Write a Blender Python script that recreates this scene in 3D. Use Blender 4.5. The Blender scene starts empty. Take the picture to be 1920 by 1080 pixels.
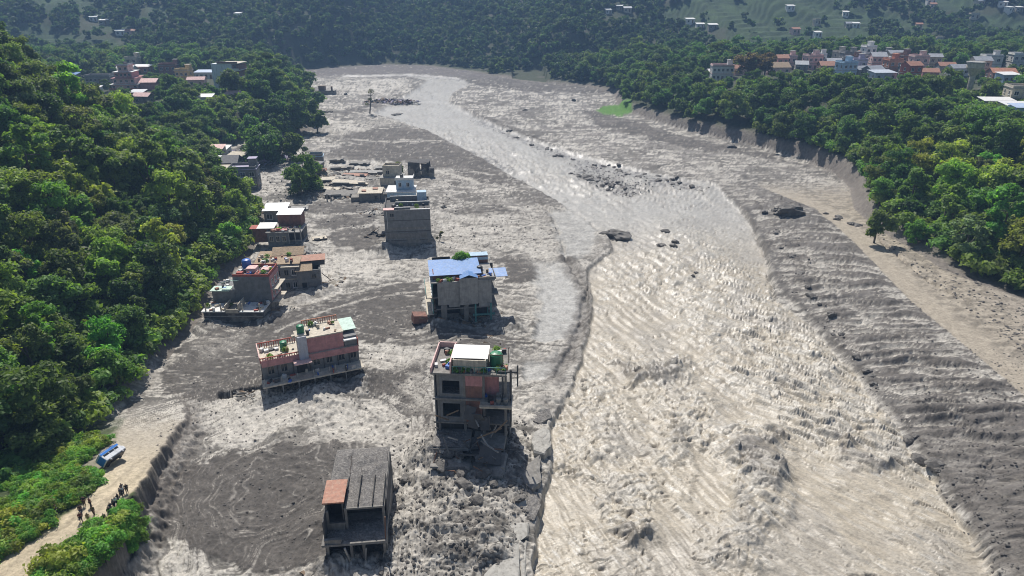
import bpy, math, random
import numpy as np
from mathutils import Vector, Matrix

R = random.Random(7)
NR = np.random.RandomState(5)
scene = bpy.context.scene
COL = scene.collection
rad = math.radians

# ------------------------------------------------------------------ camera
F_PX, TILT, CAM_H = 1300.0, rad(23.7), 51.0
cam_data = bpy.data.cameras.new('camera')
cam = bpy.data.objects.new('camera', cam_data)
COL.objects.link(cam)
cam.location = (0, 0, CAM_H)
cam.rotation_euler = (math.pi / 2 - TILT, 0, 0)
cam_data.sensor_width = 36.0
cam_data.lens = F_PX / 1920 * 36
cam_data.clip_start = 0.5
cam_data.clip_end = 6000
scene.camera = cam

# ------------------------------------------------------------------ light
SUN_EL, SUN_AZ = rad(54), rad(-16)          # azimuth measured from +Y, negative = to the left
world = bpy.data.worlds.new('World')
scene.world = world
world.use_nodes = True
wn = world.node_tree
wn.nodes.clear()
wo = wn.nodes.new('ShaderNodeOutputWorld')
wb = wn.nodes.new('ShaderNodeBackground')
sk = wn.nodes.new('ShaderNodeTexSky')
sk.sky_type = 'NISHITA'
sk.sun_disc = False
sk.sun_elevation = SUN_EL
sk.sun_rotation = SUN_AZ
sk.dust_density = 1.5
wb.inputs['Strength'].default_value = 0.085
wn.links.new(sk.outputs[0], wb.inputs[0])
wn.links.new(wb.outputs[0], wo.inputs[0])
sd = bpy.data.lights.new('sun', 'SUN')
sd.energy = 5.0
sd.angle = rad(0.5)
sd.color = (1.0, 0.955, 0.89)
sun = bpy.data.objects.new('sun', sd)
COL.objects.link(sun)
dirv = Vector((math.sin(SUN_AZ) * math.cos(SUN_EL), math.cos(SUN_AZ) * math.cos(SUN_EL), math.sin(SUN_EL)))
sun.rotation_euler = dirv.to_track_quat('Z', 'Y').to_euler()
sun.location = (0, 0, 300)

vs = scene.view_settings
vs.view_transform = 'Standard'
vs.look = 'None'
vs.exposure = 0.0
vs.gamma = 1.0
vs.use_curve_mapping = False
scene.render.engine = 'CYCLES'
scene.cycles.volume_bounces = 0
scene.cycles.max_bounces = 6
scene.cycles.diffuse_bounces = 2
scene.cycles.transmission_bounces = 2
scene.cycles.use_denoising = True
scene.cycles.filter_width = 1.0
scene.cycles.volume_step_rate = 4.0

# ------------------------------------------------------------------ photo pixel <-> world
CT, ST = math.cos(TILT), math.sin(TILT)


def G(u, v, z=0.0):
    """world point where the ray of photo pixel (u, v) meets height z"""
    a = (u - 960) / F_PX
    b = (v - 540) / F_PX
    t = (CAM_H - z) / (ST + b * CT)
    return np.array((a * t, (CT - b * ST) * t))


def ray(u, v):
    a = (u - 960) / F_PX
    b = (v - 540) / F_PX
    return np.array((a, CT - b * ST, -(ST + b * CT)))


def project(x, y, z=0.0):
    d = z - CAM_H
    dep = y * CT - d * ST
    up = y * ST + d * CT
    return 960 + F_PX * x / dep, 540 - F_PX * up / dep


def GP(pts, z=0.0):
    return np.array([G(u, v, z) for u, v in pts])


# ------------------------------------------------------------------ noise
_P = NR.permutation(65536).astype(np.int64)


def _h(ix, iy):
    return _P[(_P[ix & 65535] + iy) & 65535]


def noise(x, y, seed=0):
    x = np.asarray(x, float) + seed * 37.31
    y = np.asarray(y, float) - seed * 19.77
    ix = np.floor(x).astype(np.int64)
    iy = np.floor(y).astype(np.int64)
    fx, fy = x - ix, y - iy
    ux = fx * fx * fx * (fx * (fx * 6 - 15) + 10)
    uy = fy * fy * fy * (fy * (fy * 6 - 15) + 10)
    out = 0
    for dx, dy, w in ((0, 0, (1 - ux) * (1 - uy)), (1, 0, ux * (1 - uy)), (0, 1, (1 - ux) * uy), (1, 1, ux * uy)):
        a = _h(ix + dx, iy + dy) * (2 * math.pi / 65536)
        out = out + w * (np.cos(a) * (fx - dx) + np.sin(a) * (fy - dy))
    return out * 1.5


def fbm(x, y, o=4, seed=0, g=0.5):
    s, a, n = 0, 1.0, 0
    for i in range(o):
        s = s + a * noise(x * 2.03 ** i, y * 2.03 ** i, seed + i)
        n += a
        a *= g
    return s / n


def ridged(x, y, o=3, seed=0, g=0.55):
    s, a, n = 0, 1.0, 0
    for i in range(o):
        s = s + a * (1 - np.abs(noise(x * 2.07 ** i, y * 2.07 ** i, seed + i)) * 2)
        n += a
        a *= g
    return s / n


def sstep(a, b, x):
    t = np.clip((x - a) / (b - a), 0, 1)
    return t * t * (3 - 2 * t)


def mix(a, b, t):
    return a * (1 - t) + b * t


def seg_dist(x, y, pts, closed=False):
    """distance to a polyline, with the running length and the side (+ = left of it)"""
    pts = np.asarray(pts, float)
    n = len(pts)
    best = np.full(np.shape(x), 1e18)
    along = np.zeros(np.shape(x))
    side = np.zeros(np.shape(x))
    L = 0.0
    for i in range(n if closed else n - 1):
        p, q = pts[i], pts[(i + 1) % n]
        d = q - p
        l2 = float(d @ d)
        ln = math.sqrt(l2)
        wx, wy = x - p[0], y - p[1]
        t = np.clip((wx * d[0] + wy * d[1]) / l2, 0, 1)
        ex, ey = wx - t * d[0], wy - t * d[1]
        dd = ex * ex + ey * ey
        m = dd < best
        best = np.where(m, dd, best)
        along = np.where(m, L + t * ln, along)
        side = np.where(m, np.sign(d[0] * wy - d[1] * wx), side)
        L += ln
    return np.sqrt(best), along, side


def inside(x, y, pts):
    pts = np.asarray(pts, float)
    c = np.zeros(np.shape(x), bool)
    n = len(pts)
    for i in range(n):
        x1, y1 = pts[i]
        x2, y2 = pts[(i + 1) % n]
        if y1 == y2:
            continue
        m = ((y1 > y) != (y2 > y)) & (x < (x2 - x1) * (y - y1) / (y2 - y1) + x1)
        c ^= m
    return c


def sdf(x, y, pts):
    """signed distance, positive inside"""
    d, _, _ = seg_dist(x, y, pts, True)
    return np.where(inside(x, y, pts), d, -d)


def pmask(u, v, pts, soft=6.0, warp=None):
    """soft mask of a polygon given on the map (photo pixel coordinates of the ground plane)"""
    if warp is not None:
        u, v = u + warp[0], v + warp[1]
    pts = np.asarray(pts, float)
    out = np.zeros(np.shape(u))
    m = (u > pts[:, 0].min() - 3 * soft) & (u < pts[:, 0].max() + 3 * soft) & (v > pts[:, 1].min() - 3 * soft) & (v < pts[:, 1].max() + 3 * soft)
    if m.any():
        # rows are foreshortened: measure with v stretched
        p2 = pts * np.array((1, 2.0))
        out[m] = sstep(-soft, soft, sdf(u[m], v[m] * 2.0, p2))
    return out


# ------------------------------------------------------------------ plan of the valley
# edge of the flat valley floor, photo pixels of points on the plane z = 0
LEFT_FOOT_W = np.array([(-47.5, 5), (-47.5, 52), (-46.5, 66), (-48, 76), (-50, 84)])
LEFT_FOOT = np.vstack([LEFT_FOOT_W, GP([(300, 690), (350, 635), (382, 600), (398, 545), (468, 488), (497, 428), (500, 398), (462, 352)])])
LEFT_FAR = GP([(462, 352), (425, 318), (418, 285), (440, 272), (470, 268), (540, 262), (588, 245), (600, 215), (588, 180), (560, 152), (540, 136)])
FAR_EDGE = GP([(540, 136), (640, 127), (720, 122), (800, 124), (880, 134), (960, 150), (1050, 160), (1100, 164), (1150, 176)])
RIGHT_FOOT = np.vstack([GP([(1150, 176), (1160, 205), (1250, 236), (1400, 272), (1500, 298), (1560, 325), (1592, 352), (1600, 400), (1640, 440), (1700, 478), (1765, 525), (1925, 590)]), np.array([(104, 95), (100, 60), (96, 5)])])
FLOOR = np.vstack([LEFT_FOOT[:-1], LEFT_FAR[:-1], FAR_EDGE[:-1], RIGHT_FOOT])

SCARP = np.array([(-35.0, 5), (-35.0, 38), (-35.6, 47), (-37.0, 54), (-38.3, 59), (-39.3, 66), (-40.6, 72), (-43.0, 77), (-47.0, 82), (-50, 86)])
TERR = np.array([(0, 5.0), (54, 5.0), (60, 4.0), (66, 2.8), (72, 1.5), (77, 0.7), (83, 0.15), (90, 0.0)])
ROAD_L = GP([(-200, 1180), (0, 1050), (60, 1012), (100, 985), (141, 950), (179, 918)], 5.0)
ROAD_L = np.vstack([ROAD_L, GP([(196, 880)], 4.4), GP([(203, 850)], 3.8), np.array([(-46.6, 68), (-48.5, 74), (-52, 84)])])
ROAD_R = GP([(20, 1200), (75, 1085), (137, 1023), (167, 999), (194, 975), (218, 950), (243, 925)], 5.0)
ROAD_R = np.vstack([ROAD_R, np.array([(-36, 60), (-30, 66), (-20, 84)])])


def hill_height(x, y):
    """large landforms around the flat floor"""
    x = np.asarray(x, float)
    y = np.asarray(y, float)
    z = np.zeros(np.shape(x))
    inn = inside(x, y, FLOOR)
    # left spur
    d, _, _ = seg_dist(x, y, LEFT_FOOT)
    left_zone = (~inn) & (x < 0) & (y < 480)
    crest_y = 161 + 0.25 * np.clip(-60 - x, -10, 80)
    slope = 0.60 * np.clip(d - 0.5, 0, None) + 0.0018 * d * d
    slope = slope + 2.0 * fbm(x / 22, y / 22, 3, 3) * sstep(3, 20, d)
    slope = np.minimum(slope, 75)
    behind = np.clip(y - crest_y, 0, None)
    hl = np.clip(slope - 0.9 * behind - 0.004 * behind ** 2, 0, None)
    # far-left plateau
    d2, _, _ = seg_dist(x, y, LEFT_FAR)
    de, _, _ = seg_dist(x, y, FLOOR, True)
    d2 = np.minimum(d2, de)
    pl = np.minimum(0.55 * d2, 10 + 1.2 * fbm(x / 30, y / 30, 2, 9))
    pl = pl * sstep(172, 215, y - 0.15 * (-75 - x)) * sstep(478, 400, y)
    z = np.where(left_zone, np.maximum(hl, pl), z)
    # right bank and plateau
    d3, _, _ = seg_dist(x, y, RIGHT_FOOT)
    d3 = np.minimum(d3, de)
    rz = (~inn) & (x > 20) & (y < 500)
    bank_h = np.interp(y, [0, 110, 150, 200, 330, 420], [1.0, 1.5, 3.5, 4.5, 2.5, 0.5])
    bank = bank_h * sstep(0, 3.0, d3)
    hr = bank + np.minimum(0.27 * np.clip(d3 - 3, 0, None), 11.5) + 1.5 * fbm(x / 25, y / 25, 2, 17) * sstep(5, 25, d3)
    hr = hr + 0.02 * np.clip(d3 - 60, 0, None)
    hr = hr * sstep(495, 400, y)
    z = np.where(rz, hr, z)
    # far hills
    yf = 440 + 0.0 * x
    yf = np.where(x < -95, 400, yf)
    yf = np.interp(x, [-600, -170, -120, -90, 0, 60, 95, 160, 600], [385, 385, 410, 470, 470, 425, 390, 380, 380])
    d4 = np.clip(y - yf - 14 * fbm(x / 60, y / 90, 3, 23), 0, None)
    ridge = 1 + 0.55 * fbm(x / 75 + 0.3 * y / 75, y / 160, 3, 31)
    hf = (0.27 * d4 + 0.0007 * d4 * d4) * ridge
    # nearer spur that comes down from the upper right to the valley head
    sp = GP([(980, 152)], 0)[0]
    ds, al, _ = seg_dist(x, y, [(sp[0], sp[1]), (sp[0] + 45, sp[1] + 90), (sp[0] + 120, sp[1] + 230)])
    hf = hf + np.clip(16 * np.exp(-(ds / 34) ** 2) * sstep(0, 70, al), 0, None) * sstep(0, 30, d4)
    # terraced fields
    tz = 2.6
    q = hf / tz
    terr = (np.floor(q) + sstep(0.72, 1.0, q - np.floor(q))) * tz
    fields = field_mask(x, y)
    hf = mix(hf, terr, fields)
    hf = 125 * (1 - np.exp(-hf / 125)) * sstep(0, 30, seg_dist(x, y, FLOOR, True)[0])
    z = np.maximum(z, np.where(inn, 0, hf))
    return z


def field_mask(x, y):
    n = fbm(x / 55, y / 45, 3, 41)
    u, v = x / np.maximum(y, 1), y
    a = np.exp(-((u - 0.36) / 0.13) ** 2) * 0.9 + np.exp(-((u + 0.60) / 0.10) ** 2) * 0.45 + np.exp(-((u - 0.62) / 0.1) ** 2) * 0.5
    return sstep(0.12, 0.30, a - 0.20 + 0.8 * n) * sstep(388, 400, y)


# ------------------------------------------------------------------ the flood plain, mapped in photo pixels of the plane
RIVER = [(1005, 1400), (1000, 1080), (1010, 960), (1032, 880), (1030, 800), (1070, 730), (1100, 640), (1112, 560), (1100, 505), (1150, 470), (1140, 440), (1040, 372), (960, 330),
         (880, 285), (800, 245), (735, 222), (700, 212), (740, 190), (780, 168), (800, 150), (760, 142), (640, 145), (640, 142), (770, 139), (860, 146), (880, 158), (850, 172), (840, 190), (900, 222),
         (1000, 262), (1120, 300), (1240, 328), (1340, 345), (1395, 400), (1432, 470), (1450, 560), (1530, 620), (1600, 700), (1700, 830), (1800, 970), (1880, 1085), (2080, 1400)]
RIVER_RIGHT = GP([(2080, 1400), (1880, 1085), (1800, 970), (1700, 830), (1600, 700), (1530, 620), (1450, 540), (1432, 470), (1395, 400), (1340, 345)])
BENCH = GP([(2300, 1400), (2120, 1080), (1935, 800), (1850, 720), (1700, 585), (1600, 470), (1530, 400), (1420, 350)])
RIVER_MID = GP([(1480, 1400), (1430, 1080), (1400, 860), (1350, 700), (1290, 540), (1260, 440), (1190, 380), (1050, 315), (930, 260), (800, 195)])
BARS = [
    ([(606, 288), (640, 275), (720, 267), (850, 270), (930, 295), (985, 322), (900, 322), (800, 312), (740, 303), (680, 300)], 1.0),
    ([(620, 262), (690, 245), (750, 238), (810, 248), (880, 275), (830, 266), (760, 262), (700, 270)], 1.0),
    ([(560, 395), (600, 382), (690, 377), (700, 396), (650, 404), (585, 402)], 0.9),
    ([(585, 418), (625, 405), (695, 402), (705, 412), (690, 424), (640, 431), (600, 430)], 0.9),
    ([(612, 440), (650, 430), (700, 427), (718, 450), (700, 474), (650, 470), (622, 458)], 0.9),
    ([(300, 740), (318, 690), (340, 650), (400, 618), (500, 612), (560, 585), (640, 560), (700, 538), (790, 522), (805, 560), (800, 600), (780, 625), (760, 640), (700, 650), (680, 642), (600, 640), (520, 680), (500, 742), (380, 755)], 0.75),
    ([(672, 712), (740, 680), (800, 668), (808, 720), (815, 800), (760, 770), (700, 740)], 0.8),
    ([(290, 985), (300, 930), (335, 885), (410, 852), (520, 835), (600, 836), (700, 828), (712, 900), (710, 1050), (600, 1062), (520, 1080), (440, 1066), (390, 1040), (320, 1010)], 0.9),
    ([(925, 483), (980, 478), (1025, 490), (1010, 520), (985, 538), (955, 528)], 0.95),
    ([(815, 322), (900, 315), (1000, 335), (1010, 352), (900, 350), (830, 345)], 0.5),
    ([(820, 392), (920, 386), (1010, 395), (960, 408), (850, 410)], 0.55),
    ([(800, 455), (860, 440), (960, 430), (1040, 445), (1040, 460), (900, 468)], 0.45),
    ([(700, 640), (800, 622), (960, 625), (1000, 640), (940, 668), (790, 668)], 0.55),
    ([(1090, 204), (1170, 222), (1300, 262), (1440, 288), (1560, 330), (1440, 300), (1300, 282), (1200, 258), (1120, 240)], 0.8),
    ([(640, 205), (700, 190), (760, 180), (700, 205), (640, 222)], 0.6),
    ([(880, 210), (960, 238), (1080, 290), (1200, 318), (1335, 352), (1300, 362), (1180, 335), (1070, 305), (960, 262), (880, 225)], 0.85),
    ([(1060, 305), (1120, 310), (1190, 345), (1230, 352), (1180, 372), (1120, 362), (1080, 338)], 0.9),
    ([(545, 118), (800, 114), (1130, 140), (1150, 175), (1000, 174), (900, 160), (840, 148), (700, 141), (600, 143), (545, 148)], 1.0),
    ([(545, 150), (640, 150), (700, 170), (640, 196), (600, 200)], 0.2),
    ([(770, 1000), (850, 975), (930, 960), (935, 1075), (850, 1080), (780, 1045)], 0.5),
    ([(430, 278), (520, 262), (560, 300), (520, 318), (460, 318)], 0.6),
]
TURB = [
    ([(1230, 415), (1300, 430), (1420, 520), (1560, 640), (1700, 800), (1760, 900), (1600, 860), (1470, 780), (1330, 700), (1260, 560), (1225, 480)], 1.0),
    ([(1130, 480), (1240, 450), (1260, 540), (1180, 560)], 0.55),
    ([(1150, 670), (1290, 660), (1300, 710), (1180, 720)], 0.9),
    ([(1330, 790), (1470, 790), (1480, 920), (1420, 1060), (1360, 1040), (1380, 940)], 1.0),
    ([(1040, 720), (1140, 690), (1180, 790), (1120, 900), (1030, 880)], 0.5),
    ([(1140, 880), (1230, 900), (1230, 1010), (1150, 1000)], 0.7),
    ([(740, 230), (900, 250), (1080, 320), (1330, 345), (1330, 372), (1130, 372), (960, 325)], 0.8),
    ([(1230, 720), (1330, 720), (1350, 830), (1250, 860)], 0.6),
]
DARKBOIL = [
    ([(1370, 850), (1410, 820), (1470, 800), (1475, 850), (1455, 915), (1400, 905)], 0.8),
    ([(1150, 672), (1210, 690), (1290, 675), (1275, 700), (1190, 712)], 0.8),
    ([(1150, 985), (1190, 975), (1200, 1005), (1160, 1012)], 0.8),
    ([(1560, 815), (1620, 850), (1690, 872), (1640, 880), (1580, 850)], 0.75),
    ([(1380, 900), (1410, 950), (1390, 990), (1370, 960)], 0.5),
    ([(1250, 800), (1290, 800), (1290, 840), (1260, 840)], 0.6),
]
SLAB_AREA = [
    ([(1000, 490), (1050, 490), (1098, 560), (1080, 620), (1050, 640), (1000, 640), (1010, 560)], 1.0),
    ([(975, 690), (1050, 660), (1050, 705), (1000, 720)], 0.8),
    ([(1030, 400), (1100, 380), (1120, 430), (1100, 480), (1060, 480)], 0.8),
    ([(905, 290), (1010, 330), (1075, 345), (1050, 355), (960, 330)], 0.8),
]
PALES = [
    ([(560, 425), (600, 435), (640, 480), (720, 485), (800, 480), (930, 500), (790, 515), (700, 530), (620, 550), (600, 500)], 1.0),
    ([(820, 405), (1000, 400), (1050, 440), (1040, 520), (960, 475), (820, 475)], 0.7),
    ([(380, 805), (500, 765), (640, 745), (720, 780), (800, 830), (800, 900), (740, 900), (690, 840), (560, 800), (420, 850)], 0.85),
    ([(225, 1090), (262, 930), (300, 1000), (400, 1062), (440, 1100)], 0.85),
    ([(690, 662), (800, 655), (812, 690), (760, 690), (690, 700)], 0.9),
    ([(742, 725), (800, 700), (802, 780), (765, 765)], 0.8),
    ([(600, 300), (720, 312), (650, 345), (600, 340)], 0.7),
    ([(600, 148), (760, 150), (780, 175), (620, 180)], 0.7),
    ([(725, 900), (900, 890), (950, 950), (930, 1000), (760, 1000), (720, 1090), (840, 1090)], 0.6),
    ([(600, 232), (760, 225), (720, 236), (620, 258)], 0.7),
    ([(380, 640), (500, 612), (440, 660), (360, 690)], 0.4),
]
PALE_LINES = [([(495, 610), (560, 577), (640, 553), (720, 537), (800, 520)], 0.7), ([(520, 625), (600, 590), (700, 560), (790, 548)], 0.35), ([(680, 690), (740, 660), (800, 652)], 0.8),
              ([(600, 300), (700, 306), (800, 318), (900, 345)], 1.2), ([(640, 262), (740, 268), (860, 262)], 0.9), ([(560, 408), (640, 404), (700, 400)], 0.8), ([(700, 770), (780, 830), (790, 900)], 0.5)]
GREENFIELD = [(1118, 208), (1132, 200), (1152, 197), (1180, 199), (1186, 212), (1164, 219), (1146, 216), (1130, 215)]
CRACKS = [
    ([(1000, 372), (1035, 400), (1050, 440), (1062, 486)], 0.35, 0.5),
    ([(1062, 486), (1085, 520), (1100, 545), (1095, 590), (1080, 640), (1060, 680), (1040, 712)], 0.9, 0.55),
    ([(1330, 345), (1395, 402), (1432, 470), (1448, 560)], 0.9, 0.9),
    ([(1640, 455), (1690, 505), (1735, 545), (1790, 580)], 0.35, 0.6),
    ([(420, 741), (500, 735)], 0.7, 1.3),
    ([(960, 262), (1080, 300), (1150, 330)], 0.4, 0.6),
    ([(1100, 560), (1110, 500), (1150, 470)], 0.5, 0.5),
]
MOUNDS = [  # photo pixel, radius m, height m
    (590, 745, 4, 0.8), (690, 715, 3, 0.9), (500, 745, 2.5, 0.7), (390, 612, 3, .8), (500, 600, 3, .7), (820, 615, 3, .9), (950, 610, 3, 1.0), (715, 472, 2.5, .8), (810, 470, 3, .7), (560, 555, 3, .8), (610, 548, 2.5, .8), (570, 468, 3, .9), (810, 870, 3, 1.1), (955, 880, 3, 1.0), (735, 1000, 2.5, .8), (600, 1000, 2, .8),
    (850, 905, 5.0, 1.3), (800, 860, 3, 0.9), (905, 1030, 4.5, 1.5), (800, 1020, 5, 0.9), (625, 1062, 2.2, 1.0),
    (700, 430, 3, 0.7), (880, 660, 4, 0.8), (1000, 760, 4, 0.7), (960, 940, 3.5, 0.8), (730, 470, 3, 0.6), (700, 345, 5, 1.0), (650, 340, 6, 1.0), (540, 470, 4, 0.6), (600, 530, 3, 0.5),
]
DARK_ALB = np.array((0.112, 0.101, 0.090))
MUD_ALB = np.array((0.390, 0.362, 0.320))
SILT_ALB = np.array((0.500, 0.468, 0.412))
RIVER_ALB = np.array((0.420, 0.370, 0.290))
SMOOTH_ALB = np.array((0.390, 0.380, 0.355))
TAN_ALB = np.array((0.350, 0.305, 0.240))
ROAD_ALB = np.array((0.500, 0.420, 0.295))
BROWN_ALB = np.array((0.170, 0.150, 0.130))
SOIL_ALB = np.array((0.050, 0.060, 0.030))


def full_terrain(x, y, want_color=True):
    """height, albedo, gloss (0..1 wetness) and region for arrays of points"""
    shp = x.shape
    z = hill_height(x, y)
    u, v = project(x, y, 0.0)
    near = (y > 3)
    v = np.where(near, v, 3000)
    w1 = fbm(x / 5, y / 5, 3, 51)
    w2 = fbm(x / 5, y / 5, 3, 52)
    pxm = np.clip((v + 30) * CT / CAM_H, 1, 30)          # photo pixels per metre here
    warp = (w1 * pxm * 2.2, w2 * pxm * 1.3)
    inn = inside(x, y, FLOOR)
    dl, _, _ = seg_dist(x, y, SCARP)
    left_of = x < np.interp(y, SCARP[:, 1], SCARP[:, 0])
    scarp_x = np.interp(y, SCARP[:, 1], SCARP[:, 0]) + 0.7 * fbm(y / 5, x / 5, 2, 77) + 0.55 * fbm(x / 1.1, y / 1.1, 3, 78)
    tz = np.interp(y, TERR[:, 0], TERR[:, 1])
    terr = (0.62 * sstep(0.30, -0.35, x - scarp_x) + 0.38 * sstep(2.6, 0.2, x - scarp_x + 0.8 * fbm(x / 1.6, y / 1.6, 3, 80))) * (tz + 0.10 * fbm(x / 3, y / 3, 3, 79))
    on_terr = (x < scarp_x) & (y < 90)
    # ---------------- masks on the plain
    bars = np.zeros(shp)
    wf = fbm(x / 1.1, y / 1.1, 3, 53)
    wfb = fbm(x / 4.0, y / 1.2, 3, 54)
    warpb = (warp[0] + wf * pxm * 1.2 + wfb * pxm * 1.5, warp[1] + wf * pxm * 0.5)
    for p, s in BARS:
        bars = np.maximum(bars, s * pmask(u, v, p, 12, warpb))
    river = pmask(u, v, RIVER, 3.5, (warp[0] * 0.35, warp[1] * 0.35)) * inn
    turb = np.zeros(shp)
    for p, s in TURB:
        turb = np.maximum(turb, s * pmask(u, v, p, 40, warp))
    boil = np.zeros(shp)
    for p, s in DARKBOIL:
        boil = np.maximum(boil, s * pmask(u, v, p, 14, warp))
    smooth = np.zeros(shp)
    for p, s in SLAB_AREA:
        smooth = np.maximum(smooth, s * pmask(u, v, p, 8, warp))
    dr, ar, sr = seg_dist(x, y, RIVER_RIGHT)
    db, ab, sb = seg_dist(x, y, BENCH)
    right_of_river = (sr < 0) & (u > 1330)
    right_of_bench = (sb < 0) & (u > 1420)
    wf_ = fbm(x / 0.9, y / 0.9, 2, 58)
    # ---------------- river surface
    dm, am, sm = seg_dist(x, y, RIVER_MID)
    tm = dm * sm
    wx = x + 1.1 * fbm(x / 3.2, y / 3.2, 2, 61)
    wy = y + 1.1 * fbm(x / 3.2, y / 3.2, 2, 62)
    # standing crests: steep on the side towards the viewer, lines bending away from the mid ridge
    def waves(ang, lx, ly, sd):
        ca, sa = math.cos(ang), math.sin(ang)
        p_, q_ = wx * ca + wy * sa, -wx * sa + wy * ca
        h0 = ridged(p_ / lx, q_ / ly, 2, sd)
        return 1.0 - ridged(p_ / lx, (q_ + 0.42 * h0) / ly, 3, sd, 0.55)
    side_w = sstep(-5, 7, -tm)
    rip = mix(waves(0.42, 3.6, 1.05, 63), waves(-0.85, 6.5, 1.0, 64), side_w)

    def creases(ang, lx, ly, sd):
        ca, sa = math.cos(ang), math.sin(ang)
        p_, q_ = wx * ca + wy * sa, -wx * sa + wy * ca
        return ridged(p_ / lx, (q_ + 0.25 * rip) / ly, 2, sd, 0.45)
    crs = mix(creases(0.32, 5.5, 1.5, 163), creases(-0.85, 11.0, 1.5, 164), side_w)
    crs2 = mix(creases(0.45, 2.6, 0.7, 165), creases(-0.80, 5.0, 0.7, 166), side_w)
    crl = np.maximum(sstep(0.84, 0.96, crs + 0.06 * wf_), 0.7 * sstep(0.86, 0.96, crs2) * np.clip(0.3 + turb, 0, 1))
    rope = mix(fbm((x * 0.92 + y * 0.39) / 1.0, (-x * 0.39 + y * 0.92) / 6, 3, 191), fbm((x * 0.66 + y * 0.75) / 0.8, (-x * 0.75 + y * 0.66) / 9, 3, 192), side_w)
    def rolls(ang, L, lp, sd, dec=2.6):
        """roll waves and ropy folds: an abrupt front towards the viewer, a long back"""
        ca, sa = math.cos(ang), math.sin(ang)
        p_, q_ = wx * ca + wy * sa, -wx * sa + wy * ca
        ph = q_ / L + 1.5 * fbm(p_ / lp, q_ / (lp * 0.6), 3, sd) + 0.16 * fbm(p_ / 1.6, q_ / 1.2, 2, sd + 7)
        k = np.floor(ph)
        f = ph - k
        a_ = sstep(-0.15, 0.45, noise(p_ / (lp * 0.35) + k * 3.7, k * 1.3 + 0 * q_, sd + 3))
        return a_ * np.exp(-f * dec) * sstep(0, 0.05, f)
    r1 = mix(rolls(0.40, 2.3, 5.0, 171), rolls(-0.80, 2.2, 9.0, 172), side_w)
    r2 = mix(rolls(0.30, 0.95, 2.6, 173), rolls(-0.75, 0.9, 5.0, 174), side_w)
    big = mix(waves(0.35, 6.5, 3.4, 69), waves(-0.6, 8.0, 3.2, 70), side_w)
    fine = 1 - ridged(wx / 0.8, (wy + 0.1 * rip) / 0.40, 2, 65)
    calm = sstep(0.0, 0.30, fbm(wx / 8, wy / 11, 3, 66) - 0.5 * turb + 0.05)
    act = np.clip(1 - 0.85 * calm, 0.1, 1)
    amp = (0.07 + 0.20 * turb) * act
    streak = fbm((x * 0.80 + y * 0.6) / 0.8, (-x * 0.6 + y * 0.8) / 8.5, 3, 67)
    strk = sstep(1250, 1480, u) * (1 - 0.7 * turb)
    boil_r = boil * (0.5 + 0.9 * big)
    river_z = -0.75 + (0.30 + 0.45 * turb) * rope + (0.14 + 0.40 * turb) * np.clip(act + 0.25, 0, 1) * r1 + (0.09 + 0.16 * turb) * np.clip(act + 0.1, 0, 1) * r2 + 0.25 * boil * r1 - 0.42 * crl * np.clip(act + 0.3 * turb - 0.05, 0, 1) + amp * rip * 1.25 + (0.12 + 0.40 * turb) * act * big + 0.045 * fine * act + 0.26 * streak * strk + 0.55 * boil + 0.4 * turb + 0.35 * fbm(x / 12, y / 12, 2, 68)
    # ---------------- mud flats
    lum = fbm(wx / 7, wy / 7, 4, 71)
    cxf, cyf = G(560, 930)
    ang = np.arctan2(y - cyf, x - cxf)
    rad_ = np.hypot(x - cxf, (y - cyf))
    near_l = sstep(30, 18, rad_) * sstep(-8, -13, x)
    psi = mix(y + 9.0 * fbm(x / 24, y / 17, 3, 121) + 0.05 * x, rad_ * 0.8 + 10.0 * fbm(x / 12, y / 12, 3, 122), near_l)
    flow = fbm(psi / 1.15, x / 11 + y / 25, 4, 123, 0.62)
    flowf = fbm(psi / 0.36, x / 4 + y / 12, 3, 124, 0.6)
    lobes = 1 - ridged(wx / 3.1, (wy + 0.4 * flow) / 2.3, 3, 72)
    chunks = 1 - ridged(x / 0.95 + w1, (y + 0.25 * lobes) / 0.95 + w2, 3, 73)
    threads = ridged(wx / 4.2 + 1.2 * w1, wy / 1.1 + 1.2 * w2, 2, 107)
    layered = fbm(wx / 11, wy / 1.5, 3, 74)
    farw = sstep(560, 360, v)
    rough = np.clip(0.35 + 1.0 * fbm(x / 9, y / 9, 2, 75), 0.1, 1)
    rough = rough * (1 - 0.75 * bars) * (1 - 0.9 * smooth)
    debris = pmask(u, v, [(690, 850), (820, 850), (990, 780), (1010, 960), (940, 1100), (700, 1100), (720, 950)], 60, warp)
    rough = np.maximum(rough, debris * 0.52)
    mud_z = 0.30 * lum + 0.20 * flow + 0.06 * flowf + (0.34 * lobes + 0.17 * chunks) * rough * 1.5 + 0.30 * layered * farw + 0.045 * chunks
    mr1 = rolls(0.15, 1.7, 4.0, 181)
    mr2 = rolls(-0.2, 0.8, 2.2, 182)
    mud_z = mud_z + (0.14 + 0.14 * debris) * mr1 * (1 - 0.7 * bars) * (1 - smooth) + (0.07 + 0.13 * debris) * mr2 * (1 - smooth)
    mud_z = mud_z + bars * (0.28 + 0.05 * fbm(x / 0.5, y / 0.5, 2, 76)) - 0.28 * smooth
    for mu, mv, mr, mh in MOUNDS:
        gx, gy = G(mu, mv)
        mud_z = mud_z + mh * np.exp(-((x - gx) ** 2 + (y - gy) ** 2) / mr ** 2 * 1.2) * (1 + 0.35 * lobes)
    # ---------------- right bank: slope with rills, then a bench with a dirt track
    wfrac = dr / np.maximum(dr + db, 0.1)
    benchh = np.interp(y, [0, 60, 90, 130, 165, 190], [3.0, 2.8, 2.4, 1.7, 0.8, 0.1])
    bank_zone = right_of_river & ~right_of_bench
    wob = fbm(x / 6, y / 6, 3, 81) * 1.5
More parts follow.
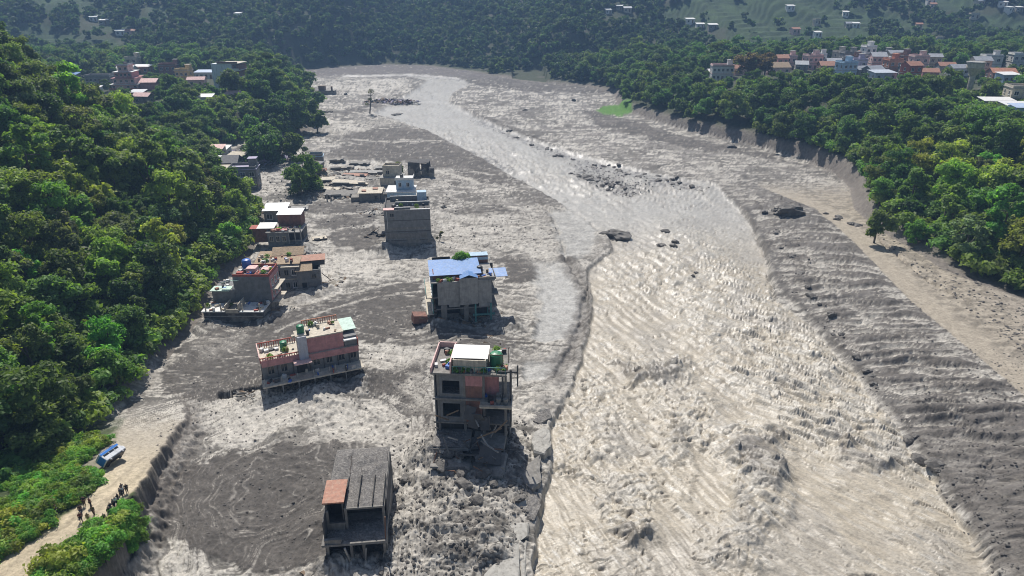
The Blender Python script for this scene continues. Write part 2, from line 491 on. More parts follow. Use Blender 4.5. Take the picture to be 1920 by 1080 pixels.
    rl = (ar + wob + 3 * wfrac)
    rills = 1 - ridged(rl / 2.4, wfrac * 0.7 + 0 * x, 2, 82, 0.3)
    rillsf = 1 - ridged((rl + 0.3 * rills) / 0.85, wfrac * 2.0, 2, 83)
    bank_z = benchh * (0.16 + 0.84 * wfrac ** 1.2) + 0.80 * rills * sstep(0, 0.25, wfrac) * sstep(1.0, 0.8, wfrac) + 0.20 * rillsf + 0.12 * chunks
    bench_z = benchh + 0.16 * lum + 0.12 * chunks * sstep(3.5, 7, db) + 0.05 * lobes
    k = np.where(right_of_river, 1.0, 0.0)
    rb = sstep(0, 1.2, dr) * k * sstep(195, 170, y)
    bank_z = bank_z - 0.38 * sstep(0.80, 0.97, ridged((rl + 1.4 * wfrac) / 1.25, wfrac * 1.6, 2, 84, 0.35)) * sstep(0.0, 0.3, wfrac) * sstep(1.0, 0.85, wfrac) + 0.10 * fbm(x / 0.45, y / 0.45, 2, 85)
    mud_z = mix(mud_z, np.where(right_of_bench, bench_z, bank_z), rb)
    for p, w, dep in CRACKS:
        dc, _, _ = seg_dist(x, y, GP(p))
        ww = w * (1 + 0.5 * fbm(x / 2, y / 2, 2, 91))
        mud_z = mud_z - dep * sstep(ww, ww * 0.35, dc + 0.8 * w1 + 0.5 * wf)
    plain = mix(mud_z, river_z, river)
    plain_all = plain * (inn | True)
    edge = seg_dist(x, y, FLOOR, True)[0]
    fade = np.where(inn, 1.0, sstep(3, 0, edge))
    zz = z + np.where(inn, plain, plain * fade + (1 - fade) * 0.35 * fbm(x / 2.5, y / 2.5, 3, 92))
    zz = np.where(y < 92, np.maximum(zz * np.where(on_terr, 0, 1) + np.where(on_terr, np.maximum(z, 0), 0), 0) * 0 + np.where(x < scarp_x + 3.5, np.maximum(z + 0.0, terr) + np.where(on_terr, 0.10 * fbm(x / 1.2, y / 1.2, 3, 93), 0.45 * fbm(x / 0.9, y / 0.9, 3, 94) * sstep(3.2, 1.5, x - scarp_x) * sstep(84, 76, y)) + (1 - sstep(-0.55, 0.55, scarp_x - x)) * plain, zz), zz)
    if not want_color:
        return zz
    # ---------------- albedo (dry and wet sediment, gravel, soil; some shade and glints painted in)
    n = fbm(x / 1.3, y / 1.3, 4, 101)
    n2 = fbm(wx / 4, wy / 1.6, 4, 102)
    n3 = fbm(x / 16, y / 16, 3, 103)
    patch = sstep(-0.16, 0.14, flow * 1.1 + flowf * 0.35 + n * 0.30 + n3 * 0.55 + 0.04)
    col = mix(MUD_ALB * 0.34, SILT_ALB * 0.94, patch[..., None])
    col = mix(col, MUD_ALB * 0.85, (0.55 * sstep(-0.1, 0.25, fbm(wx / 10, wy / 10, 3, 125)))[..., None])
    grain = (1 + 0.30 * n)[..., None]
    dk = sstep(0.30, 0.62, bars - 0.45 * flow * np.minimum(1, bars * 3) - 0.25 * flowf + 0.15 * n)[..., None]
    dcol = mix(DARK_ALB * 0.85, MUD_ALB, (0.42 * sstep(0.05, 0.35, flowf * 0.8 + flow * 0.4 + 0.2 * n))[..., None])
    col = mix(col, dcol, dk)
    vh = sstep(152, 140, v + 5 * flow)[..., None]
    col = mix(col, BROWN_ALB * np.array((0.85, 0.85, 0.95)), vh * 0.9)
    gr = sstep(0.18, 0.42, fbm(wx / 6, wy / 3.0, 3, 104) + 0.4 * n) * 0.55 * (1 - smooth)
    gr = gr * 0.5
    col = mix(col, DARK_ALB * 1.2, gr[..., None])
    lay = sstep(0.02, 0.22, layered + 0.5 * flow + 0.2 * n) * farw * (0.80 + 0.2 * sstep(300, 220, v)) * (1 - smooth)
    col = mix(col, DARK_ALB * 1.35, lay[..., None])
    col = mix(col, SMOOTH_ALB * (1 + 0.10 * n2)[..., None], smooth[..., None])
    th = sstep(0.28, 0.42, flowf + 0.15 * n) * (1 - smooth) * (0.35 + 0.65 * sstep(-0.2, 0.3, n3 + 0.3 * w1))
    col = mix(col, SILT_ALB * 1.05, (0.55 * th)[..., None])
    dkl = sstep(0.24, 0.10, lobes * 0.6 + chunks * 0.5) * rough * (1 - smooth) * (1 - 0.7 * debris)
    col = mix(col, DARK_ALB * 0.9, (0.65 * dkl)[..., None])  # shade painted into the hollows between mud lumps
    col = mix(col, SILT_ALB * 0.95, (0.45 * debris * sstep(-0.1, 0.2, n + 0.4 * n2))[..., None])
    for p_c in (CRACKS[1][0],):
        dcc, _, _ = seg_dist(x, y, GP(p_c))
        col = mix(col, DARK_ALB * 1.25, (sstep(2.4, 0.9, dcc + 1.8 * w1 + 0.9 * n) * 0.65)[..., None])
    spk = fbm(x / 0.5, y / 0.42, 3, 127)
    col = mix(col, DARK_ALB * 0.9, (0.60 * sstep(0.10, 0.30, spk + 0.25 * flow) * (1 - smooth))[..., None])
    pale = np.zeros(shp)
    for p_c, s_c in PALES:
        pale = np.maximum(pale, s_c * pmask(u, v, p_c, 14, warpb))
    for p_c, w_c in PALE_LINES:
        dcc, _, _ = seg_dist(x, y, GP(p_c))
        pale = np.maximum(pale, sstep(w_c * 1.3, w_c * 0.5, dcc + 0.5 * w1))
    col = mix(col, SILT_ALB * (0.92 + 0.12 * n)[..., None], (0.85 * pale * sstep(-0.30, 0.05, flow * 0.8 + flowf * 0.6 + 0.3 * n + 0.12) * sstep(0.40, 0.12, spk))[..., None])
    # right bank colours
    gul = sstep(0.80, 0.97, ridged((rl + 1.4 * wfrac) / 1.25, wfrac * 1.6, 2, 84, 0.35))
    bc = mix(SILT_ALB * 0.80, DARK_ALB * 1.15, sstep(0.24, 0.50, rills * 0.55 + 0.45 * rillsf + 0.25 * n2 + 0.10 * n3 - 0.08 * np.exp(-((v - 560) / 120) ** 2))[..., None])
    bc = mix(bc, SILT_ALB * 1.15, (sstep(0.09, 0.03, rills + 0.03 * n) * sstep(560, 620, v) * sstep(860, 780, v) * 0.9)[..., None])
    bc = mix(bc, DARK_ALB * 0.8, (sstep(0.16, 0.03, wfrac + 0.06 * n))[..., None])
    bc = mix(bc, DARK_ALB * 1.15, (0.75 * sstep(740, 900, v + 60 * n2))[..., None])
    bc = mix(bc, SILT_ALB * 1.15, (0.85 * gul * sstep(440, 560, v) * sstep(900, 800, v))[..., None])
    bc = mix(bc, DARK_ALB * 0.8, (0.7 * sstep(0.12, 0.32, spk))[..., None])
    tc = mix(TAN_ALB * 0.62, TAN_ALB * 1.02, sstep(-0.25, 0.25, n2 + 0.4 * n)[..., None])
    tc = mix(tc, TAN_ALB, (sstep(6.0, 3.0, db + 1.5 * w1))[..., None])
    tc = mix(tc, BROWN_ALB * 1.5, (sstep(9, 22, db + 5 * n2) * 0.55)[..., None])
    col = mix(col, np.where(right_of_bench[..., None], tc, bc), (rb * (1 - 0.0))[..., None])
    # river
    rc = RIVER_ALB * (1 + 0.10 * n2)[..., None]
    grey = sstep(520, 380, v)
    rc = mix(rc, SMOOTH_ALB * 1.05, (0.8 * grey)[..., None])
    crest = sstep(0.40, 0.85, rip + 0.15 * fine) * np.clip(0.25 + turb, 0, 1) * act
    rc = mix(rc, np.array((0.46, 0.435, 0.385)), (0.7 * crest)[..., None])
    trough_shade = sstep(0.16, 0.02, rip + 0.10 * n) * np.clip(turb * 1.2 + 0.15, 0, 1) * act
    rc = mix(rc, DARK_ALB * 1.1, (0.85 * trough_shade)[..., None])  # painted shade: wave troughs darkened in the colour
    rc = mix(rc, DARK_ALB * 1.0, (0.8 * crl * np.clip(act * (0.7 + turb), 0, 1))[..., None])  # shade of the steep folds drawn as dark crease lines
    foam_glint = sstep(0.28, 0.38, fbm((x * 0.80 + y * 0.6) / 0.35, (-x * 0.6 + y * 0.8) / 3.2, 3, 167) + 0.12 * wf_) * (0.35 + 0.65 * act)
    rc = mix(rc, np.array((0.62, 0.595, 0.54)), (0.7 * foam_glint * sstep(330, 450, v))[..., None])  # foam streaks that also paint in the white sun glints
    gl = sstep(0.05, 0.3, fbm(x / 9 + 3, y / 13, 3, 168))
    rc = mix(rc, MUD_ALB * 0.86, (0.45 * gl)[..., None])
    rc = mix(rc, DARK_ALB * 1.15, (np.clip(boil * (0.7 + 0.9 * n), 0, 1))[..., None])
    bg = sstep(0.55, 0.9, bars)[..., None] * river[..., None]
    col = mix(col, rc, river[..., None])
    col = mix(col, DARK_ALB * 1.2, bg * sstep(-0.2, 0.3, n)[..., None])
    col = col * grain
    # brown bank around the floor and green soil
    out = (~inn) & ~(on_terr & ((x > -53) | (y < 60)))
    soil = mix(SOIL_ALB, BROWN_ALB * 0.8, sstep(0.1, 0.5, fbm(x / 9, y / 9, 3, 105))[..., None] * 0.5)
    fm = field_mask(x, y)[..., None]
    fcol = mix(np.array((0.034, 0.060, 0.026)), np.array((0.052, 0.090, 0.032)), sstep(-0.3, 0.4, fbm(x / 14, y / 6, 2, 106))[..., None])
    soil = mix(soil, fcol, fm)
    bankw = sstep(5.5, 2.0, edge + 2 * n) * np.where(y < 430, 1, 0.7)
    soil = mix(soil, BROWN_ALB * 1.1, bankw[..., None])
    col = np.where(out[..., None], soil * (1 + 0.3 * n)[..., None], col)
    # mud line against the left slope
    # terrace: dirt road, verges
    rl_ = np.interp(y, ROAD_L[:, 1], ROAD_L[:, 0])
    rr_ = np.interp(y, ROAD_R[:, 1], ROAD_R[:, 0])
    dlr = np.minimum(x - rl_, rr_ - x) + 0.5 * n
    onroad = sstep(-0.4, 0.3, dlr) * on_terr
    rcol = mix(ROAD_ALB, MUD_ALB * np.array((0.98, 0.94, 0.86)), (sstep(55, 68, y + 2 * n2) * 0.95)[..., None]) * (1 + 0.14 * n2 + 0.10 * n)[..., None]
    mid = 0.5 * (rl_ + rr_)
    rut = np.exp(-((np.abs(x - mid + 0.5 * noise(y / 6, y * 0, 5)) - 0.8) / 0.28) ** 2) * (y < 62)
    rcol = rcol * (1 - 0.22 * rut)[..., None]
    scarpc = BROWN_ALB * 0.85
    tcol = mix(np.array((0.055, 0.075, 0.028)), rcol, onroad[..., None])
    mudr = sstep(57, 63, y + 3 * n2)[..., None]
    tcol = mix(tcol, mix(tcol, TAN_ALB * (0.9 + 0.3 * n2)[..., None], 1.0), mudr * (1 - onroad[..., None]) * sstep(-47.8, -46.6, x)[..., None])
    tcol = np.where((x < rl_ - 1.5)[..., None] & (y < 60)[..., None], np.array((0.05, 0.07, 0.028)), tcol)
    face = sstep(-0.55, -0.1, x - scarp_x) * sstep(3.0, 1.4, x - scarp_x + 0.8 * n) * sstep(83, 76, y) * (0.7 + 0.3 * (x < scarp_x + 0.6))
    inT = (on_terr & ((x > -53) | (y < 60))) & (y < 81)
    tfade = sstep(76, 66, y + 3 * n2)[..., None]
    tcol = mix(col, tcol, tfade)
    col = np.where(inT[..., None], tcol, col)
    col = mix(col, scarpc, (face * 0.85)[..., None])
    wet = np.clip(river * (0.6 + 0.2 * n) + 0.35 * (1 - river) * inn * patch * (1 - dk[..., 0]), 0, 1)
    gf = pmask(u, v, GREENFIELD, 3, (wf * 6, wf * 4))
    col = mix(col, np.array((0.085, 0.20, 0.028)) * (1 + 0.3 * n)[..., None], gf[..., None])
    region = np.zeros(shp, int)                # 0 mud plain
    region[out] = 1                            # hills
    region[(river > 0.5) & inn] = 2            # river
    region[inT & (dlr > -0.2) & (y < 72)] = 3
    region[inT & (dlr > -0.2) & (y >= 72)] = 0             # road
    region[inT & (dlr <= -0.2)] = 1
    region[inT & (dlr <= -0.2) & (y > 70)] = 0
    trk = right_of_bench & (db > 0.3) & (db < 3.4) & inn & (y < 150) & (u > 1500)
    region[trk] = 4
    region[gf > 0.5] = 5
    wet = wet * (gf < 0.3)
    return zz, np.clip(col, 0.01, 0.9), wet, region


def ground_z(x, y):
    r = full_terrain(np.array([float(x)]), np.array([float(y)]), False)
    return float(r[0])


def hit(u, v, extra=0.0, y0=60, y1=700):
    """where the ray of a photo pixel meets the large landforms (+ extra height)"""
    d = ray(u, v)
    t = np.arange(y0, y1, 0.5) / d[1]
    xs, ys, zs = d[0] * t, d[1] * t, CAM_H + d[2] * t
    h = hill_height(xs, ys) + extra
    k = np.argmax(zs <= h)
    if zs[k] > h[k]:
        return None
    return float(xs[k]), float(ys[k]), float(h[k] - extra)


# ------------------------------------------------------------------ material helpers
MATS = {}


def new_mat(name):
    m = bpy.data.materials.new(name)
    m.use_nodes = True
    nt = m.node_tree
    b = nt.nodes['Principled BSDF']
    return m, nt, b


def N(nt, t, **kw):
    n = nt.nodes.new(t)
    for k, v in kw.items():
        if k in n.inputs:
            n.inputs[k].default_value = v
        else:
            setattr(n, k, v)
    return n


def plain_mat(name, col, rough=0.8, var=0.25, scale=1.5, bump=0.15, dirt=None, metallic=0.0, dirt_amt=0.5, mud=False):
    """painted / mineral surface with blotches, stains and fine relief"""
    if name in MATS:
        return MATS[name]
    m, nt, b = new_mat(name)
    L = nt.links.new
    tc = N(nt, 'ShaderNodeTexCoord')
    n1 = N(nt, 'ShaderNodeTexNoise')
    n1.inputs['Scale'].default_value = scale
    n1.inputs['Detail'].default_value = 8
    n1.inputs['Roughness'].default_value = 0.65
    L(tc.outputs['Object'], n1.inputs['Vector'])
    mp = N(nt, 'ShaderNodeMapping')
    mp.inputs['Scale'].default_value = (2.2, 2.2, 0.35)
    L(tc.outputs['Object'], mp.inputs['Vector'])
    n2 = N(nt, 'ShaderNodeTexNoise')
    n2.inputs['Scale'].default_value = 1.4
    n2.inputs['Detail'].default_value = 6
    L(mp.outputs[0], n2.inputs['Vector'])
    r1 = N(nt, 'ShaderNodeMapRange')
    r1.inputs['From Min'].default_value = 0.3
    r1.inputs['From Max'].default_value = 0.7
    r1.inputs['To Min'].default_value = 1 - var
    r1.inputs['To Max'].default_value = 1 + var
    L(n1.outputs['Fac'], r1.inputs['Value'])
    mx = N(nt, 'ShaderNodeMix', data_type='RGBA')
    mx.inputs['A'].default_value = (*col, 1)
    dc = dirt or tuple(0.45 * c + 0.06 for c in col)
    mx.inputs['B'].default_value = (*dc, 1)
    r2 = N(nt, 'ShaderNodeMapRange')
    r2.inputs['From Min'].default_value = 0.48
    r2.inputs['From Max'].default_value = 0.68
    r2.inputs['To Max'].default_value = dirt_amt
    L(n2.outputs['Fac'], r2.inputs['Value'])
    L(r2.outputs[0], mx.inputs['Factor'])
    mu = N(nt, 'ShaderNodeVectorMath', operation='SCALE')
    res = mx.outputs['Result']
    if mud:
        # splashes and tide lines of flood mud low on the walls
        sx = N(nt, 'ShaderNodeSeparateXYZ')
        L(tc.outputs['Object'], sx.inputs[0])
        n3 = N(nt, 'ShaderNodeTexNoise')
        n3.inputs['Scale'].default_value = 0.7
        n3.inputs['Detail'].default_value = 7
        L(tc.outputs['Object'], n3.inputs['Vector'])
        ma = N(nt, 'ShaderNodeMath', operation='MULTIPLY_ADD')
        ma.inputs[1].default_value = 9.0
        ma.inputs[2].default_value = -1.9
        L(n3.outputs['Fac'], ma.inputs[0])
        sb = N(nt, 'ShaderNodeMath', operation='SUBTRACT')
        L(ma.outputs[0], sb.inputs[0])
        L(sx.outputs['Z'], sb.inputs[1])
        cl = N(nt, 'ShaderNodeClamp')
        L(sb.outputs[0], cl.inputs[0])
        m5 = N(nt, 'ShaderNodeMix', data_type='RGBA')
        m5.inputs['B'].default_value = (0.27, 0.25, 0.22, 1)
        L(cl.outputs[0], m5.inputs['Factor'])
        L(res, m5.inputs['A'])
        res = m5.outputs['Result']
    L(res, mu.inputs[0])
    L(r1.outputs[0], mu.inputs['Scale'])
    L(mu.outputs[0], b.inputs['Base Color'])
    b.inputs['Roughness'].default_value = rough
    b.inputs['Metallic'].default_value = metallic
    if bump:
        bp = N(nt, 'ShaderNodeBump')
        bp.inputs['Strength'].default_value = 0.6
        bp.inputs['Distance'].default_value = bump
        L(n1.outputs['Fac'], bp.inputs['Height'])
        L(bp.outputs[0], b.inputs['Normal'])
    MATS[name] = m
    return m


def ground_mat(name, rough_dry=0.85, rough_wet=0.28, bump=0.12, scale=3.0, aniso=None, spec=0.4):
    m, nt, b = new_mat(name)
    L = nt.links.new
    at = N(nt, 'ShaderNodeAttribute', attribute_name='Col')
    aw = N(nt, 'ShaderNodeAttribute', attribute_name='wet')
    geo = N(nt, 'ShaderNodeNewGeometry')
    mp = N(nt, 'ShaderNodeMapping')
    if aniso:
        mp.inputs['Scale'].default_value = aniso[0]
        mp.inputs['Rotation'].default_value = (0, 0, aniso[1])
    L(geo.outputs['Position'], mp.inputs['Vector'])
    n1 = N(nt, 'ShaderNodeTexNoise')
    n1.inputs['Scale'].default_value = scale
    n1.inputs['Detail'].default_value = 9
    n1.inputs['Roughness'].default_value = 0.62
    n1.inputs['Distortion'].default_value = 0.4
    L(mp.outputs[0], n1.inputs['Vector'])
    n2 = N(nt, 'ShaderNodeTexNoise')
    n2.inputs['Scale'].default_value = scale * 0.28
    n2.inputs['Detail'].default_value = 6
    L(geo.outputs['Position'], n2.inputs['Vector'])
    r1 = N(nt, 'ShaderNodeMapRange')
    r1.inputs['From Min'].default_value = 0.3
    r1.inputs['From Max'].default_value = 0.7
    r1.inputs['To Min'].default_value = 0.66
    r1.inputs['To Max'].default_value = 1.28
    L(n1.outputs['Fac'], r1.inputs['Value'])
    mu = N(nt, 'ShaderNodeVectorMath', operation='SCALE')
    L(at.outputs['Color'], mu.inputs[0])
    L(r1.outputs[0], mu.inputs['Scale'])
    L(mu.outputs[0], b.inputs['Base Color'])
    r2 = N(nt, 'ShaderNodeMapRange')
    r2.inputs['To Min'].default_value = rough_dry
    r2.inputs['To Max'].default_value = rough_wet
    ad = N(nt, 'ShaderNodeMath', operation='MULTIPLY_ADD')
    ad.inputs[1].default_value = 0.8
    ad.inputs[2].default_value = -0.4
    L(n2.outputs['Fac'], ad.inputs[0])
    a2 = N(nt, 'ShaderNodeMath', operation='ADD')
    L(aw.outputs['Fac'], a2.inputs[0])
    L(ad.outputs[0], a2.inputs[1])
    L(a2.outputs[0], r2.inputs['Value'])
    L(r2.outputs[0], b.inputs['Roughness'])
    b.inputs['Specular IOR Level'].default_value = spec
    bp = N(nt, 'ShaderNodeBump')
    bp.inputs['Strength'].default_value = 0.9
    bp.inputs['Distance'].default_value = bump
    L(n1.outputs['Fac'], bp.inputs['Height'])
    L(bp.outputs[0], b.inputs['Normal'])
    return m


# ------------------------------------------------------------------ terrain mesh
def build_terrain():
    cu = np.concatenate([np.linspace(-1.45, -0.86, 50)[:-1], np.linspace(-0.86, 0.86, 960), np.linspace(0.86, 1.45, 50)[1:]])
    v1 = np.linspace(1250, 1085, 40)[:-1]
    v2 = np.linspace(1085, 150, 500)[:-1]
    v3 = np.linspace(150, 118, 40)
    ys = np.concatenate([G(960, v1)[1], G(960, v2)[1], G(960, v3)[1]])
    far = np.concatenate([np.linspace(ys[-1], 640, 75)[1:], np.linspace(640, 1150, 30)[1:]])
    ys = np.concatenate([[2, 14, 26], ys, far])
    X = cu[None, :] * np.maximum(ys, 45)[:, None]
    Y = np.repeat(ys[:, None], len(cu), 1)
    Z, C, W, REG = full_terrain(X, Y)
    nr, nc = X.shape
    idx = np.arange(nr * nc).reshape(nr, nc)
    quads = np.stack([idx[:-1, :-1], idx[:-1, 1:], idx[1:, 1:], idx[1:, :-1]], -1).reshape(-1, 4)
    reg = REG[:-1, :-1].reshape(-1)
    P = np.stack([X, Y, Z], -1).reshape(-1, 3)
    Cf = C.reshape(-1, 3)
    Wf = W.reshape(-1)
    mats = {
        0: ('mud_plain', ground_mat('mud', 0.9, 0.30, 0.10, 2.6)),
        1: ('hillside', ground_mat('hill_soil', 0.95, 0.9, 0.2, 1.2)),
        2: ('river', ground_mat('muddy_water', 0.62, 0.20, 0.07, 2.8, ((1.0, 1.7, 1.0), 0.5))),
        3: ('dirt_road', ground_mat('road_dirt', 0.95, 0.85, 0.05, 3.0)),
        5: ('green_field', ground_mat('crop', 0.9, 0.8, 0.15, 4.0)),
        4: ('riverside_track', ground_mat('track_dirt', 0.95, 0.7, 0.04, 3.0)),
    }
    for r, (name, mat) in mats.items():
        q = quads[reg == r]
        if not len(q):
            continue
        used, inv = np.unique(q.reshape(-1), return_inverse=True)
        me = bpy.data.meshes.new(name)
        me.vertices.add(len(used))
        me.vertices.foreach_set('co', P[used].astype(np.float32).reshape(-1))
        me.loops.add(len(inv))
        me.loops.foreach_set('vertex_index', inv.astype(np.int32).reshape(-1))
        me.polygons.add(len(q))
        me.polygons.foreach_set('loop_start', np.arange(0, len(inv), 4, dtype=np.int32))
        me.polygons.foreach_set('loop_total', np.full(len(q), 4, np.int32))
        me.update()
        me.polygons.foreach_set('use_smooth', np.ones(len(q), bool))
        ca = me.color_attributes.new('Col', 'FLOAT_COLOR', 'POINT')
        ca.data.foreach_set('color', np.hstack([Cf[used], np.ones((len(used), 1))]).astype(np.float32).reshape(-1))
        wa = me.attributes.new('wet', 'FLOAT', 'POINT')
        wa.data.foreach_set('value', Wf[used].astype(np.float32))
        me.materials.append(mat)
        me.validate()
        o = bpy.data.objects.new(name, me)
        COL.objects.link(o)
        o['kind'] = 'structure'


build_terrain()

# ------------------------------------------------------------------ vegetation
def tag(o, label=None, cat=None, group=None, kind=None):
    if label:
        o['label'] = label
    if cat:
        o['category'] = cat
    if group:
        o['group'] = group
    if kind:
        o['kind'] = kind
    return o


def link(name, me, parent=None, mats=None):
    if mats:
        for m in (mats if isinstance(mats, (list, tuple)) else [mats]):
            me.materials.append(m)
    o = bpy.data.objects.new(name, me)
    COL.objects.link(o)
    if parent is not None:
        o.parent = parent
    return o


def empty(name, loc=(0, 0, 0), rz=0.0, label=None, cat=None, group=None):
    o = bpy.data.objects.new(name, None)
    COL.objects.link(o)
    o.location = loc
    o.rotation_euler = (0, 0, rz)
    tag(o, label, cat, group)
    return o


def mesh_np(name, V, Fq, smooth=False):
    """mesh from an array of vertices and an array of equal-sided faces"""
    me = bpy.data.meshes.new(name)
    V = np.asarray(V, np.float32)
    Fq = np.asarray(Fq, np.int32)
    k = Fq.shape[1]
    me.vertices.add(len(V))
    me.vertices.foreach_set('co', V.reshape(-1))
    me.loops.add(Fq.size)
    me.loops.foreach_set('vertex_index', Fq.reshape(-1))
    me.polygons.add(len(Fq))
    me.polygons.foreach_set('loop_start', np.arange(0, Fq.size, k, dtype=np.int32))
    me.polygons.foreach_set('loop_total', np.full(len(Fq), k, np.int32))
    me.update()
    if smooth:
        me.polygons.foreach_set('use_smooth', np.ones(len(Fq), bool))
    return me


def leaf_mat(name):
    m, nt, b = new_mat(name)
    L = nt.links.new
    oi = N(nt, 'ShaderNodeObjectInfo')
    at = N(nt, 'ShaderNodeAttribute', attribute_name='tone')
    hs = N(nt, 'ShaderNodeHueSaturation')
    L(oi.outputs['Color'], hs.inputs['Color'])
    rr = N(nt, 'ShaderNodeMapRange')
    rr.inputs['To Min'].default_value = 0.465
    rr.inputs['To Max'].default_value = 0.535
    L(oi.outputs['Random'], rr.inputs['Value'])
    L(rr.outputs[0], hs.inputs['Hue'])
    m1 = N(nt, 'ShaderNodeMath', operation='MULTIPLY_ADD')
    m1.inputs[1].default_value = 7.13
    L(oi.outputs['Random'], m1.inputs[0])
    m2 = N(nt, 'ShaderNodeMath', operation='FRACT')
    L(m1.outputs[0], m2.inputs[0])
    m3 = N(nt, 'ShaderNodeMapRange')
    m3.inputs['To Min'].default_value = 0.80
    m3.inputs['To Max'].default_value = 1.55
    L(m2.outputs[0], m3.inputs['Value'])
    m4 = N(nt, 'ShaderNodeMath', operation='MULTIPLY')
    L(m3.outputs[0], m4.inputs[0])
    L(at.outputs['Fac'], m4.inputs[1])
    L(m4.outputs[0], hs.inputs['Value'])
    L(hs.outputs[0], b.inputs['Base Color'])
    b.inputs['Roughness'].default_value = 0.55
    b.inputs['Specular IOR Level'].default_value = 0.25
    tr = N(nt, 'ShaderNodeBsdfTranslucent')
    tm = N(nt, 'ShaderNodeMix', data_type='RGBA')
    tm.blend_type = 'MULTIPLY'
    tm.inputs['Factor'].default_value = 1.0
    tm.inputs['B'].default_value = (1.5, 1.6, 0.5, 1)
    L(hs.outputs[0], tm.inputs['A'])
    L(tm.outputs['Result'], tr.inputs['Color'])
    mx = N(nt, 'ShaderNodeMixShader')
    mx.inputs[0].default_value = 0.45
    out = nt.nodes['Material Output']
    L(b.outputs[0], mx.inputs[1])
    L(tr.outputs[0], mx.inputs[2])
    L(mx.outputs[0], out.inputs['Surface'])
    return m


LEAF = leaf_mat('foliage')
BARK = plain_mat('bark', (0.12, 0.10, 0.08), 0.95, 0.3, 4, 0.05)


def leaf_cloud(rs, lobes, n, size, droop=0.25, fill=0.35):
    """leaf sprays through the outer shell of a set of lobes: (V, F, tone)"""
    w = np.array([l[3] * l[3] for l in lobes])
    which = rs.choice(len(lobes), n, p=w / w.sum())
    Lb = np.array(lobes)[which]
    d = rs.normal(size=(n, 3))
    d /= np.linalg.norm(d, axis=1)[:, None]
    d[:, 2] = np.where(d[:, 2] < -0.35, -d[:, 2], d[:, 2])
    # small tufts on each lobe give the crown its grain
    tuft = np.sin(d[:, 0] * 9 + Lb[:, 0] * 5) * np.sin(d[:, 1] * 9 + Lb[:, 1] * 5) * np.sin(d[:, 2] * 9 + which)
    r = Lb[:, 3] * (1 - fill * rs.rand(n) ** 1.6) * (1 + 0.22 * tuft + 0.30 * np.abs(rs.normal(size=n)) * (rs.rand(n) < 0.3))
    c = Lb[:, :3] + d * r[:, None] * np.array((1, 1, 0.85))
    nrm = d * 0.9 + rs.normal(size=(n, 3)) * 0.65 + np.array((0, 0, 0.4))
    nrm /= np.linalg.norm(nrm, axis=1)[:, None]
    a = np.cross(nrm, rs.normal(size=(n, 3)))
    a /= np.linalg.norm(a, axis=1)[:, None]
    b = np.cross(nrm, a)
    s = size * (0.6 + 0.8 * rs.rand(n))[:, None]
    tip = c + a * s + np.array((0, 0, -1)) * s * droop
    V = np.stack([c - a * s * 0.9, c + b * s * 0.5, tip, c - b * s * 0.5], 1)
    base = rs.rand(len(lobes)) * 0.45 + 0.78
    tone = base[which] * (0.75 + 0.5 * rs.rand(n))
    return V.reshape(-1, 3), np.arange(4 * n).reshape(-1, 4), np.repeat(tone, 4)


def crown_mesh(seed, n, R_=3.2, height=8.0, nl=12, size=0.34, flat=0.8, spread=1.0):
    rs = np.random.RandomState(seed)
    lobes = []
    ecc = rs.uniform(0.7, 1.0)
    lean = rs.uniform(-0.25, 0.25, 2)
    for i in range(int(nl * 1.7)):
        a = rs.rand() * 6.283
        q = rs.rand() ** 0.6 * R_ * 0.88 * spread * (1 + 0.25 * math.sin(2 * a + seed))
        up = rs.uniform(-0.95, 0.55)
        zz = height - R_ * 0.85 + up * R_ * flat - 0.35 * q
        lobes.append((math.cos(a) * q + lean[0] * up * R_, math.sin(a) * q * ecc + lean[1] * up * R_, zz, R_ * rs.uniform(0.16, 0.40)))
    V, F, T = leaf_cloud(rs, lobes, n, size)
    me = mesh_np('crown', V, F)
    ta = me.attributes.new('tone', 'FLOAT', 'POINT')
    ta.data.foreach_set('value', T.astype(np.float32))
    me.materials.append(LEAF)
    return me, lobes


def tube(V, F, pts, radii, k=6):
    base = len(V)
    pts = [Vector(p) for p in pts]
    for i, p in enumerate(pts):
        d = (pts[min(i + 1, len(pts) - 1)] - pts[max(i - 1, 0)]).normalized()
        a = d.orthogonal().normalized()
        b = d.cross(a)
        for j in range(k):
            t = 2 * math.pi * j / k
            V.append(tuple(p + (a * math.cos(t) + b * math.sin(t)) * radii[i]))
    for i in range(len(pts) - 1):
        for j in range(k):
            F.append((base + i * k + j, base + i * k + (j + 1) % k, base + (i + 1) * k + (j + 1) % k, base + (i + 1) * k + j))


def trunk_mesh(seed, lobes, height):
    r = random.Random(seed)
    V, F = [], []
    top = Vector((r.uniform(-.4, .4), r.uniform(-.4, .4), height * 0.72))
    pts = [Vector((0, 0, -1.2)), Vector((r.uniform(-.2, .2), r.uniform(-.2, .2), height * .3)), top]
    tube(V, F, pts, [0.26, 0.2, 0.1])
    for l in lobes[:6]:
        tube(V, F, [pts[1].lerp(top, r.uniform(0.1, .8)), Vector(l[:3])], [0.11, 0.04], 5)
    me = bpy.data.meshes.new('trunk')
    me.from_pydata(V, [], F)
    me.materials.append(BARK)
    return me


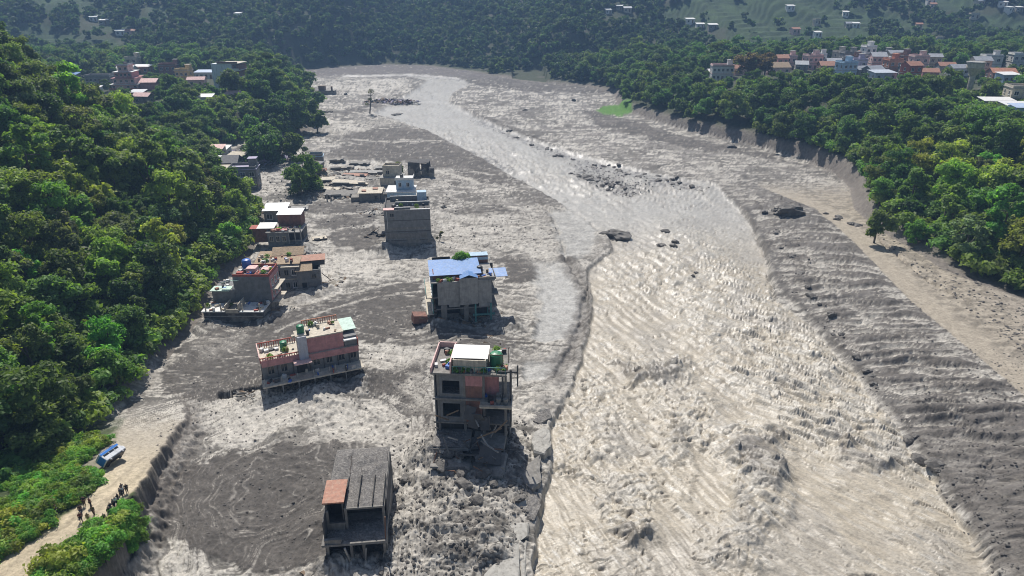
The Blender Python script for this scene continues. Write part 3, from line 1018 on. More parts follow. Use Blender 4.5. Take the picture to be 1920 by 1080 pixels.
TREES = []   # (crown, trunk, height)
for i in range(9):
    h_ = [8, 9, 7.5, 10, 8.5, 7, 9.5, 8, 11][i]
    cm, lb = crown_mesh(100 + i, 5200, R_=[3.2, 3.6, 3.0, 3.4, 2.8, 3.3, 3.9, 2.7, 3.1][i], height=h_, nl=[12, 15, 11, 16, 10, 13, 17, 10, 14][i],
                        size=[.30, .32, .36, .30, .28, .40, .30, .32, .34][i], flat=[.8, .9, .7, 1.3, .9, .6, .8, 1.2, 1.5][i])
    TREES.append((cm, trunk_mesh(i, lb, h_), h_))
LOWCROWN = []  # coarse crowns for the far woods
for i in range(5):
    cm, lb = crown_mesh(300 + i, 620, R_=[3.2, 3.6, 2.8, 3.3, 4.0][i], height=[7, 8, 9, 7.5, 8][i], nl=9, size=0.72, flat=1.0)
    LOWCROWN.append(cm)
BUSHES = []
for i in range(5):
    rs_ = np.random.RandomState(500 + i)
    lb = [(rs_.uniform(-.6, .6), rs_.uniform(-.6, .6), rs_.uniform(.25, .75), rs_.uniform(.3, .55)) for _ in range(7)]
    V_, F_, T_ = leaf_cloud(rs_, lb, 650, 0.17, 0.3)
    me_ = mesh_np('foliage', V_, F_)
    ta_ = me_.attributes.new('tone', 'FLOAT', 'POINT')
    ta_.data.foreach_set('value', T_.astype(np.float32))
    me_.materials.append(LEAF)
    BUSHES.append(me_)

TONES = {
    'dark green': (0.081, 0.130, 0.053, 1),
    'deep green': (0.106, 0.172, 0.058, 1),
    'mid green': (0.152, 0.227, 0.068, 1),
    'yellow-green': (0.244, 0.297, 0.077, 1),
    'bright green': (0.165, 0.297, 0.066, 1),
    'grey-green': (0.165, 0.205, 0.106, 1),
}


def add_tree(x, y, z, i, s, tone, label, group, name='tree', rz=None):
    cm, tm, h = TREES[i % len(TREES)]
    t = empty(name, (x, y, z), R.uniform(0, 6.28) if rz is None else rz, label, 'tree', group)
    t.scale = (s, s, s * R.uniform(.9, 1.12))
    c = link('crown', cm, t)
    c.color = TONES[tone]
    k = link('trunk', tm, t)
    return t


def scatter(xmin, xmax, ymin, ymax, step, seed, jitter=0.45):
    rs = np.random.RandomState(seed)
    gx = np.arange(xmin, xmax, step)
    gy = np.arange(ymin, ymax, step * 0.9)
    X, Y = np.meshgrid(gx, gy)
    X = X + (np.arange(len(gy))[:, None] % 2) * step * .5
    X = X + rs.uniform(-jitter, jitter, X.shape) * step
    Y = Y + rs.uniform(-jitter, jitter, Y.shape) * step
    return X.ravel(), Y.ravel(), rs


# places kept free of trees: (x, y, radius)
CLEAR = []


def clear_ok(x, y, extra=0.0):
    m = np.ones(np.shape(x), bool)
    for cx, cy, r in CLEAR:
        m &= (x - cx) ** 2 + (y - cy) ** 2 > (r + extra) ** 2
    return m


def gn_scatter(name, pts, meshes, color, label=None, kind='stuff'):
    """one object that carries a mass of plants, instanced by geometry nodes; pts: x, y, z, scale, rot, index"""
    pts = np.asarray(pts, np.float32)
    me = bpy.data.meshes.new(name)
    me.vertices.add(len(pts))
    me.vertices.foreach_set('co', pts[:, :3].reshape(-1))
    for nm, col, ty in (('s', 3, 'FLOAT'), ('r', 4, 'FLOAT'), ('k', 5, 'INT')):
        a = me.attributes.new(nm, ty, 'POINT')
        a.data.foreach_set('value', pts[:, col].astype(np.int32 if ty == 'INT' else np.float32))
    o = bpy.data.objects.new(name, me)
    COL.objects.link(o)
    o.color = color
    tag(o, label, None, None, kind)
    src = bpy.data.collections.new(name + '_kinds')
    for i, m in enumerate(meshes):
        q = bpy.data.objects.new('kind_%02d' % i, m)
        src.objects.link(q)
    ng = bpy.data.node_groups.new(name, 'GeometryNodeTree')
    ng.interface.new_socket('Geometry', in_out='INPUT', socket_type='NodeSocketGeometry')
    ng.interface.new_socket('Geometry', in_out='OUTPUT', socket_type='NodeSocketGeometry')
    L = ng.links.new
    gi = ng.nodes.new('NodeGroupInput')
    go = ng.nodes.new('NodeGroupOutput')
    ci = ng.nodes.new('GeometryNodeCollectionInfo')
    ci.inputs['Collection'].default_value = src
    ci.inputs['Separate Children'].default_value = True
    ci.inputs['Reset Children'].default_value = True
    ip = ng.nodes.new('GeometryNodeInstanceOnPoints')
    ip.inputs['Pick Instance'].default_value = True

    def attr(nm, ty):
        a = ng.nodes.new('GeometryNodeInputNamedAttribute')
        a.data_type = ty
        a.inputs['Name'].default_value = nm
        return a.outputs['Attribute']
    cx = ng.nodes.new('ShaderNodeCombineXYZ')
    L(attr('r', 'FLOAT'), cx.inputs['Z'])
    L(gi.outputs[0], ip.inputs['Points'])
    L(ci.outputs[0], ip.inputs['Instance'])
    L(attr('k', 'INT'), ip.inputs['Instance Index'])
    L(cx.outputs[0], ip.inputs['Rotation'])
    L(attr('s', 'FLOAT'), ip.inputs['Scale'])
    L(ip.outputs[0], go.inputs[0])
    md = o.modifiers.new('scatter', 'NODES')
    md.node_group = ng
    return o


VIEWS = []   # (x, y, z, half width): buildings that show over the trees


def crown_limit(x, y, z, s, h=9.0):
    """trees below a building stay low enough for it to show, as they do in the photo"""
    dist = math.hypot(x, y)
    for bx, by, bz, hw in VIEWS:
        bd = math.hypot(bx, by)
        if not (dist < bd and bd - dist < 75):
            continue
        # sideways offset from the line to the building
        off = abs(x * by - y * bx) / bd
        if off > hw * dist / bd + 2.6 * s:
            continue
        lim = CAM_H + (bz - CAM_H) * dist / bd
        s = min(s, (lim - z) / h)
    return s


def in_view(x, y, z, m=120):
    u, v = project(x, y, z)
    dep = y * CT - (z - CAM_H) * ST
    return (dep > 5) & (u > -m) & (u < 1920 + m) & (v > -m) & (v < 1080 + m)


def plant_woods():
    """every tree of the two near slopes and the plateaus; the nearest ones are things of their own"""
    cand = []
    # left spur and left-far plateau
    X, Y, rs = scatter(-210, -40, 40, 215, 4.6, 11)
    X2, Y2, _ = scatter(-330, -60, 200, 420, 6.0, 12)
    X3, Y3, _ = scatter(40, 430, 60, 420, 6.2, 13)
    for X, Y, zone in ((X, Y, 0), (X2, Y2, 1), (X3, Y3, 2)):
        d, _, _ = seg_dist(X, Y, FLOOR, True)
        ok = (~inside(X, Y, FLOOR)) & clear_ok(X, Y)
        z = hill_height(X, Y)
        if zone == 0:
            ok &= (d > 3.2) & (z > 1.0) & (X < np.interp(Y, [40, 60, 66, 90], [-51.5, -51.5, -51, -40])) & (Y > 44)
        elif zone == 1:
            ok &= (d > 2.5) & (z > 1.5)
        else:
            ok &= (d > 2.4)
            ok &= ~((z > 13) & (Y > 150) & (noise(X / 24, Y / 24, 88) > 0.38))
        ok &= in_view(X, Y, z + 4)
        for x, y, zz, dd in zip(X[ok], Y[ok], z[ok], d[ok]):
            dist = math.sqrt(x * x + y * y + (zz - CAM_H) ** 2)
            cand.append([x, y, zz, dd, dist, zone])
    # drop trees hidden behind the near spur
    P_ = np.array(cand)
    tx, ty, tz_ = P_[:, 0], P_[:, 1], P_[:, 2] + 9
    vis = np.ones(len(P_), bool)
    for f in np.linspace(0.35, 0.97, 28):
        hx, hy = tx * f, ty * f
        hz = CAM_H + (tz_ - CAM_H) * f
        vis &= hill_height(hx, hy) + 1.5 < hz
    P_ = P_[vis]
    P_ = P_[np.argsort(P_[:, 4])]
    return P_


LEFT_TONES = ['dark green', 'deep green', 'mid green', 'mid green', 'yellow-green', 'grey-green', 'bright green', 'deep green']
RIGHT_TONES = ['deep green', 'mid green', 'bright green', 'mid green', 'bright green', 'grey-green', 'yellow-green']
FAR_TONES = ['dark green', 'deep green', 'dark green', 'deep green', 'mid green', 'grey-green']


def place_woods():
    P_ = plant_woods()
    rest = {0: [], 1: [], 2: []}
    nm = 0
    for i, (x, y, z, d, dist, zone) in enumerate(P_):
        zone = int(zone)
        s = R.uniform(0.72, 1.15) * (1.0 if zone == 0 else 1.12)
        if d < 7:
            s *= 0.85
        if zone:
            s = crown_limit(x, y, z, s)
            if s < 0.38:
                continue
        if nm < 285:
            nm += 1
            tones = LEFT_TONES if zone == 0 else RIGHT_TONES if (zone == 2 and y < 230) else FAR_TONES
            q = noise(np.array([x / 13]), np.array([y / 13]), 99)[0]
            tone = tones[int(min(len(tones) - 1, max(0, (q * 0.9 + 0.5 + R.uniform(-.25, .25)) * len(tones))))]
            size = 'tall' if s > 0.98 else 'low' if s < 0.80 else 'medium'
            ti = R.randrange(9)
            shape = ('round', 'broad', 'low-domed', 'upright', 'slender', 'flat-topped', 'spreading', 'narrow', 'towering')[ti]
            if zone == 0:
                where = 'at the foot of' if d < 10 else 'low on' if d < 24 else 'halfway up' if d < 45 else 'high on'
                depth = 'by the road' if y < 80 else 'above the mud' if y < 125 else 'by the houses'
                label = f'{size} {shape} {tone} tree {where} the steep left slope {depth}'
                g = 'trees of the steep left slope'
            elif zone == 1:
                label, g = f'{size} {shape} {tone} tree in the wood around the left hilltop town', 'trees around the left town'
            else:
                where = 'on the edge of the right bank' if d < 12 else 'in the wood behind the right bank' if d < 45 else 'deep in the wood on the right'
                depth = 'closest' if y < 150 else 'above the track' if y < 200 else 'below the town'
                label = f'{size} {shape} {tone} tree {where} {depth}'
                g = 'trees of the right bank wood'
            add_tree(x, y, z - 0.2, ti, s, tone, label, g)
        else:
            rest[zone].append((x, y, z - 0.2, s * 1.05, R.uniform(0, 6.28), R.randrange(6)))
    for zone, name, col in ((0, 'left_slope_woods', TONES['deep green']), (1, 'left_plateau_woods', TONES['deep green']), (2, 'right_bank_woods', TONES['deep green'])):
        if rest[zone]:
            gn_scatter('woods', rest[zone], [t[0] for t in TREES[:6]], col)
    # undergrowth on the slopes
    ug = []
    for x0, x1, y0, y1, st, sc in ((-125, -44, 42, 175, 2.3, 2.3), (40, 190, 60, 240, 3.3, 2.6), (-120, -60, 200, 330, 4.5, 3.0)):
        X, Y, rs = scatter(x0, x1, y0, y1, st, 21)
        d, _, _ = seg_dist(X, Y, FLOOR, True)
        z = hill_height(X, Y)
        ok = (~inside(X, Y, FLOOR)) & (d > np.where(X > 0, 3.2, 1.8)) & in_view(X, Y, z) & clear_ok(X, Y, -1) & ((X < -51.5) | (Y > 84) | (X > 0))
        for x, y, zz in zip(X[ok], Y[ok], z[ok]):
            ug.append((x, y, zz - 0.1, sc * rs.uniform(.6, 1.3), rs.uniform(0, 6.28), rs.randint(5)))
    gn_scatter('undergrowth', ug, BUSHES, TONES['mid green'])
    # far woods on the hills across the valley
    fw = []
    X, Y, rs = scatter(-560, 560, 376, 800, 5.6, 31)
    z = hill_height(X, Y)
    inn = inside(X, Y, FLOOR)
    d, _, _ = seg_dist(X, Y, FLOOR, True)
    dens = 0.98 - 0.90 * field_mask(X, Y) - 0.25 * sstep(0.2, 0.5, noise(X / 30, Y / 30, 55))
    dens = np.where(d < 9, dens * 0.35, dens)
    ok = (~inn) & (d > 5) & in_view(X, Y, z + 5, 60) & (rs.rand(len(X)) < dens) & (z > 0.6) & clear_ok(X, Y, 1)
    for x, y, zz in zip(X[ok], Y[ok], z[ok]):
        fw.append((x, y, zz - 0.3, rs.uniform(.65, 1.15), rs.uniform(0, 6.28), rs.randint(5)))
    gn_scatter('distant_woods', fw, LOWCROWN, (0.066, 0.105, 0.056, 1))
    #print('near trees', nm, 'rest', {k: len(v_) for k, v_ in rest.items()}, 'under', len(ug), 'far', len(fw))

# ------------------------------------------------------------------ building kit
def concrete(name='concrete', c=(0.33, 0.32, 0.30), **k):
    return plain_mat(name, c, 0.88, 0.28, 1.2, 0.06, **k)


M_CON = concrete()
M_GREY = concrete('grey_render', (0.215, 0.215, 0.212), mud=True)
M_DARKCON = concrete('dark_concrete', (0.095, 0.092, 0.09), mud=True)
M_MUDCON = concrete('mud_coated_concrete', (0.21, 0.198, 0.18), dirt=(0.34, 0.32, 0.285))
M_CREAM = plain_mat('cream_paint', (0.56, 0.50, 0.40), 0.8)
M_WHITE = plain_mat('white_paint', (0.74, 0.73, 0.70), 0.7, 0.12)
M_PINK = plain_mat('pink_paint', (0.54, 0.26, 0.25), 0.8, 0.2)
M_PALEPINK = plain_mat('pale_pink_paint', (0.74, 0.50, 0.46), 0.8, 0.2)
M_RED = plain_mat('red_paint', (0.40, 0.10, 0.07), 0.75)
M_ORANGE = plain_mat('orange_paint', (0.50, 0.22, 0.13), 0.75, 0.3)
M_RUST = plain_mat('rusty_sheet', (0.36, 0.17, 0.11), 0.7, 0.3, 2.0, 0.02, dirt=(0.42, 0.30, 0.22))
M_BRICK = plain_mat('brick_wall', (0.25, 0.13, 0.10), 0.9, 0.3)
M_BLUEROOF = plain_mat('blue_sheet', (0.12, 0.25, 0.52), 0.42, 0.15, 1.0, 0.01, dirt=(0.30, 0.38, 0.48))
M_LBLUE = plain_mat('light_blue_paint', (0.42, 0.56, 0.68), 0.7, 0.15)
M_TEAL = plain_mat('teal_paint', (0.08, 0.24, 0.22), 0.7, 0.25)
M_MINT = plain_mat('mint_sheet', (0.50, 0.66, 0.56), 0.6, 0.15)
M_GREENP = plain_mat('green_plastic', (0.03, 0.22, 0.10), 0.4, 0.1, 1, 0)
M_BLACKP = plain_mat('black_plastic', (0.03, 0.03, 0.032), 0.5, 0.1, 1, 0)
M_BLUEP = plain_mat('blue_plastic', (0.04, 0.14, 0.50), 0.4, 0.1, 1, 0)
M_METAL = plain_mat('grey_sheet', (0.45, 0.46, 0.47), 0.45, 0.2, 1.2, 0.01, metallic=0.3)
M_WSHEET = plain_mat('white_sheet', (0.80, 0.79, 0.76), 0.45, 0.08, 1.2, 0.01, dirt_amt=0.2)
M_THATCH = plain_mat('tan_roof', (0.36, 0.27, 0.18), 0.9, 0.35, 3.0, 0.05)
M_GLASS = plain_mat('dark_window', (0.025, 0.03, 0.035), 0.12, 0.1, 1, 0)
M_SHADEBLACK = plain_mat('shade_black', (0.035, 0.034, 0.033), 0.95, 0.2, 1, 0.02)  # near-black, paints in the shade of interiors and openings
M_WOOD = plain_mat('wood', (0.20, 0.14, 0.09), 0.85, 0.3, 4, 0.02)
M_REBAR = plain_mat('rusty_steel', (0.14, 0.07, 0.045), 0.8, 0.2, 6, 0)
M_LILAC = plain_mat('lilac_paint', (0.42, 0.38, 0.50), 0.75, 0.2)
M_YELLOW = plain_mat('yellow_paint', (0.60, 0.46, 0.22), 0.75, 0.2)
M_GRAVEL = plain_mat('gravel_heap', (0.17, 0.16, 0.15), 0.95, 0.5, 6.0, 0.25, dirt=(0.32, 0.30, 0.27), dirt_amt=0.7)


def boxes_mesh(name, boxes, jit=0.0, seed=1):
    """boxes: (x0, x1, y0, y1, z0, z1[, tilt matrix])"""
    V, F = [], []
    r = random.Random(seed)
    for b in boxes:
        x0, x1, y0, y1, z0, z1 = b[:6]
        c = [Vector((x, y, z)) for z in (z0, z1) for y in (y0, y1) for x in (x0, x1)]
        if jit:
            c = [p + Vector((r.uniform(-jit, jit), r.uniform(-jit, jit), r.uniform(-jit, jit) * .6)) for p in c]
        if len(b) > 6 and b[6] is not None:
            piv = Vector(((x0 + x1) / 2, (y0 + y1) / 2, (z0 + z1) / 2))
            rx, ry, rz_ = b[6]
            Mx = Matrix.Rotation(rad(rz_), 3, 'Z') @ Matrix.Rotation(rad(ry), 3, 'Y') @ Matrix.Rotation(rad(rx), 3, 'X')
            c = [piv + Mx @ (p - piv) for p in c]
        k = len(V)
        V += [tuple(p) for p in c]
        F += [(k, k + 2, k + 3, k + 1), (k + 4, k + 5, k + 7, k + 6), (k, k + 1, k + 5, k + 4), (k + 2, k + 6, k + 7, k + 3), (k, k + 4, k + 6, k + 2), (k + 1, k + 3, k + 7, k + 5)]
    me = bpy.data.meshes.new(name)
    me.from_pydata(V, [], F)
    return me


SPLIT = set('''column pilaster floor_slab roof_slab fallen_slab fallen_beam roof_beam balcony patio awning annex leg frame_column frame_beam shack roof_clutter
hanging_panel floor_band awning_post side_windows side_stripe inner_wall broken_wall wall side_wall parapet_coping broken_floor mud_band balcony_slab wall_band inner_parapet
stair_frame tank_stand pink_wall right_wall low_wall post tank_frame base_band roof_rib parapet rear_block_band red_band patio_wall broken_edge clutter side_wall upper_side'''.split())


def P(parent, name, mat, *boxes, jit=0.0, label=None):
    if name in SPLIT and len(boxes) > 1:
        for b_ in boxes:
            q = P(parent, name, mat, b_, jit=jit)
            if label:
                q['label'] = label
        return q
    o = link(name, boxes_mesh(name, boxes, jit, len(boxes) + len(name)), parent, mat)
    if label:
        o['label'] = label
    return o


def cyl(parent, name, mat, x, y, z, r, h, k=14, r2=None, dome=False):
    V, F = [], []
    prof = [(r, 0), (r, h * .82 if dome else h), (r * .8, h * .93), (r * .3, h)] if dome else [(r, 0), (r2 if r2 is not None else r, h)]
    for rr, zz in prof:
        for j in range(k):
            t = 2 * math.pi * j / k
            V.append((rr * math.cos(t), rr * math.sin(t), zz))
    for i in range(len(prof) - 1):
        for j in range(k):
            F.append((i * k + j, i * k + (j + 1) % k, (i + 1) * k + (j + 1) % k, (i + 1) * k + j))
    F.append(tuple(range(k))[::-1])
    F.append(tuple(range((len(prof) - 1) * k, len(prof) * k)))
    me = bpy.data.meshes.new(name)
    me.from_pydata(V, [], F)
    o = link(name, me, parent, mat)
    o.location = (x, y, z)
    return o


_WIN = {}


def window_mesh(w, h, frame_mat):
    key = (round(w, 1), round(h, 1), frame_mat.name)
    if key not in _WIN:
        f = .07
        fr = boxes_mesh('window', [(-w / 2, w / 2, -.06, .03, -h / 2, -h / 2 + f), (-w / 2, w / 2, -.06, .03, h / 2 - f, h / 2),
                                   (-w / 2, -w / 2 + f, -.06, .03, -h / 2 + f, h / 2 - f), (w / 2 - f, w / 2, -.06, .03, -h / 2 + f, h / 2 - f), (-.03, .03, -.05, .03, -h / 2 + f, h / 2 - f),
                                   (-w / 2 - .08, w / 2 + .08, -.16, .02, -h / 2 - .1, -h / 2 - .01)])
        fr.materials.append(frame_mat)
        pn = boxes_mesh('pane', [(-w / 2 + f * .6, w / 2 - f * .6, -.02, .012, -h / 2 + f * .6, h / 2 - f * .6)])
        pn.materials.append(M_GLASS)
        _WIN[key] = (fr, pn)
    return _WIN[key]


def window(parent, x, y, z, w=1.0, h=1.2, side='f', frame=None, sub=True):
    fr, pn = window_mesh(w, h, frame or M_WHITE)
    o = link('window', fr, parent)
    o.location = (x, y, z)
    o.rotation_euler = (0, 0, {'f': 0, 'r': math.pi / 2, 'l': -math.pi / 2, 'b': math.pi}[side])
    link('pane', pn, o)
    return o


def gable_roof(parent, mat, x0, x1, y0, y1, z, rise, over=0.35, thick=0.09, name='roof', axis='x'):
    a, b, c, d = x0 - over, x1 + over, y0 - over, y1 + over
    if axis == 'x':
        m = (c + d) / 2
        V = [(a, c, z), (b, c, z), (b, m, z + rise), (a, m, z + rise), (a, d, z), (b, d, z)]
    else:
        m = (a + b) / 2
        V = [(a, c, z), (a, d, z), (m, d, z + rise), (m, c, z + rise), (b, c, z), (b, d, z)]
    n = len(V)
    V2 = V + [(p[0], p[1], p[2] - thick) for p in V]
    F = [(0, 1, 2, 3), (3, 2, 5, 4), (n + 3, n + 2, n + 1, n), (n + 4, n + 5, n + 2, n + 3), (0, n, n + 1, 1), (4, 5, n + 5, n + 4), (0, 3, n + 3, n), (3, 4, n + 4, n + 3), (1, n + 1, n + 2, 2), (2, n + 2, n + 5, 5)]
    me = bpy.data.meshes.new(name)
    me.from_pydata(V2, [], F)
    return link(name, me, parent, mat)


def shed_roof(parent, mat, x0, x1, y0, y1, zf, zb, over=0.3, thick=0.08, name='roof'):
    V = [(x0 - over, y0 - over, zf), (x1 + over, y0 - over, zf), (x1 + over, y1 + over, zb), (x0 - over, y1 + over, zb)]
    V2 = V + [(p[0], p[1], p[2] - thick) for p in V]
    F = [(0, 1, 2, 3), (7, 6, 5, 4), (0, 4, 5, 1), (1, 5, 6, 2), (2, 6, 7, 3), (3, 7, 4, 0)]
    me = bpy.data.meshes.new(name)
    me.from_pydata(V2, [], F)
    return link(name, me, parent, mat)


def house(name, label, x, y, z, w, d, floors, wall, roof_kind='flat', roof=None, rz=0.0, fh=2.9, nwin=2, group=None, cat='house', frame=None, tank=None, trim=None, side=True):
    """whole building: walls, slabs between storeys, windows with panes, door, roof or parapet, tank"""
    t = empty(name, (x, y, z), rad(rz), label, cat, group)
    h = floors * fh
    P(t, 'wall', wall, (-w / 2, w / 2, -d / 2, d / 2, -2.5, h))
    if floors > 1:
        P(t, 'floor_band', trim or M_CON, *[(-w / 2 - .12, w / 2 + .12, -d / 2 - .12, d / 2 + .12, fh * k - .1, fh * k + .1) for k in range(1, floors)])
    for k in range(floors):
        zc = fh * k + fh * .52
        for i in range(nwin):
            xx = -w / 2 + w * (i + .5) / nwin
            if k == 0 and i == nwin // 2:
                P(t, 'door', M_WOOD, (xx - .45, xx + .45, -d / 2 - .04, -d / 2 + .05, 0, 2.05))
            else:
                window(t, xx, -d / 2, zc, min(1.3, w / nwin * .55), 1.25, 'f', frame)
        if side:
            sx = 'r' if x < 0 else 'l'
            for i in range(max(1, int(d // 3))):
                yy = -d / 2 + d * (i + .5) / max(1, int(d // 3))
                window(t, w / 2 if sx == 'r' else -w / 2, yy, zc, 1.0, 1.2, sx, frame)
    rm = roof or M_CON
    if roof_kind == 'flat':
        P(t, 'roof', rm, (-w / 2 - .25, w / 2 + .25, -d / 2 - .25, d / 2 + .25, h, h + .16))
        P(t, 'parapet', trim or wall, (-w / 2, w / 2, -d / 2, -d / 2 + .14, h + .163, h + .8), (-w / 2, w / 2, d / 2 - .14, d / 2, h + .163, h + .8),
          (-w / 2, -w / 2 + .14, -d / 2 + .14, d / 2 - .14, h + .163, h + .8), (w / 2 - .14, w / 2, -d / 2 + .14, d / 2 - .14, h + .163, h + .8))
        if floors > 1:
            P(t, 'stair_head', wall, (w / 2 - 2.2, w / 2 - .2, d / 2 - 2.4, d / 2 - .2, h + .163, h + 2.3))
            P(t, 'stair_roof', rm, (w / 2 - 2.4, w / 2, d / 2 - 2.6, d / 2, h + 2.302, h + 2.42))
    elif roof_kind == 'gable':
        gable_roof(t, rm, -w / 2, w / 2, -d / 2, d / 2, h + .02, min(w, d) * .28, axis='x')
        V = [(-w / 2, -d / 2, h), (-w / 2, d / 2, h), (-w / 2, 0, h + min(w, d) * .25), (w / 2, -d / 2, h), (w / 2, d / 2, h), (w / 2, 0, h + min(w, d) * .25)]
        me = bpy.data.meshes.new('gable')
        me.from_pydata(V, [], [(0, 2, 1), (3, 4, 5), (0, 3, 5, 2), (1, 2, 5, 4), (0, 1, 4, 3)])
        link('gable', me, t, wall)
    else:
        shed_roof(t, rm, -w / 2, w / 2, -d / 2, d / 2, h + .15, h + .75)
        P(t, 'gable', wall, (-w / 2 + .02, w / 2 - .02, -d / 2 + .4, d / 2 - .02, h, h + .25))
    if tank:
        cyl(t, 'water_tank', tank, -w / 4, 0, h + .165, .55, 1.3, dome=True)
    return t


# ------------------------------------------------------------------ foreground ruin with the brown slab
def ruin_front():
    t = empty('ruined_house', (-18.4, 49.8, -.5), rad(6), 'grey concrete frame ruin with a brown slab on its stair head, nearest the camera', 'ruined house')
    Y = 1.7        # the upper storey stands back behind a strip of open slab
    P(t, 'roof_slab', M_MUDCON, (2.65, 6.45, Y, 11.0, 5.72, 5.92), (.9, 2.65, Y + 2.9, 11.0, 5.72, 5.92))
    P(t, 'roof_beam', M_SHADEBLACK, *[(x, x + .09, Y + .1, Y + 4.4, 5.923, 6.2 + .08 * (i % 2)) for i, x in enumerate((2.66, 3.9, 5.25, 6.28))], jit=.03)
    P(t, 'stair_head', M_DARKCON, (.9, 1.05, Y + .1, Y + 2.85, 5.7, 6.7), (2.45, 2.6, Y + .1, Y + 2.85, 5.7, 6.7), (1.05, 2.45, Y + 2.7, Y + 2.85, 5.7, 6.7))
    P(t, 'stair_roof', M_RUST, (.72, 2.75, Y - .15, Y + 3.2, 6.703, 6.85), label='flat brown slab over the stair head')
    for x, y0 in ((.92, Y), (2.66, Y), (6.2, Y), (6.2, Y + 4), (.92, Y + 4)):
        P(t, 'column', M_MUDCON, (x, x + .22, y0, y0 + .22, 3.42, 5.72))
    for x, y0 in ((.92, 0), (3.1, 0), (6.2, 0), (6.2, 4), (.92, 4)):
        P(t, 'column', M_MUDCON, (x, x + .24, y0, y0 + .24, -1, 3.2))
    P(t, 'column', M_REBAR, (6.5, 6.62, -.1, .02, 3.42, 6.2, (3, 3, 0)), label='thin brown post at the right front corner')
    P(t, 'floor_slab', M_MUDCON, (.6, 6.6, -.3, 10.5, 3.2, 3.42), jit=.05)
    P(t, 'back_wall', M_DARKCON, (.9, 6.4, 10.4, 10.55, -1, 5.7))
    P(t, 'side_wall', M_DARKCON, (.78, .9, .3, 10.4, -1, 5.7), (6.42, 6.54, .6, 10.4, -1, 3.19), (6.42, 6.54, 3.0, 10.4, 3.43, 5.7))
    P(t, 'partition', M_SHADEBLACK, (.95, 6.4, 3.4, 3.5, -1, 3.19))  # wall coloured near-black to paint in the dark of the room
    P(t, 'partition', M_SHADEBLACK, (.95, 6.4, Y + 2.2, Y + 2.3, 3.43, 5.7))
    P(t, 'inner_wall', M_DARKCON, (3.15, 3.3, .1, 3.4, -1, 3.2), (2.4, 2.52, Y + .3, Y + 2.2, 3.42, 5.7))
    P(t, 'broken_wall', M_MUDCON, (.9, 2.4, -.1, .1, 3.42, 3.9), (4.3, 4.5, .1, .25, 1.0, 3.2), (.9, 2.6, Y, Y + .12, 3.42, 4.3), jit=.12)
    P(t, 'fallen_beam', M_CON, (2.9, 3.05, -.5, -.35, .4, 3.3, (8, -10, 0)), (4.5, 4.6, -.4, -.3, .8, 2.9, (4, 6, 0)))
    heap(t, 'gravel', 2.7, 6.4, Y + 3.6, 10.9, 5.923, .6, 5)
    heap(t, 'gravel', .95, 2.7, Y + 3.2, 10.9, 5.923, .5, 15)
    heap(t, 'gravel', 2.8, 6.3, Y + .2, Y + 3.8, 5.923, .12, 16)
    heap(t, 'gravel', 2.6, 6.4, -.1, Y + 1.2, 3.423, .3, 6)
    heap(t, 'gravel', .8, 2.6, -.2, Y, 3.423, .2, 7)
    for i in range(12):
        x = R.choice((2.7, 3.95, 5.3, 6.3))
        y = R.uniform(Y, 9)
        P(t, 'reinforcing_bar', M_REBAR, (x, x + .035, y, y + .035, 5.95, 6.5 + R.random() * .4))
    return t


def clutter(t, x0, x1, y0, y1, z, n, seed=1, green=0):
    """the small stuff of a lived-in roof: pots, boards, buckets, cloth, sheets"""
    r = random.Random(seed)
    ms = (M_WHITE, M_BLUEP, M_WOOD, M_RUST, M_RED, M_BLACKP, M_CREAM, M_METAL, M_DARKCON)
    for _ in range(n):
        x, y = r.uniform(x0, x1), r.uniform(y0, y1)
        w, d, h = r.uniform(.12, .8), r.uniform(.12, .6), r.uniform(.08, .6)
        P(t, 'roof_clutter', r.choice(ms), (x - w / 2, x + w / 2, y - d / 2, y + d / 2, z + .004, z + h, (0, 0, r.uniform(0, 90))))
    if green:
        rs = np.random.RandomState(seed)
        lob = [(rs.uniform(x0, x1), rs.uniform(y0, y1), z + .25, rs.uniform(.2, .45)) for _ in range(green)]
        V_, F_, T_ = leaf_cloud(rs, lob, 120 * green, .13)
        me = mesh_np('potted_plants', V_, F_)
        me.attributes.new('tone', 'FLOAT', 'POINT').data.foreach_set('value', T_.astype(np.float32))
        me.materials.append(LEAF)
        o = link('potted_plants', me, t)
        o.color = TONES['bright green']
        o['kind'] = 'stuff'


def heap(parent, name, x0, x1, y0, y1, z, h, seed, n=18, mat=None):
    xs = np.linspace(x0, x1, n)
    ys = np.linspace(y0, y1, n)
    X, Y = np.meshgrid(xs, ys)
    e = np.minimum(np.minimum(X - x0, x1 - X) / (x1 - x0), np.minimum(Y - y0, y1 - Y) / (y1 - y0)) * 4
    Z = z + h * np.clip(e, 0, 1) * (0.55 + .8 * fbm(X * 1.1, Y * 1.1, 3, seed)) + .01
    Z = np.maximum(Z, z + .005)
    idx = np.arange(n * n).reshape(n, n)
    q = np.stack([idx[:-1, :-1], idx[:-1, 1:], idx[1:, 1:], idx[1:, :-1]], -1).reshape(-1, 4)
    me = mesh_np(name, np.stack([X, Y, Z], -1).reshape(-1, 3), q, True)
    return link(name, me, parent, mat or M_GRAVEL)


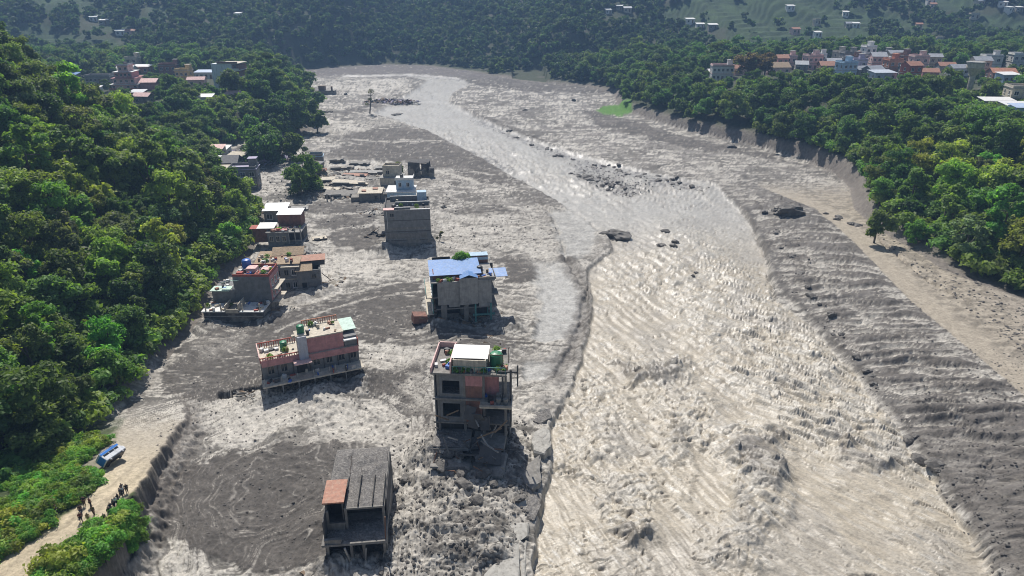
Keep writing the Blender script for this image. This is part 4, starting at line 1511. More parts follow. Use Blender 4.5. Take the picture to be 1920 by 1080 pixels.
# ------------------------------------------------------------------ tall wrecked tower with the white roof
def ruin_tower():
    t = empty('wrecked_house', (-8.7, 65.2, -2.0), rad(-4), 'tall half collapsed house with white rooftop sheet and green tank, lower floors crushed', 'ruined house')
    # lower, crushed part (y 0..3) and standing part (y 2..7)
    for x in (.1, 3.9, 7.6):
        P(t, 'column', M_MUDCON, (x, x + .28, .6, .88, -1, 3.0), jit=.03)
    for x in (.0, 3.0, 5.2, 7.7):
        P(t, 'column', M_MUDCON, (x, x + .28, 2.3, 2.58, -1, 13.0), jit=.03)
    for z, y0 in ((6.3, 2.2), (9.6, 2.0)):
        P(t, 'floor_slab', M_MUDCON, (-.5, 8.2, y0, 8.2, z, z + .22))
    P(t, 'floor_slab', M_MUDCON, (-.4, 3.9, -.9, 3.2, 4.9, 5.15, (4, -2, 1)), jit=.06, label='tilted mud covered slab over the crushed floor')
    P(t, 'floor_slab', M_MUDCON, (4.2, 7.9, .2, 3.4, 4.6, 4.85, (10, 4, -2)), jit=.08)
    P(t, 'floor_slab', M_MUDCON, (.1, 7.9, .0, 8.0, 1.6, 1.85, (2, 1, 0)), jit=.06)
    P(t, 'partition', M_SHADEBLACK, (.2, 7.8, 2.7, 2.8, -1, 6.2))  # near-black colour stands in for shade behind the crushed front
    P(t, 'fallen_slab', M_WSHEET, (1.4, 3.8, -1.5, .0, 3.2, 3.30, (24, 10, 12)), jit=.15, label='pale sheet fallen across the crushed floor')
    P(t, 'fallen_slab', M_CON, (.2, 2.8, -1.4, .2, 2.3, 2.42, (-20, 16, -8)), (4.6, 6.3, -1.2, .1, 4.0, 4.12, (20, -20, 10)), jit=.15)
    P(t, 'back_wall', M_DARKCON, (-.2, 8.0, 7.9, 8.05, -1, 9.6))
    P(t, 'side_wall', M_GREY, (-.32, -.18, 2.4, 8.0, 3, 12.8), (8.02, 8.15, 4.5, 8.0, 3, 9.6))
    P(t, 'wall', M_GREY, (.28, .6, 2.3, 2.45, 6.52, 12.9), (2.6, 3.0, 2.3, 2.45, 6.52, 12.9), (.6, 2.6, 2.3, 2.45, 6.52, 7.2), (.6, 2.6, 2.3, 2.45, 9.0, 10.3), (.6, 2.6, 2.3, 2.45, 12.0, 12.9))
    P(t, 'inner_wall', M_SHADEBLACK, (.3, 2.9, 4.6, 4.7, 6.52, 12.9))
    P(t, 'brick_wall', M_BRICK, (3.28, 5.15, 2.32, 2.46, 6.52, 12.6), label='bare red brick wall in the middle of the front')
    P(t, 'pink_wall', M_PINK, (5.2, 7.0, 3.2, 3.35, 9.82, 12.7), (3.3, 5.2, 2.28, 2.318, 11.4, 12.7), label='faded pink wall above the small terrace')
    P(t, 'terrace', M_CREAM, (5.0, 8.6, .9, 3.2, 9.4, 9.6), label='pale terrace slab with four water drums')
    P(t, 'terrace_edge', M_CON, (5.0, 8.6, .86, .98, 9.603, 9.85), (8.5, 8.6, .98, 3.2, 9.603, 9.85))
    for i, (x, y) in enumerate(((7.0, 2.6), (7.7, 2.6), (7.1, 1.6), (7.9, 1.6))):
        d = cyl(None, 'water_drum', M_GREY, 0, 0, 0, .27, .75, 12)
        d.location = (-8.7 + x * math.cos(rad(-4)) - y * math.sin(rad(-4)), 65.2 + x * math.sin(rad(-4)) + y * math.cos(rad(-4)), 7.605)
        tag(d, ('grey water drum at the back left of the four on the pale terrace', 'grey water drum at the back right of the four on the pale terrace',
                'grey water drum at the front left of the four on the pale terrace', 'grey water drum at the front right of the four on the pale terrace')[i], 'drum', 'drums on the pale terrace')
    P(t, 'roof_slab', M_MUDCON, (-.6, 8.0, 2.0, 8.2, 12.9, 13.12))
    P(t, 'parapet', M_PALEPINK, (-.6, -.48, 2.0, 8.2, 13.123, 13.8), (1.6, 1.75, 2.0, 6.5, 13.123, 14.6), (-.6, 1.6, 8.05, 8.2, 13.123, 13.8))
    P(t, 'rooftop_room', M_CREAM, (1.9, 5.6, 2.5, 2.62, 13.123, 14.6), (1.9, 2.02, 2.62, 5.4, 13.123, 14.6), (5.48, 5.6, 2.62, 5.4, 13.123, 14.6), (2.02, 5.48, 5.3, 5.4, 13.123, 14.6))
    shed_roof(t, M_WSHEET, 1.9, 5.6, 3.1, 5.4, 14.65, 14.9, .2, .07, 'sheet_roof')
    P(t, 'railing', M_TEAL, *[(x, x + .05, 2.1, 2.15, 13.123, 13.95) for x in np.linspace(1.9, 7.8, 13)], (1.9, 7.85, 2.09, 2.16, 13.952, 14.0))
    cyl(t, 'water_tank', M_GREENP, 6.6, 4.4, 13.125, .75, 1.6, dome=True)
    P(t, 'tank_frame', M_REBAR, (5.8, 5.88, 3.6, 3.68, 13.123, 14.7), (7.4, 7.48, 3.6, 3.68, 13.123, 14.7), (5.8, 7.48, 3.6, 3.68, 14.702, 14.78), (7.9, 7.98, 5, 5.08, 13.123, 15.0))
    P(t, 'stair_frame', M_DARKCON, (7.4, 7.6, 2.4, 2.6, 9.8, 12.9), (8.3, 8.5, 2.4, 2.6, 6, 13.6), (7.0, 9.2, 2.4, 2.6, 13.2, 13.4), (9.1, 9.25, 2.4, 2.6, 11.5, 14.2), jit=.03)
    for i in range(26):
        x, y, z = R.uniform(.2, 7.8), R.uniform(-1.4, 2.1), R.uniform(.2, 8.6 if i % 3 else 4)
        l = R.uniform(1.2, 3.2)
        P(t, 'fallen_beam', R.choice((M_MUDCON, M_CON, M_DARKCON, M_WOOD)), (x - l / 2, x + l / 2, y - .07, y + .07, z - .07, z + .07, (0, R.uniform(-60, 60), R.uniform(-70, 70))))
    for i in range(5):
        x, z = R.uniform(3.5, 7.4), R.uniform(6.7, 8.8)
        P(t, 'hanging_panel', M_DARKCON, (x - .6, x + .6, 1.2, 1.3, z - .8, z + .8, (R.uniform(-30, 30), R.uniform(-20, 20), R.uniform(-20, 20))))
    heap(t, 'gravel', -.2, 3.7, -.7, 3.0, 5.16, .22, 8)
    heap(t, 'gravel', -.4, 2.8, 2.3, 4.4, 9.83, .2, 9)
    clutter(t, 5.8, 7.8, 2.4, 7.8, 13.12, 16, 31, 9)
    clutter(t, -.3, 1.4, 2.4, 7.6, 13.12, 7, 32, 2)
    clutter(t, 2.2, 5.4, 2.2, 2.5, 13.12, 6, 33, 6)
    clutter(t, 5.4, 6.8, 1.2, 2.8, 9.6, 4, 34)
    r = random.Random(91)
    for i in range(9):
        x, z = r.uniform(.8, 7.0), r.uniform(.6, 5.6)
        w, d = r.uniform(1.0, 2.6), r.uniform(.8, 2.0)
        P(t, 'fallen_slab', r.choice((M_MUDCON, M_DARKCON, M_DARKCON)), (x - w / 2, x + w / 2, -1.8 + z * .35, -1.8 + z * .35 + d, z, z + .14, (r.uniform(-35, 30), r.uniform(-24, 24), r.uniform(-20, 20))), jit=.12)
    for i in range(30):
        x, y, z = r.uniform(-.2, 8.2), r.uniform(-2.0, 2.0), r.uniform(.0, 6.6)
        l = r.uniform(.8, 2.4)
        P(t, 'fallen_beam', r.choice((M_DARKCON, M_DARKCON, M_REBAR, M_MUDCON)), (x - l / 2, x + l / 2, y - .05, y + .05, z - .05, z + .05, (0, r.uniform(-70, 70), r.uniform(-80, 80))))
    P(t, 'void', M_SHADEBLACK, (.3, 7.7, .6, 2.2, -.6, 4.4), (.4, 3.9, -2.4, .4, 1.6, 3.5), (4.2, 7.8, -2.8, .4, 1.6, 3.2))  # solid near-black boxes that paint in the darkness under the slabs
    P(t, 'floor_slab', M_MUDCON, (-.1, 4.2, -3.4, -.2, 4.0, 4.22, (-5, 3, 4)), (4.0, 8.1, -3.6, .3, 3.5, 3.72, (7, -6, -3)), (.6, 7.0, -3.9, -1.6, 2.7, 2.9, (4, 8, 2)), jit=.14)
    P(t, 'fallen_slab', M_DARKCON, (5.2, 7.6, -2.2, -.4, 4.6, 4.8, (38, 14, 10)), (2.9, 4.6, -2.0, -.8, 4.7, 4.85, (-25, 20, 30)), jit=.12)
    P(t, 'fallen_slab', M_CREAM, (1.6, 3.6, -4.2, -2.8, 3.2, 3.3, (30, -12, 20)), jit=.15)
    for x in (.2, 2.2, 4.1, 6.2, 7.7):
        P(t, 'column', M_DARKCON, (x, x + .24, -3.2, -2.96, 1, 3.6, (r.uniform(-14, 14), r.uniform(-14, 14), 0)), jit=.04)
    for i in range(26):
        x, y, z = r.uniform(-.4, 8.4), r.uniform(-4.2, -1.0), r.uniform(2.0, 5.0)
        l = r.uniform(.8, 2.6)
        P(t, 'fallen_beam', r.choice((M_DARKCON, M_REBAR, M_MUDCON, M_WOOD)), (x - l / 2, x + l / 2, y - .05, y + .05, z - .05, z + .05, (0, r.uniform(-60, 60), r.uniform(-80, 80))))
    return t


# ------------------------------------------------------------------ long house with red balustrades
def long_house():
    t = empty('long_house', (-33.2, 80.0, -1.0), rad(24), 'long half buried house with red balustrades, white tower and green water tank', 'house')
    W = 12.9
    P(t, 'base_slab', M_DARKCON, (-.2, W, -.4, 5.2, -.6, .75))
    P(t, 'balcony_slab', M_CREAM, (-.3, W + .2, -1.9, .19, 3.15, 3.35), label='sunlit balcony slab along the front')
    P(t, 'ground_wall', M_SHADEBLACK, (0, W, 1.4, 1.55, .75, 3.15), (0, .14, 1.55, 5, .75, 3.15), (W - .14, W, 1.55, 5, .75, 3.15))  # blackened so the ground floor looks deep in shade
    for x in np.linspace(0, W - .25, 7):
        P(t, 'column', M_CON, (x, x + .16, -1.35, -1.19, -.6, 3.15), (x, x + .1, -1.35, -1.25, 3.352, 4.2))
    P(t, 'upper_wall', M_GREY, (0, W, .2, .35, 3.352, 5.75), (0, .15, .35, 4.6, 3.352, 5.75), (W - .15, W, .35, 4.6, 3.352, 5.75), (.15, W - .15, 4.45, 4.6, 3.352, 5.75))
    for x in (.6, 2.3, 6.6, 8.3, 10.0, 11.6):
        window(t, x + .5, .2, 4.6, .9, 1.2, 'f', M_DARKCON)
    P(t, 'door', M_SHADEBLACK, (4.4, 5.8, .12, .19, 3.36, 5.3))
    P(t, 'pilaster', M_DARKCON, *[(x, x + .12, .05, .198, 3.352, 5.75) for x in (1.9, 3.9, 6.1, 8.0, 9.9, 11.5)])
    P(t, 'roof_slab', M_CREAM, (-.15, W + .1, 0, 4.8, 5.752, 5.92))
    P(t, 'red_band', M_PINK, (0, 5.2, -.06, -.003, 5.3, 6.3), (5.4, W, -.06, -.003, 5.0, 5.9))
    # balustrades of the low left terrace
    for nm, y in (('balustrade', -.02), ('balustrade', 4.62)):
        P(t, nm, M_RED, (-.12, 5.0, y, y + .12, 6.55, 6.68), *[(x, x + .1, y + .01, y + .11, 5.922, 6.549) for x in np.linspace(-.1, 4.9, 17)])
    P(t, 'balustrade', M_PALEPINK, (-.16, -.04, .1, 4.6, 5.922, 6.75))
    cyl(t, 'water_tank', M_GREENP, 3.3, 3.2, 5.925, .5, 1.15, dome=True)
    # tower
    P(t, 'tower', plain_mat('pale_grey_paint', (0.52, 0.52, 0.56), 0.8, 0.15), (4.9, 6.1, -.35, 1.6, 5.2, 8.9))
    cyl(t, 'water_tank', M_GREENP, 5.6, 1.0, 9.0, .5, 1.1, dome=True)
    P(t, 'tank_stand', M_CREAM, (4.7, 6.2, -.1, 1.7, 8.902, 9.0), (4.3, 4.8, .4, .9, 8.6, 8.9))
    P(t, 'canopy', M_PALEPINK, (4.0, 6.3, -1.9, -.1, 5.5, 5.62, (-8, 0, 0)), label='small pale red canopy over the entrance')
    # upper right storey
    P(t, 'top_wall', M_PINK, (6.1, 11.0, .3, .45, 5.922, 8.2), (10.85, 11.0, .45, 4.4, 5.922, 8.2), (6.1, 10.85, 4.25, 4.4, 5.922, 8.2), label='dusky red wall of the top storey')
    P(t, 'top_roof', M_CREAM, (6.1, 11.1, .2, 4.5, 8.202, 8.36))
    P(t, 'balustrade', M_ORANGE, (6.1, 11.0, 4.3, 4.42, 8.95, 9.07), *[(x, x + .1, 4.31, 4.41, 8.362, 8.949) for x in np.linspace(6.15, 10.9, 16)])
    P(t, 'annex', M_GREY, (11.1, 12.8, .3, 4.3, 5.922, 7.4))
    shed_roof(t, M_MINT, 11.1, 12.8, 1.6, 4.4, 7.9, 8.2, .25, .06, 'sheet_roof')
    P(t, 'annex_ledge', M_WHITE, (10.9, 12.7, -.3, .28, 7.0, 7.15))
    P(t, 'balustrade', M_RED, (12.85, 12.97, .1, 4.4, 5.922, 6.9))
    for i in range(0):
        x = R.uniform(.5, 12)
        P(t, 'clutter', R.choice((M_WHITE, M_BLUEP, M_WOOD, M_RUST)), (x, x + R.uniform(.2, .6), R.uniform(.6, 1.2), R.uniform(1.4, 3.6), 5.925 if x < 5 or x > 11 else 8.362, (5.925 if x < 5 or x > 11 else 8.362) + R.uniform(.15, .5)))
    clutter(t, .3, 4.6, .4, 4.2, 5.92, 14, 95, 3)
    clutter(t, 6.4, 10.6, .6, 4.0, 8.36, 12, 96, 2)
    clutter(t, .2, 12.6, -1.7, 0, 3.35, 18, 97)
    P(t, 'broken_floor', M_CON, (-1.7, -.3, -.9, .3, 1.2, 1.35, (10, 15, 20)), (W + .1, W + 1.2, -1.5, .2, 1.2, 1.35, (-14, 20, -10)), jit=.1)
    return t


# ------------------------------------------------------------------ leaning house with the blue roof
def blue_house():
    t = empty('blue_roofed_house', (-12.6, 100.6, -1.2), rad(9), 'undercut grey house with bright blue sheet roof and blue awning standing in mud', 'ruined house')
    W = 10.6
    P(t, 'front_wall', M_CON, (.8, W - 1.2, 0, .16, 4.9, 8.7), (4.3, 7.2, -.35, 0, 4.9, 9.5), (2.5, 4.3, 0, .16, 4.5, 4.9), (W - 3.2, W - 1.2, 0, .16, 4.2, 4.9), jit=.05, label='scoured grey render of the front')
    P(t, 'side_wall', M_TEAL, (-.1, .04, .2, 7, 3.4, 6.0), (-.1, .04, .2, 7, 6.5, 8.6))
    for x in np.linspace(.3, 6.8, 6):
        window(t, -.1, x, 7.4, .8, 1.1, 'l', M_WHITE)
        window(t, -.1, x, 4.7, .8, 1.1, 'l', M_WHITE)
    P(t, 'balcony', M_CREAM, (-1.1, 0, .2, 7, 6.05, 6.2), (-1.1, 0, .2, 7, 3.2, 3.35))
    P(t, 'balcony_rail', M_TEAL, (-1.1, -1.03, .2, 7, 6.8, 6.9), *[(-1.1, -1.03, y, y + .06, 6.2, 6.8) for y in np.linspace(.25, 6.9, 12)])
    P(t, 'floor_slab', M_MUDCON, (-.1, W, .1, 7.5, 6.1, 6.3), (.5, W - .2, .1, 7.5, 4.0, 4.2), jit=.05)
    P(t, 'back_wall', M_DARKCON, (0, W, 7.3, 7.45, -1, 8.8))
    P(t, 'right_wall', M_GREY, (W - 1.2, W - 1.05, .2, 7.3, 4.2, 8.7))
    P(t, 'leg', M_MUDCON, (1.3, 2.1, .0, .5, -.5, 4.9), (5.0, 5.6, .2, .6, -.5, 4.6), jit=.14)
    P(t, 'broken_wall', M_MUDCON, (.9, 4.0, 1.6, 1.8, -1, 2.6), (4.6, 7.0, 2.2, 2.4, -1, 3.2), jit=.2)
    P(t, 'frame_column', M_TEAL, *[(x, x + .26, -.5, -.24, -1, 4.9) for x in (6.6, 9.1)], (8.9, 9.1, 2.2, 2.4, -1, 4.2))
    P(t, 'frame_beam', M_TEAL, (6.3, 9.9, -.52, -.2, 2.9, 3.15), (6.6, 9.1, -.5, -.24, .9, 1.12), label='dark green concrete frame under the right end')
    P(t, 'low_slab', M_MUDCON, (-.1, 3.9, -1.9, 1.0, 1.6, 1.8), jit=.08, label='mud topped slab in front of the house')
    P(t, 'low_wall', M_DARKCON, (.1, 3.8, -1.75, -1.6, -1, 1.6))
    P(t, 'fallen_slab', M_MUDCON, (4.2, 6.3, -2.0, -.4, .5, .65, (8, -6, 12)), jit=.1)
    # roof storey under the sheets
    P(t, 'roof_slab', M_CON, (-.2, W - .6, .0, 7.4, 8.72, 8.88))
    P(t, 'attic_wall', M_BRICK, (.2, 4.6, 1.3, 1.45, 8.882, 9.7), (.2, .35, 1.45, 6.4, 8.882, 9.9))
    shed_roof(t, M_BLUEROOF, 0.0, 7.6, 1.2, 6.6, 9.75, 10.1, .35, .06, 'blue_roof')
    gable_roof(t, M_BLUEROOF, 4.6, 7.0, -.3, 1.3, 9.55, .55, .25, .06, 'blue_gable', 'y')
    for x in np.linspace(.5, 7.5, 8):
        P(t, 'roof_rib', M_LBLUE, (x, x + .05, 1.0, 6.7, 9.78, 9.80, (3.7, 0, 0)))
    shed_roof(t, M_BLUEROOF, 9.6, 12.2, 1.6, 4.2, 8.7, 9.1, .1, .06, 'blue_awning')
    P(t, 'awning_post', M_REBAR, (9.7, 9.78, 1.8, 1.88, 6.3, 8.7), (12.0, 12.08, 1.8, 1.88, 8.0, 8.75))
    P(t, 'terrace_wall', M_MUDCON, (7.4, 10.2, .1, .22, 8.882, 9.3), (10.1, 10.2, .22, 4, 8.882, 9.3))
    cyl(t, 'water_tank', M_BLACKP, 7.9, 3.0, 8.885, .5, 1.3, dome=True)
    P(t, 'rear_block', M_BRICK, (6.8, 9.8, 7.6, 9.2, 6, 10.1))
    P(t, 'rear_block_band', M_LBLUE, (6.75, 9.85, 7.55, 7.598, 9.4, 9.9), (6.75, 9.85, 7.55, 9.25, 10.1, 10.2))
    P(t, 'rear_parapet', M_SHADEBLACK, (.4, 3.4, 7.5, 7.6, 9.0, 10.3), label='dark blue fabric on the roof rear')
    rs = np.random.RandomState(71)
    V_, F_, T_ = leaf_cloud(rs, [(5.2, 7.3, 10.3, .9), (4.4, 7.2, 10.0, .6), (6.2, 7.6, 10.1, .6)], 900, .2)
    me = mesh_np('rooftop_plant', V_, F_)
    me.attributes.new('tone', 'FLOAT', 'POINT').data.foreach_set('value', T_.astype(np.float32))
    me.materials.append(LEAF)
    o = link('rooftop_plant', me, t)
    o.color = TONES['bright green']
    for i in range(16):
        l = R.uniform(1, 2.6)
        x, y, z = R.uniform(-1.6, 10.6), R.uniform(-1.6, .4), R.uniform(.0, 3.6)
        P(t, 'fallen_beam', R.choice((M_DARKCON, M_MUDCON, M_WOOD)), (x - l / 2, x + l / 2, y - .06, y + .06, z - .06, z + .06, (0, R.uniform(-50, 50), R.uniform(-70, 70))))
    P(t, 'shed', M_BRICK, (-3.4, -1.2, -.3, 1.4, 2.0, 3.4, (0, 6, 8)), jit=.1)
    clutter(t, .6, 9.6, .2, 1.1, 8.88, 16, 41, 3)
    clutter(t, 7.6, 9.8, 1.0, 6, 8.88, 10, 42)
    P(t, 'void', M_SHADEBLACK, (.6, 9.0, 2.6, 2.8, -1, 3.9))  # near-black panel painting in the shade under the house
    return t


def grey_block():
    t = empty('grey_block_house', (-26.2, 135.8, 0), rad(7), 'tall windowless grey house with white parapet coping, standing alone in the mud', 'house')
    W, D = 9.4, 9.5
    P(t, 'front_wall', M_GREY, (0, W, 0, .2, -1, 8.6))
    P(t, 'side_wall', M_DARKCON, (0, .2, .2, D, -1, 8.6), (W - .2, W, .2, D, -1, 8.6), (.2, W - .2, D - .2, D, -1, 8.6))
    P(t, 'floor_band', M_DARKCON, *[(-.03, W + .03, -.05, -.003, z, z + .14) for z in (2.0, 3.9, 6.3)], jit=.02)
    P(t, 'mud_band', M_MUDCON, (.4, W - .8, -.03, -.002, 2.5, 3.6), (1.5, W, -.03, -.002, .6, 1.4), (.8, W - 1, -.03, -.002, 4.4, 4.9), jit=.02)
    P(t, 'roof_slab', M_DARKCON, (.2, W - .2, .2, D - .2, 8.0, 8.2))
    P(t, 'parapet_coping', M_WHITE, (5.4, W + .1, -.08, .3, 8.602, 8.72), (2.2, 5.4, .6, .8, 8.9, 9.0), (2.2, W, 4.5, 4.75, 8.9, 9.0), (1, W - 1, 8, 8.2, 9.2, 9.3), label='white coping along the right half')
    P(t, 'parapet_coping', M_PALEPINK, (-.1, 2.1, -.1, 1.4, 8.602, 8.74), label='pale pink coping on the left corner')
    P(t, 'inner_parapet', M_GREY, (2.2, 5.4, .62, .78, 8.2, 8.9), (2.2, W, 4.5, 4.7, 8.2, 8.9), (1, W - 1, 8, 8.18, 8.2, 9.2))
    P(t, 'rooftop_shed', M_LBLUE, (6.8, 8.8, 7.2, 9.0, 8.2, 10.2))
    cyl(t, 'water_tank', M_BLACKP, 2.0, 1.9, 8.205, .45, 1.1, dome=True)
    P(t, 'balcony', M_MUDCON, (-1.2, 0, 1, 5, 5.6, 5.75), (-1.5, 0, 1.5, 6, 3.0, 3.15), jit=.06)
    P(t, 'pipe', M_WHITE, (.55, .62, -.1, -.03, 4.6, 8.4))
    for z in (4.6, 7.2):
        for y in (1.6, 4.2, 6.8):
            window(t, 0, y, z, .9, 1.2, 'l', M_GREY)
    window(t, 1.6, 0, 7.6, .9, .8, 'f', M_GREY)
    heap(t, 'rubble', -3, 0, .5, 5.5, -.3, 1.3, 12)
    clutter(t, 2.4, 9, .9, 9, 8.2, 22, 51, 3)
    return t


def terrace_house():
    """long low front with white patios, grey block behind"""
    t = empty('patio_house', (-50.2, 101.6, -1.0), rad(0), 'half buried house with sunlit white patio slabs over a dark front wall', 'house')
    P(t, 'front_wall', M_DARKCON, (0, 9.6, 0, .2, -1, 3.2), (9.4, 9.6, .2, 8, -1, 3.2), (0, .2, .2, 8, -1, 3.2))
    P(t, 'string_course', M_CON, (-.05, 9.65, -.06, -.003, 2.3, 2.45))
    P(t, 'patio', M_WHITE, (-.2, 3.6, -.3, 3.0, 3.2, 3.36), (6.0, 9.9, -.4, 3.4, 3.2, 3.38), label='white patio slab on the roof')
    P(t, 'patio', M_CREAM, (3.7, 5.9, -.2, 3.2, 3.0, 3.14))
    P(t, 'patio_wall', M_CREAM, (3.62, 3.74, -.2, 2.6, 3.36, 4.3), (5.8, 5.94, -.2, 2.6, 3.38, 4.6), (3.75, 5.8, -.22, -.12, 3.0, 3.7))
    P(t, 'column', M_CREAM, *[(x, x + .18, -.1, .08, 3.362, 4.6) for x in (.4, 2.9, 6.4, 9.2)])
    P(t, 'upper_block', M_GREY, (4.2, 10.2, 3.5, 8, 3.2, 7.9))
    P(t, 'upper_side', M_PINK, (10.202, 10.3, 3.5, 8, 3.6, 7.9), label='pink painted side wall')
    for y in (4.4, 5.9, 7.3):
        window(t, 10.3, y, 6.6, .8, 1.1, 'r', M_WHITE)
        window(t, 10.3, y, 4.6, .8, 1.1, 'r', M_WHITE)
    P(t, 'balcony', M_CREAM, (10.3, 11.3, 3.6, 8, 5.5, 5.65), (10.3, 11.3, 3.6, 8, 3.2, 3.35))
    P(t, 'parapet', M_RED, (4.2, 10.2, 3.5, 3.62, 7.902, 8.3), (10.08, 10.2, 3.62, 8, 7.902, 8.4), (4.2, 10.08, 7.9, 8, 7.902, 8.4))
    P(t, 'roof_clutter', M_PALEPINK, (6, 7.6, 5, 6.6, 7.902, 8.7), (8.2, 9.6, 5.6, 7.2, 7.902, 8.3))
    P(t, 'roof_clutter', M_RED, (4.6, 5.6, 4.2, 5, 7.902, 8.3), (7.7, 8.4, 4.0, 5.2, 7.902, 8.2))
    P(t, 'awning', M_WHITE, (1.9, 4.0, 3.0, 4.6, 6.9, 7.0, (-22, -12, 8)), label='white awning tilted over the left end')
    P(t, 'awning', M_MINT, (4.0, 5.2, 2.8, 3.4, 7.3, 7.4, (-15, 0, 0)))
    cyl(t, 'water_tank', M_BLUEP, 5.4, 7.2, 7.905, .75, 1.7, dome=True)
    P(t, 'mid_block', M_GREY, (.4, 4.18, 3.4, 7.5, 3.2, 5.4))
    P(t, 'mid_roof', M_MINT, (.2, 3.4, 3.1, 5.2, 5.402, 5.5))
    clutter(t, 4.5, 10, 3.8, 7.7, 7.9, 26, 61, 3)
    clutter(t, 0, 9.6, 0, 3.0, 3.38, 20, 62, 2)
    clutter(t, .5, 4, 3.5, 7.3, 5.4, 12, 63)
    P(t, 'fallen_beam', M_WOOD, (9.6, 11.6, -.6, -.4, 1, 1.2, (0, 40, 20)), (9.8, 11.2, .4, .5, 2, 2.1, (0, -50, 40)))
    return t


def old_grey_house():
    t = empty('old_terrace_house', (-45.6, 113.6, -1.2), rad(8), 'weathered grey terrace house with many small windows and a tan roof', 'house')
    P(t, 'front_wall', plain_mat('weathered_render', (0.25, 0.26, 0.27), 0.9, 0.4, 1.6, 0.06, dirt=(0.10, 0.10, 0.11)), (0, 7.6, 0, .2, -1, 6.4), (7.4, 7.6, .2, 7, -1, 6.4), (0, .2, .2, 7, -1, 6.4), (.2, 7.4, 6.8, 7, -1, 6.4))
    for x in (1.0, 2.5, 4.0, 5.4, 6.7):
        for z in (2.6, 5.0):
            window(t, x, 0, z, .8, 1.1, 'f', M_WHITE if (x + z) % 2 > 1 else M_DARKCON)
    P(t, 'ledge', M_CREAM, (4.6, 7.8, -.5, 0, 6.1, 6.24), (-.1, 7.7, -.2, 0, 3.7, 3.84))
    P(t, 'roof', M_THATCH, (-.2, 7.8, .2, 7.2, 6.402, 6.6), jit=.05)
    gable_roof(t, M_THATCH, 2.5, 7.8, 4.5, 8.5, 6.7, .9, .2, .08, 'tan_roof')
    P(t, 'porch', M_DARKCON, (3.0, 7.2, -1.8, -.1, -.6, .9), jit=.15)
    heap(t, 'rubble', 2, 8, -3, -.2, -.2, 1.0, 13)
    clutter(t, .2, 7.4, .4, 4.4, 6.6, 22, 71, 4)
    return t


def hut():
    t = empty('leaning_hut', (-38.6, 113.9, 0), rad(14), 'small dark hut with rusty lean-to roof at the end of the terrace', 'hut')
    P(t, 'wall', M_GREY, (.3, 4.3, 0, .18, -1, 4.2), (4.12, 4.3, .18, 4, -1, 4.2), (.3, .48, .18, 4, -1, 4.8), (.48, 4.12, 3.8, 4, -1, 4.8))
    P(t, 'upper_wall', M_DARKCON, (.3, 5.2, 2.2, 4.4, 4.2, 5.2))
    shed_roof(t, M_THATCH, .3, 2.8, -.2, 2.3, 4.3, 5.0, .25, .07, 'lean_to_roof')
    shed_roof(t, M_RUST, .1, 5.2, 2.2, 4.6, 5.25, 5.4, .2, .07, 'flat_roof')
    P(t, 'door', M_SHADEBLACK, (1.0, 1.8, -.04, -.003, 0, 1.9))
    window(t, 3.2, 0, 3.0, .9, .9, 'f', M_DARKCON)
    P(t, 'fallen_beam', M_WOOD, (4.4, 7.2, .2, .35, .4, .55, (0, 25, 30)), (4.2, 6.4, 1.4, 1.5, 2, 2.1, (0, 40, -20)), (5, 7, 2, 2.1, 1, 1.1, (0, 12, 60)))
    return t


def brown_house():
    t = empty('brown_house', (-52.6, 136.0, -1.3), rad(3), 'brown house with open balconies, white sheet roofs and a red awning at the tree edge', 'house')
    P(t, 'wall', M_GREY, (1.8, 6.0, 0, .2, -1, 5.0), (1.8, 2.0, .2, 6, -1, 5.0), (2, 6.0, 5.8, 6, -1, 5.0))
    P(t, 'open_bay', M_DARKCON, (6.0, 8.6, 2.5, 2.7, -1, 5.0), (8.4, 8.6, 2.7, 6, -1, 5))
    P(t, 'floor_slab', M_CON, (5.9, 8.9, -.3, 6, 2.4, 2.6), (1.6, 8.9, -.3, 6, 5.0, 5.2))
    for x in (6.1, 7.4, 8.6):
        P(t, 'column', M_CON, (x, x + .2, -.2, 0, -1, 5.0), (x, x + .2, -.2, 0, 5.2, 6.2))
    P(t, 'balustrade', M_CREAM, (6, 8.8, -.24, -.14, 5.9, 6.0), (6, 8.8, -.24, -.14, 3.2, 3.3))
    P(t, 'rear_block', M_BRICK, (3.4, 8.2, 3.5, 7, 5.2, 7.8))
    shed_roof(t, M_WSHEET, 3.4, 8.2, 3.5, 7, 7.85, 8.1, .2, .07, 'white_roof')
    shed_roof(t, M_WSHEET, -.2, 3.0, .8, 3.5, 5.8, 6.1, .2, .07, 'white_roof')
    shed_roof(t, M_RED, -1.8, -.2, .8, 2.6, 5.7, 5.9, .1, .07, 'red_awning')
    P(t, 'left_wall', M_BRICK, (-1.5, 2.6, 1.2, 3.4, 2.6, 5.6))
    P(t, 'roof_slab', M_PINK, (3.1, 6.0, .2, 2.6, 5.4, 5.5), jit=.05)
    for x in (2.6, 3.9, 5.2):
        window(t, x, 0, 3.7, .8, 1.1, 'f', M_CREAM)
    clutter(t, 1.8, 8.6, 0, 3.2, 5.2, 22, 81, 3)
    return t


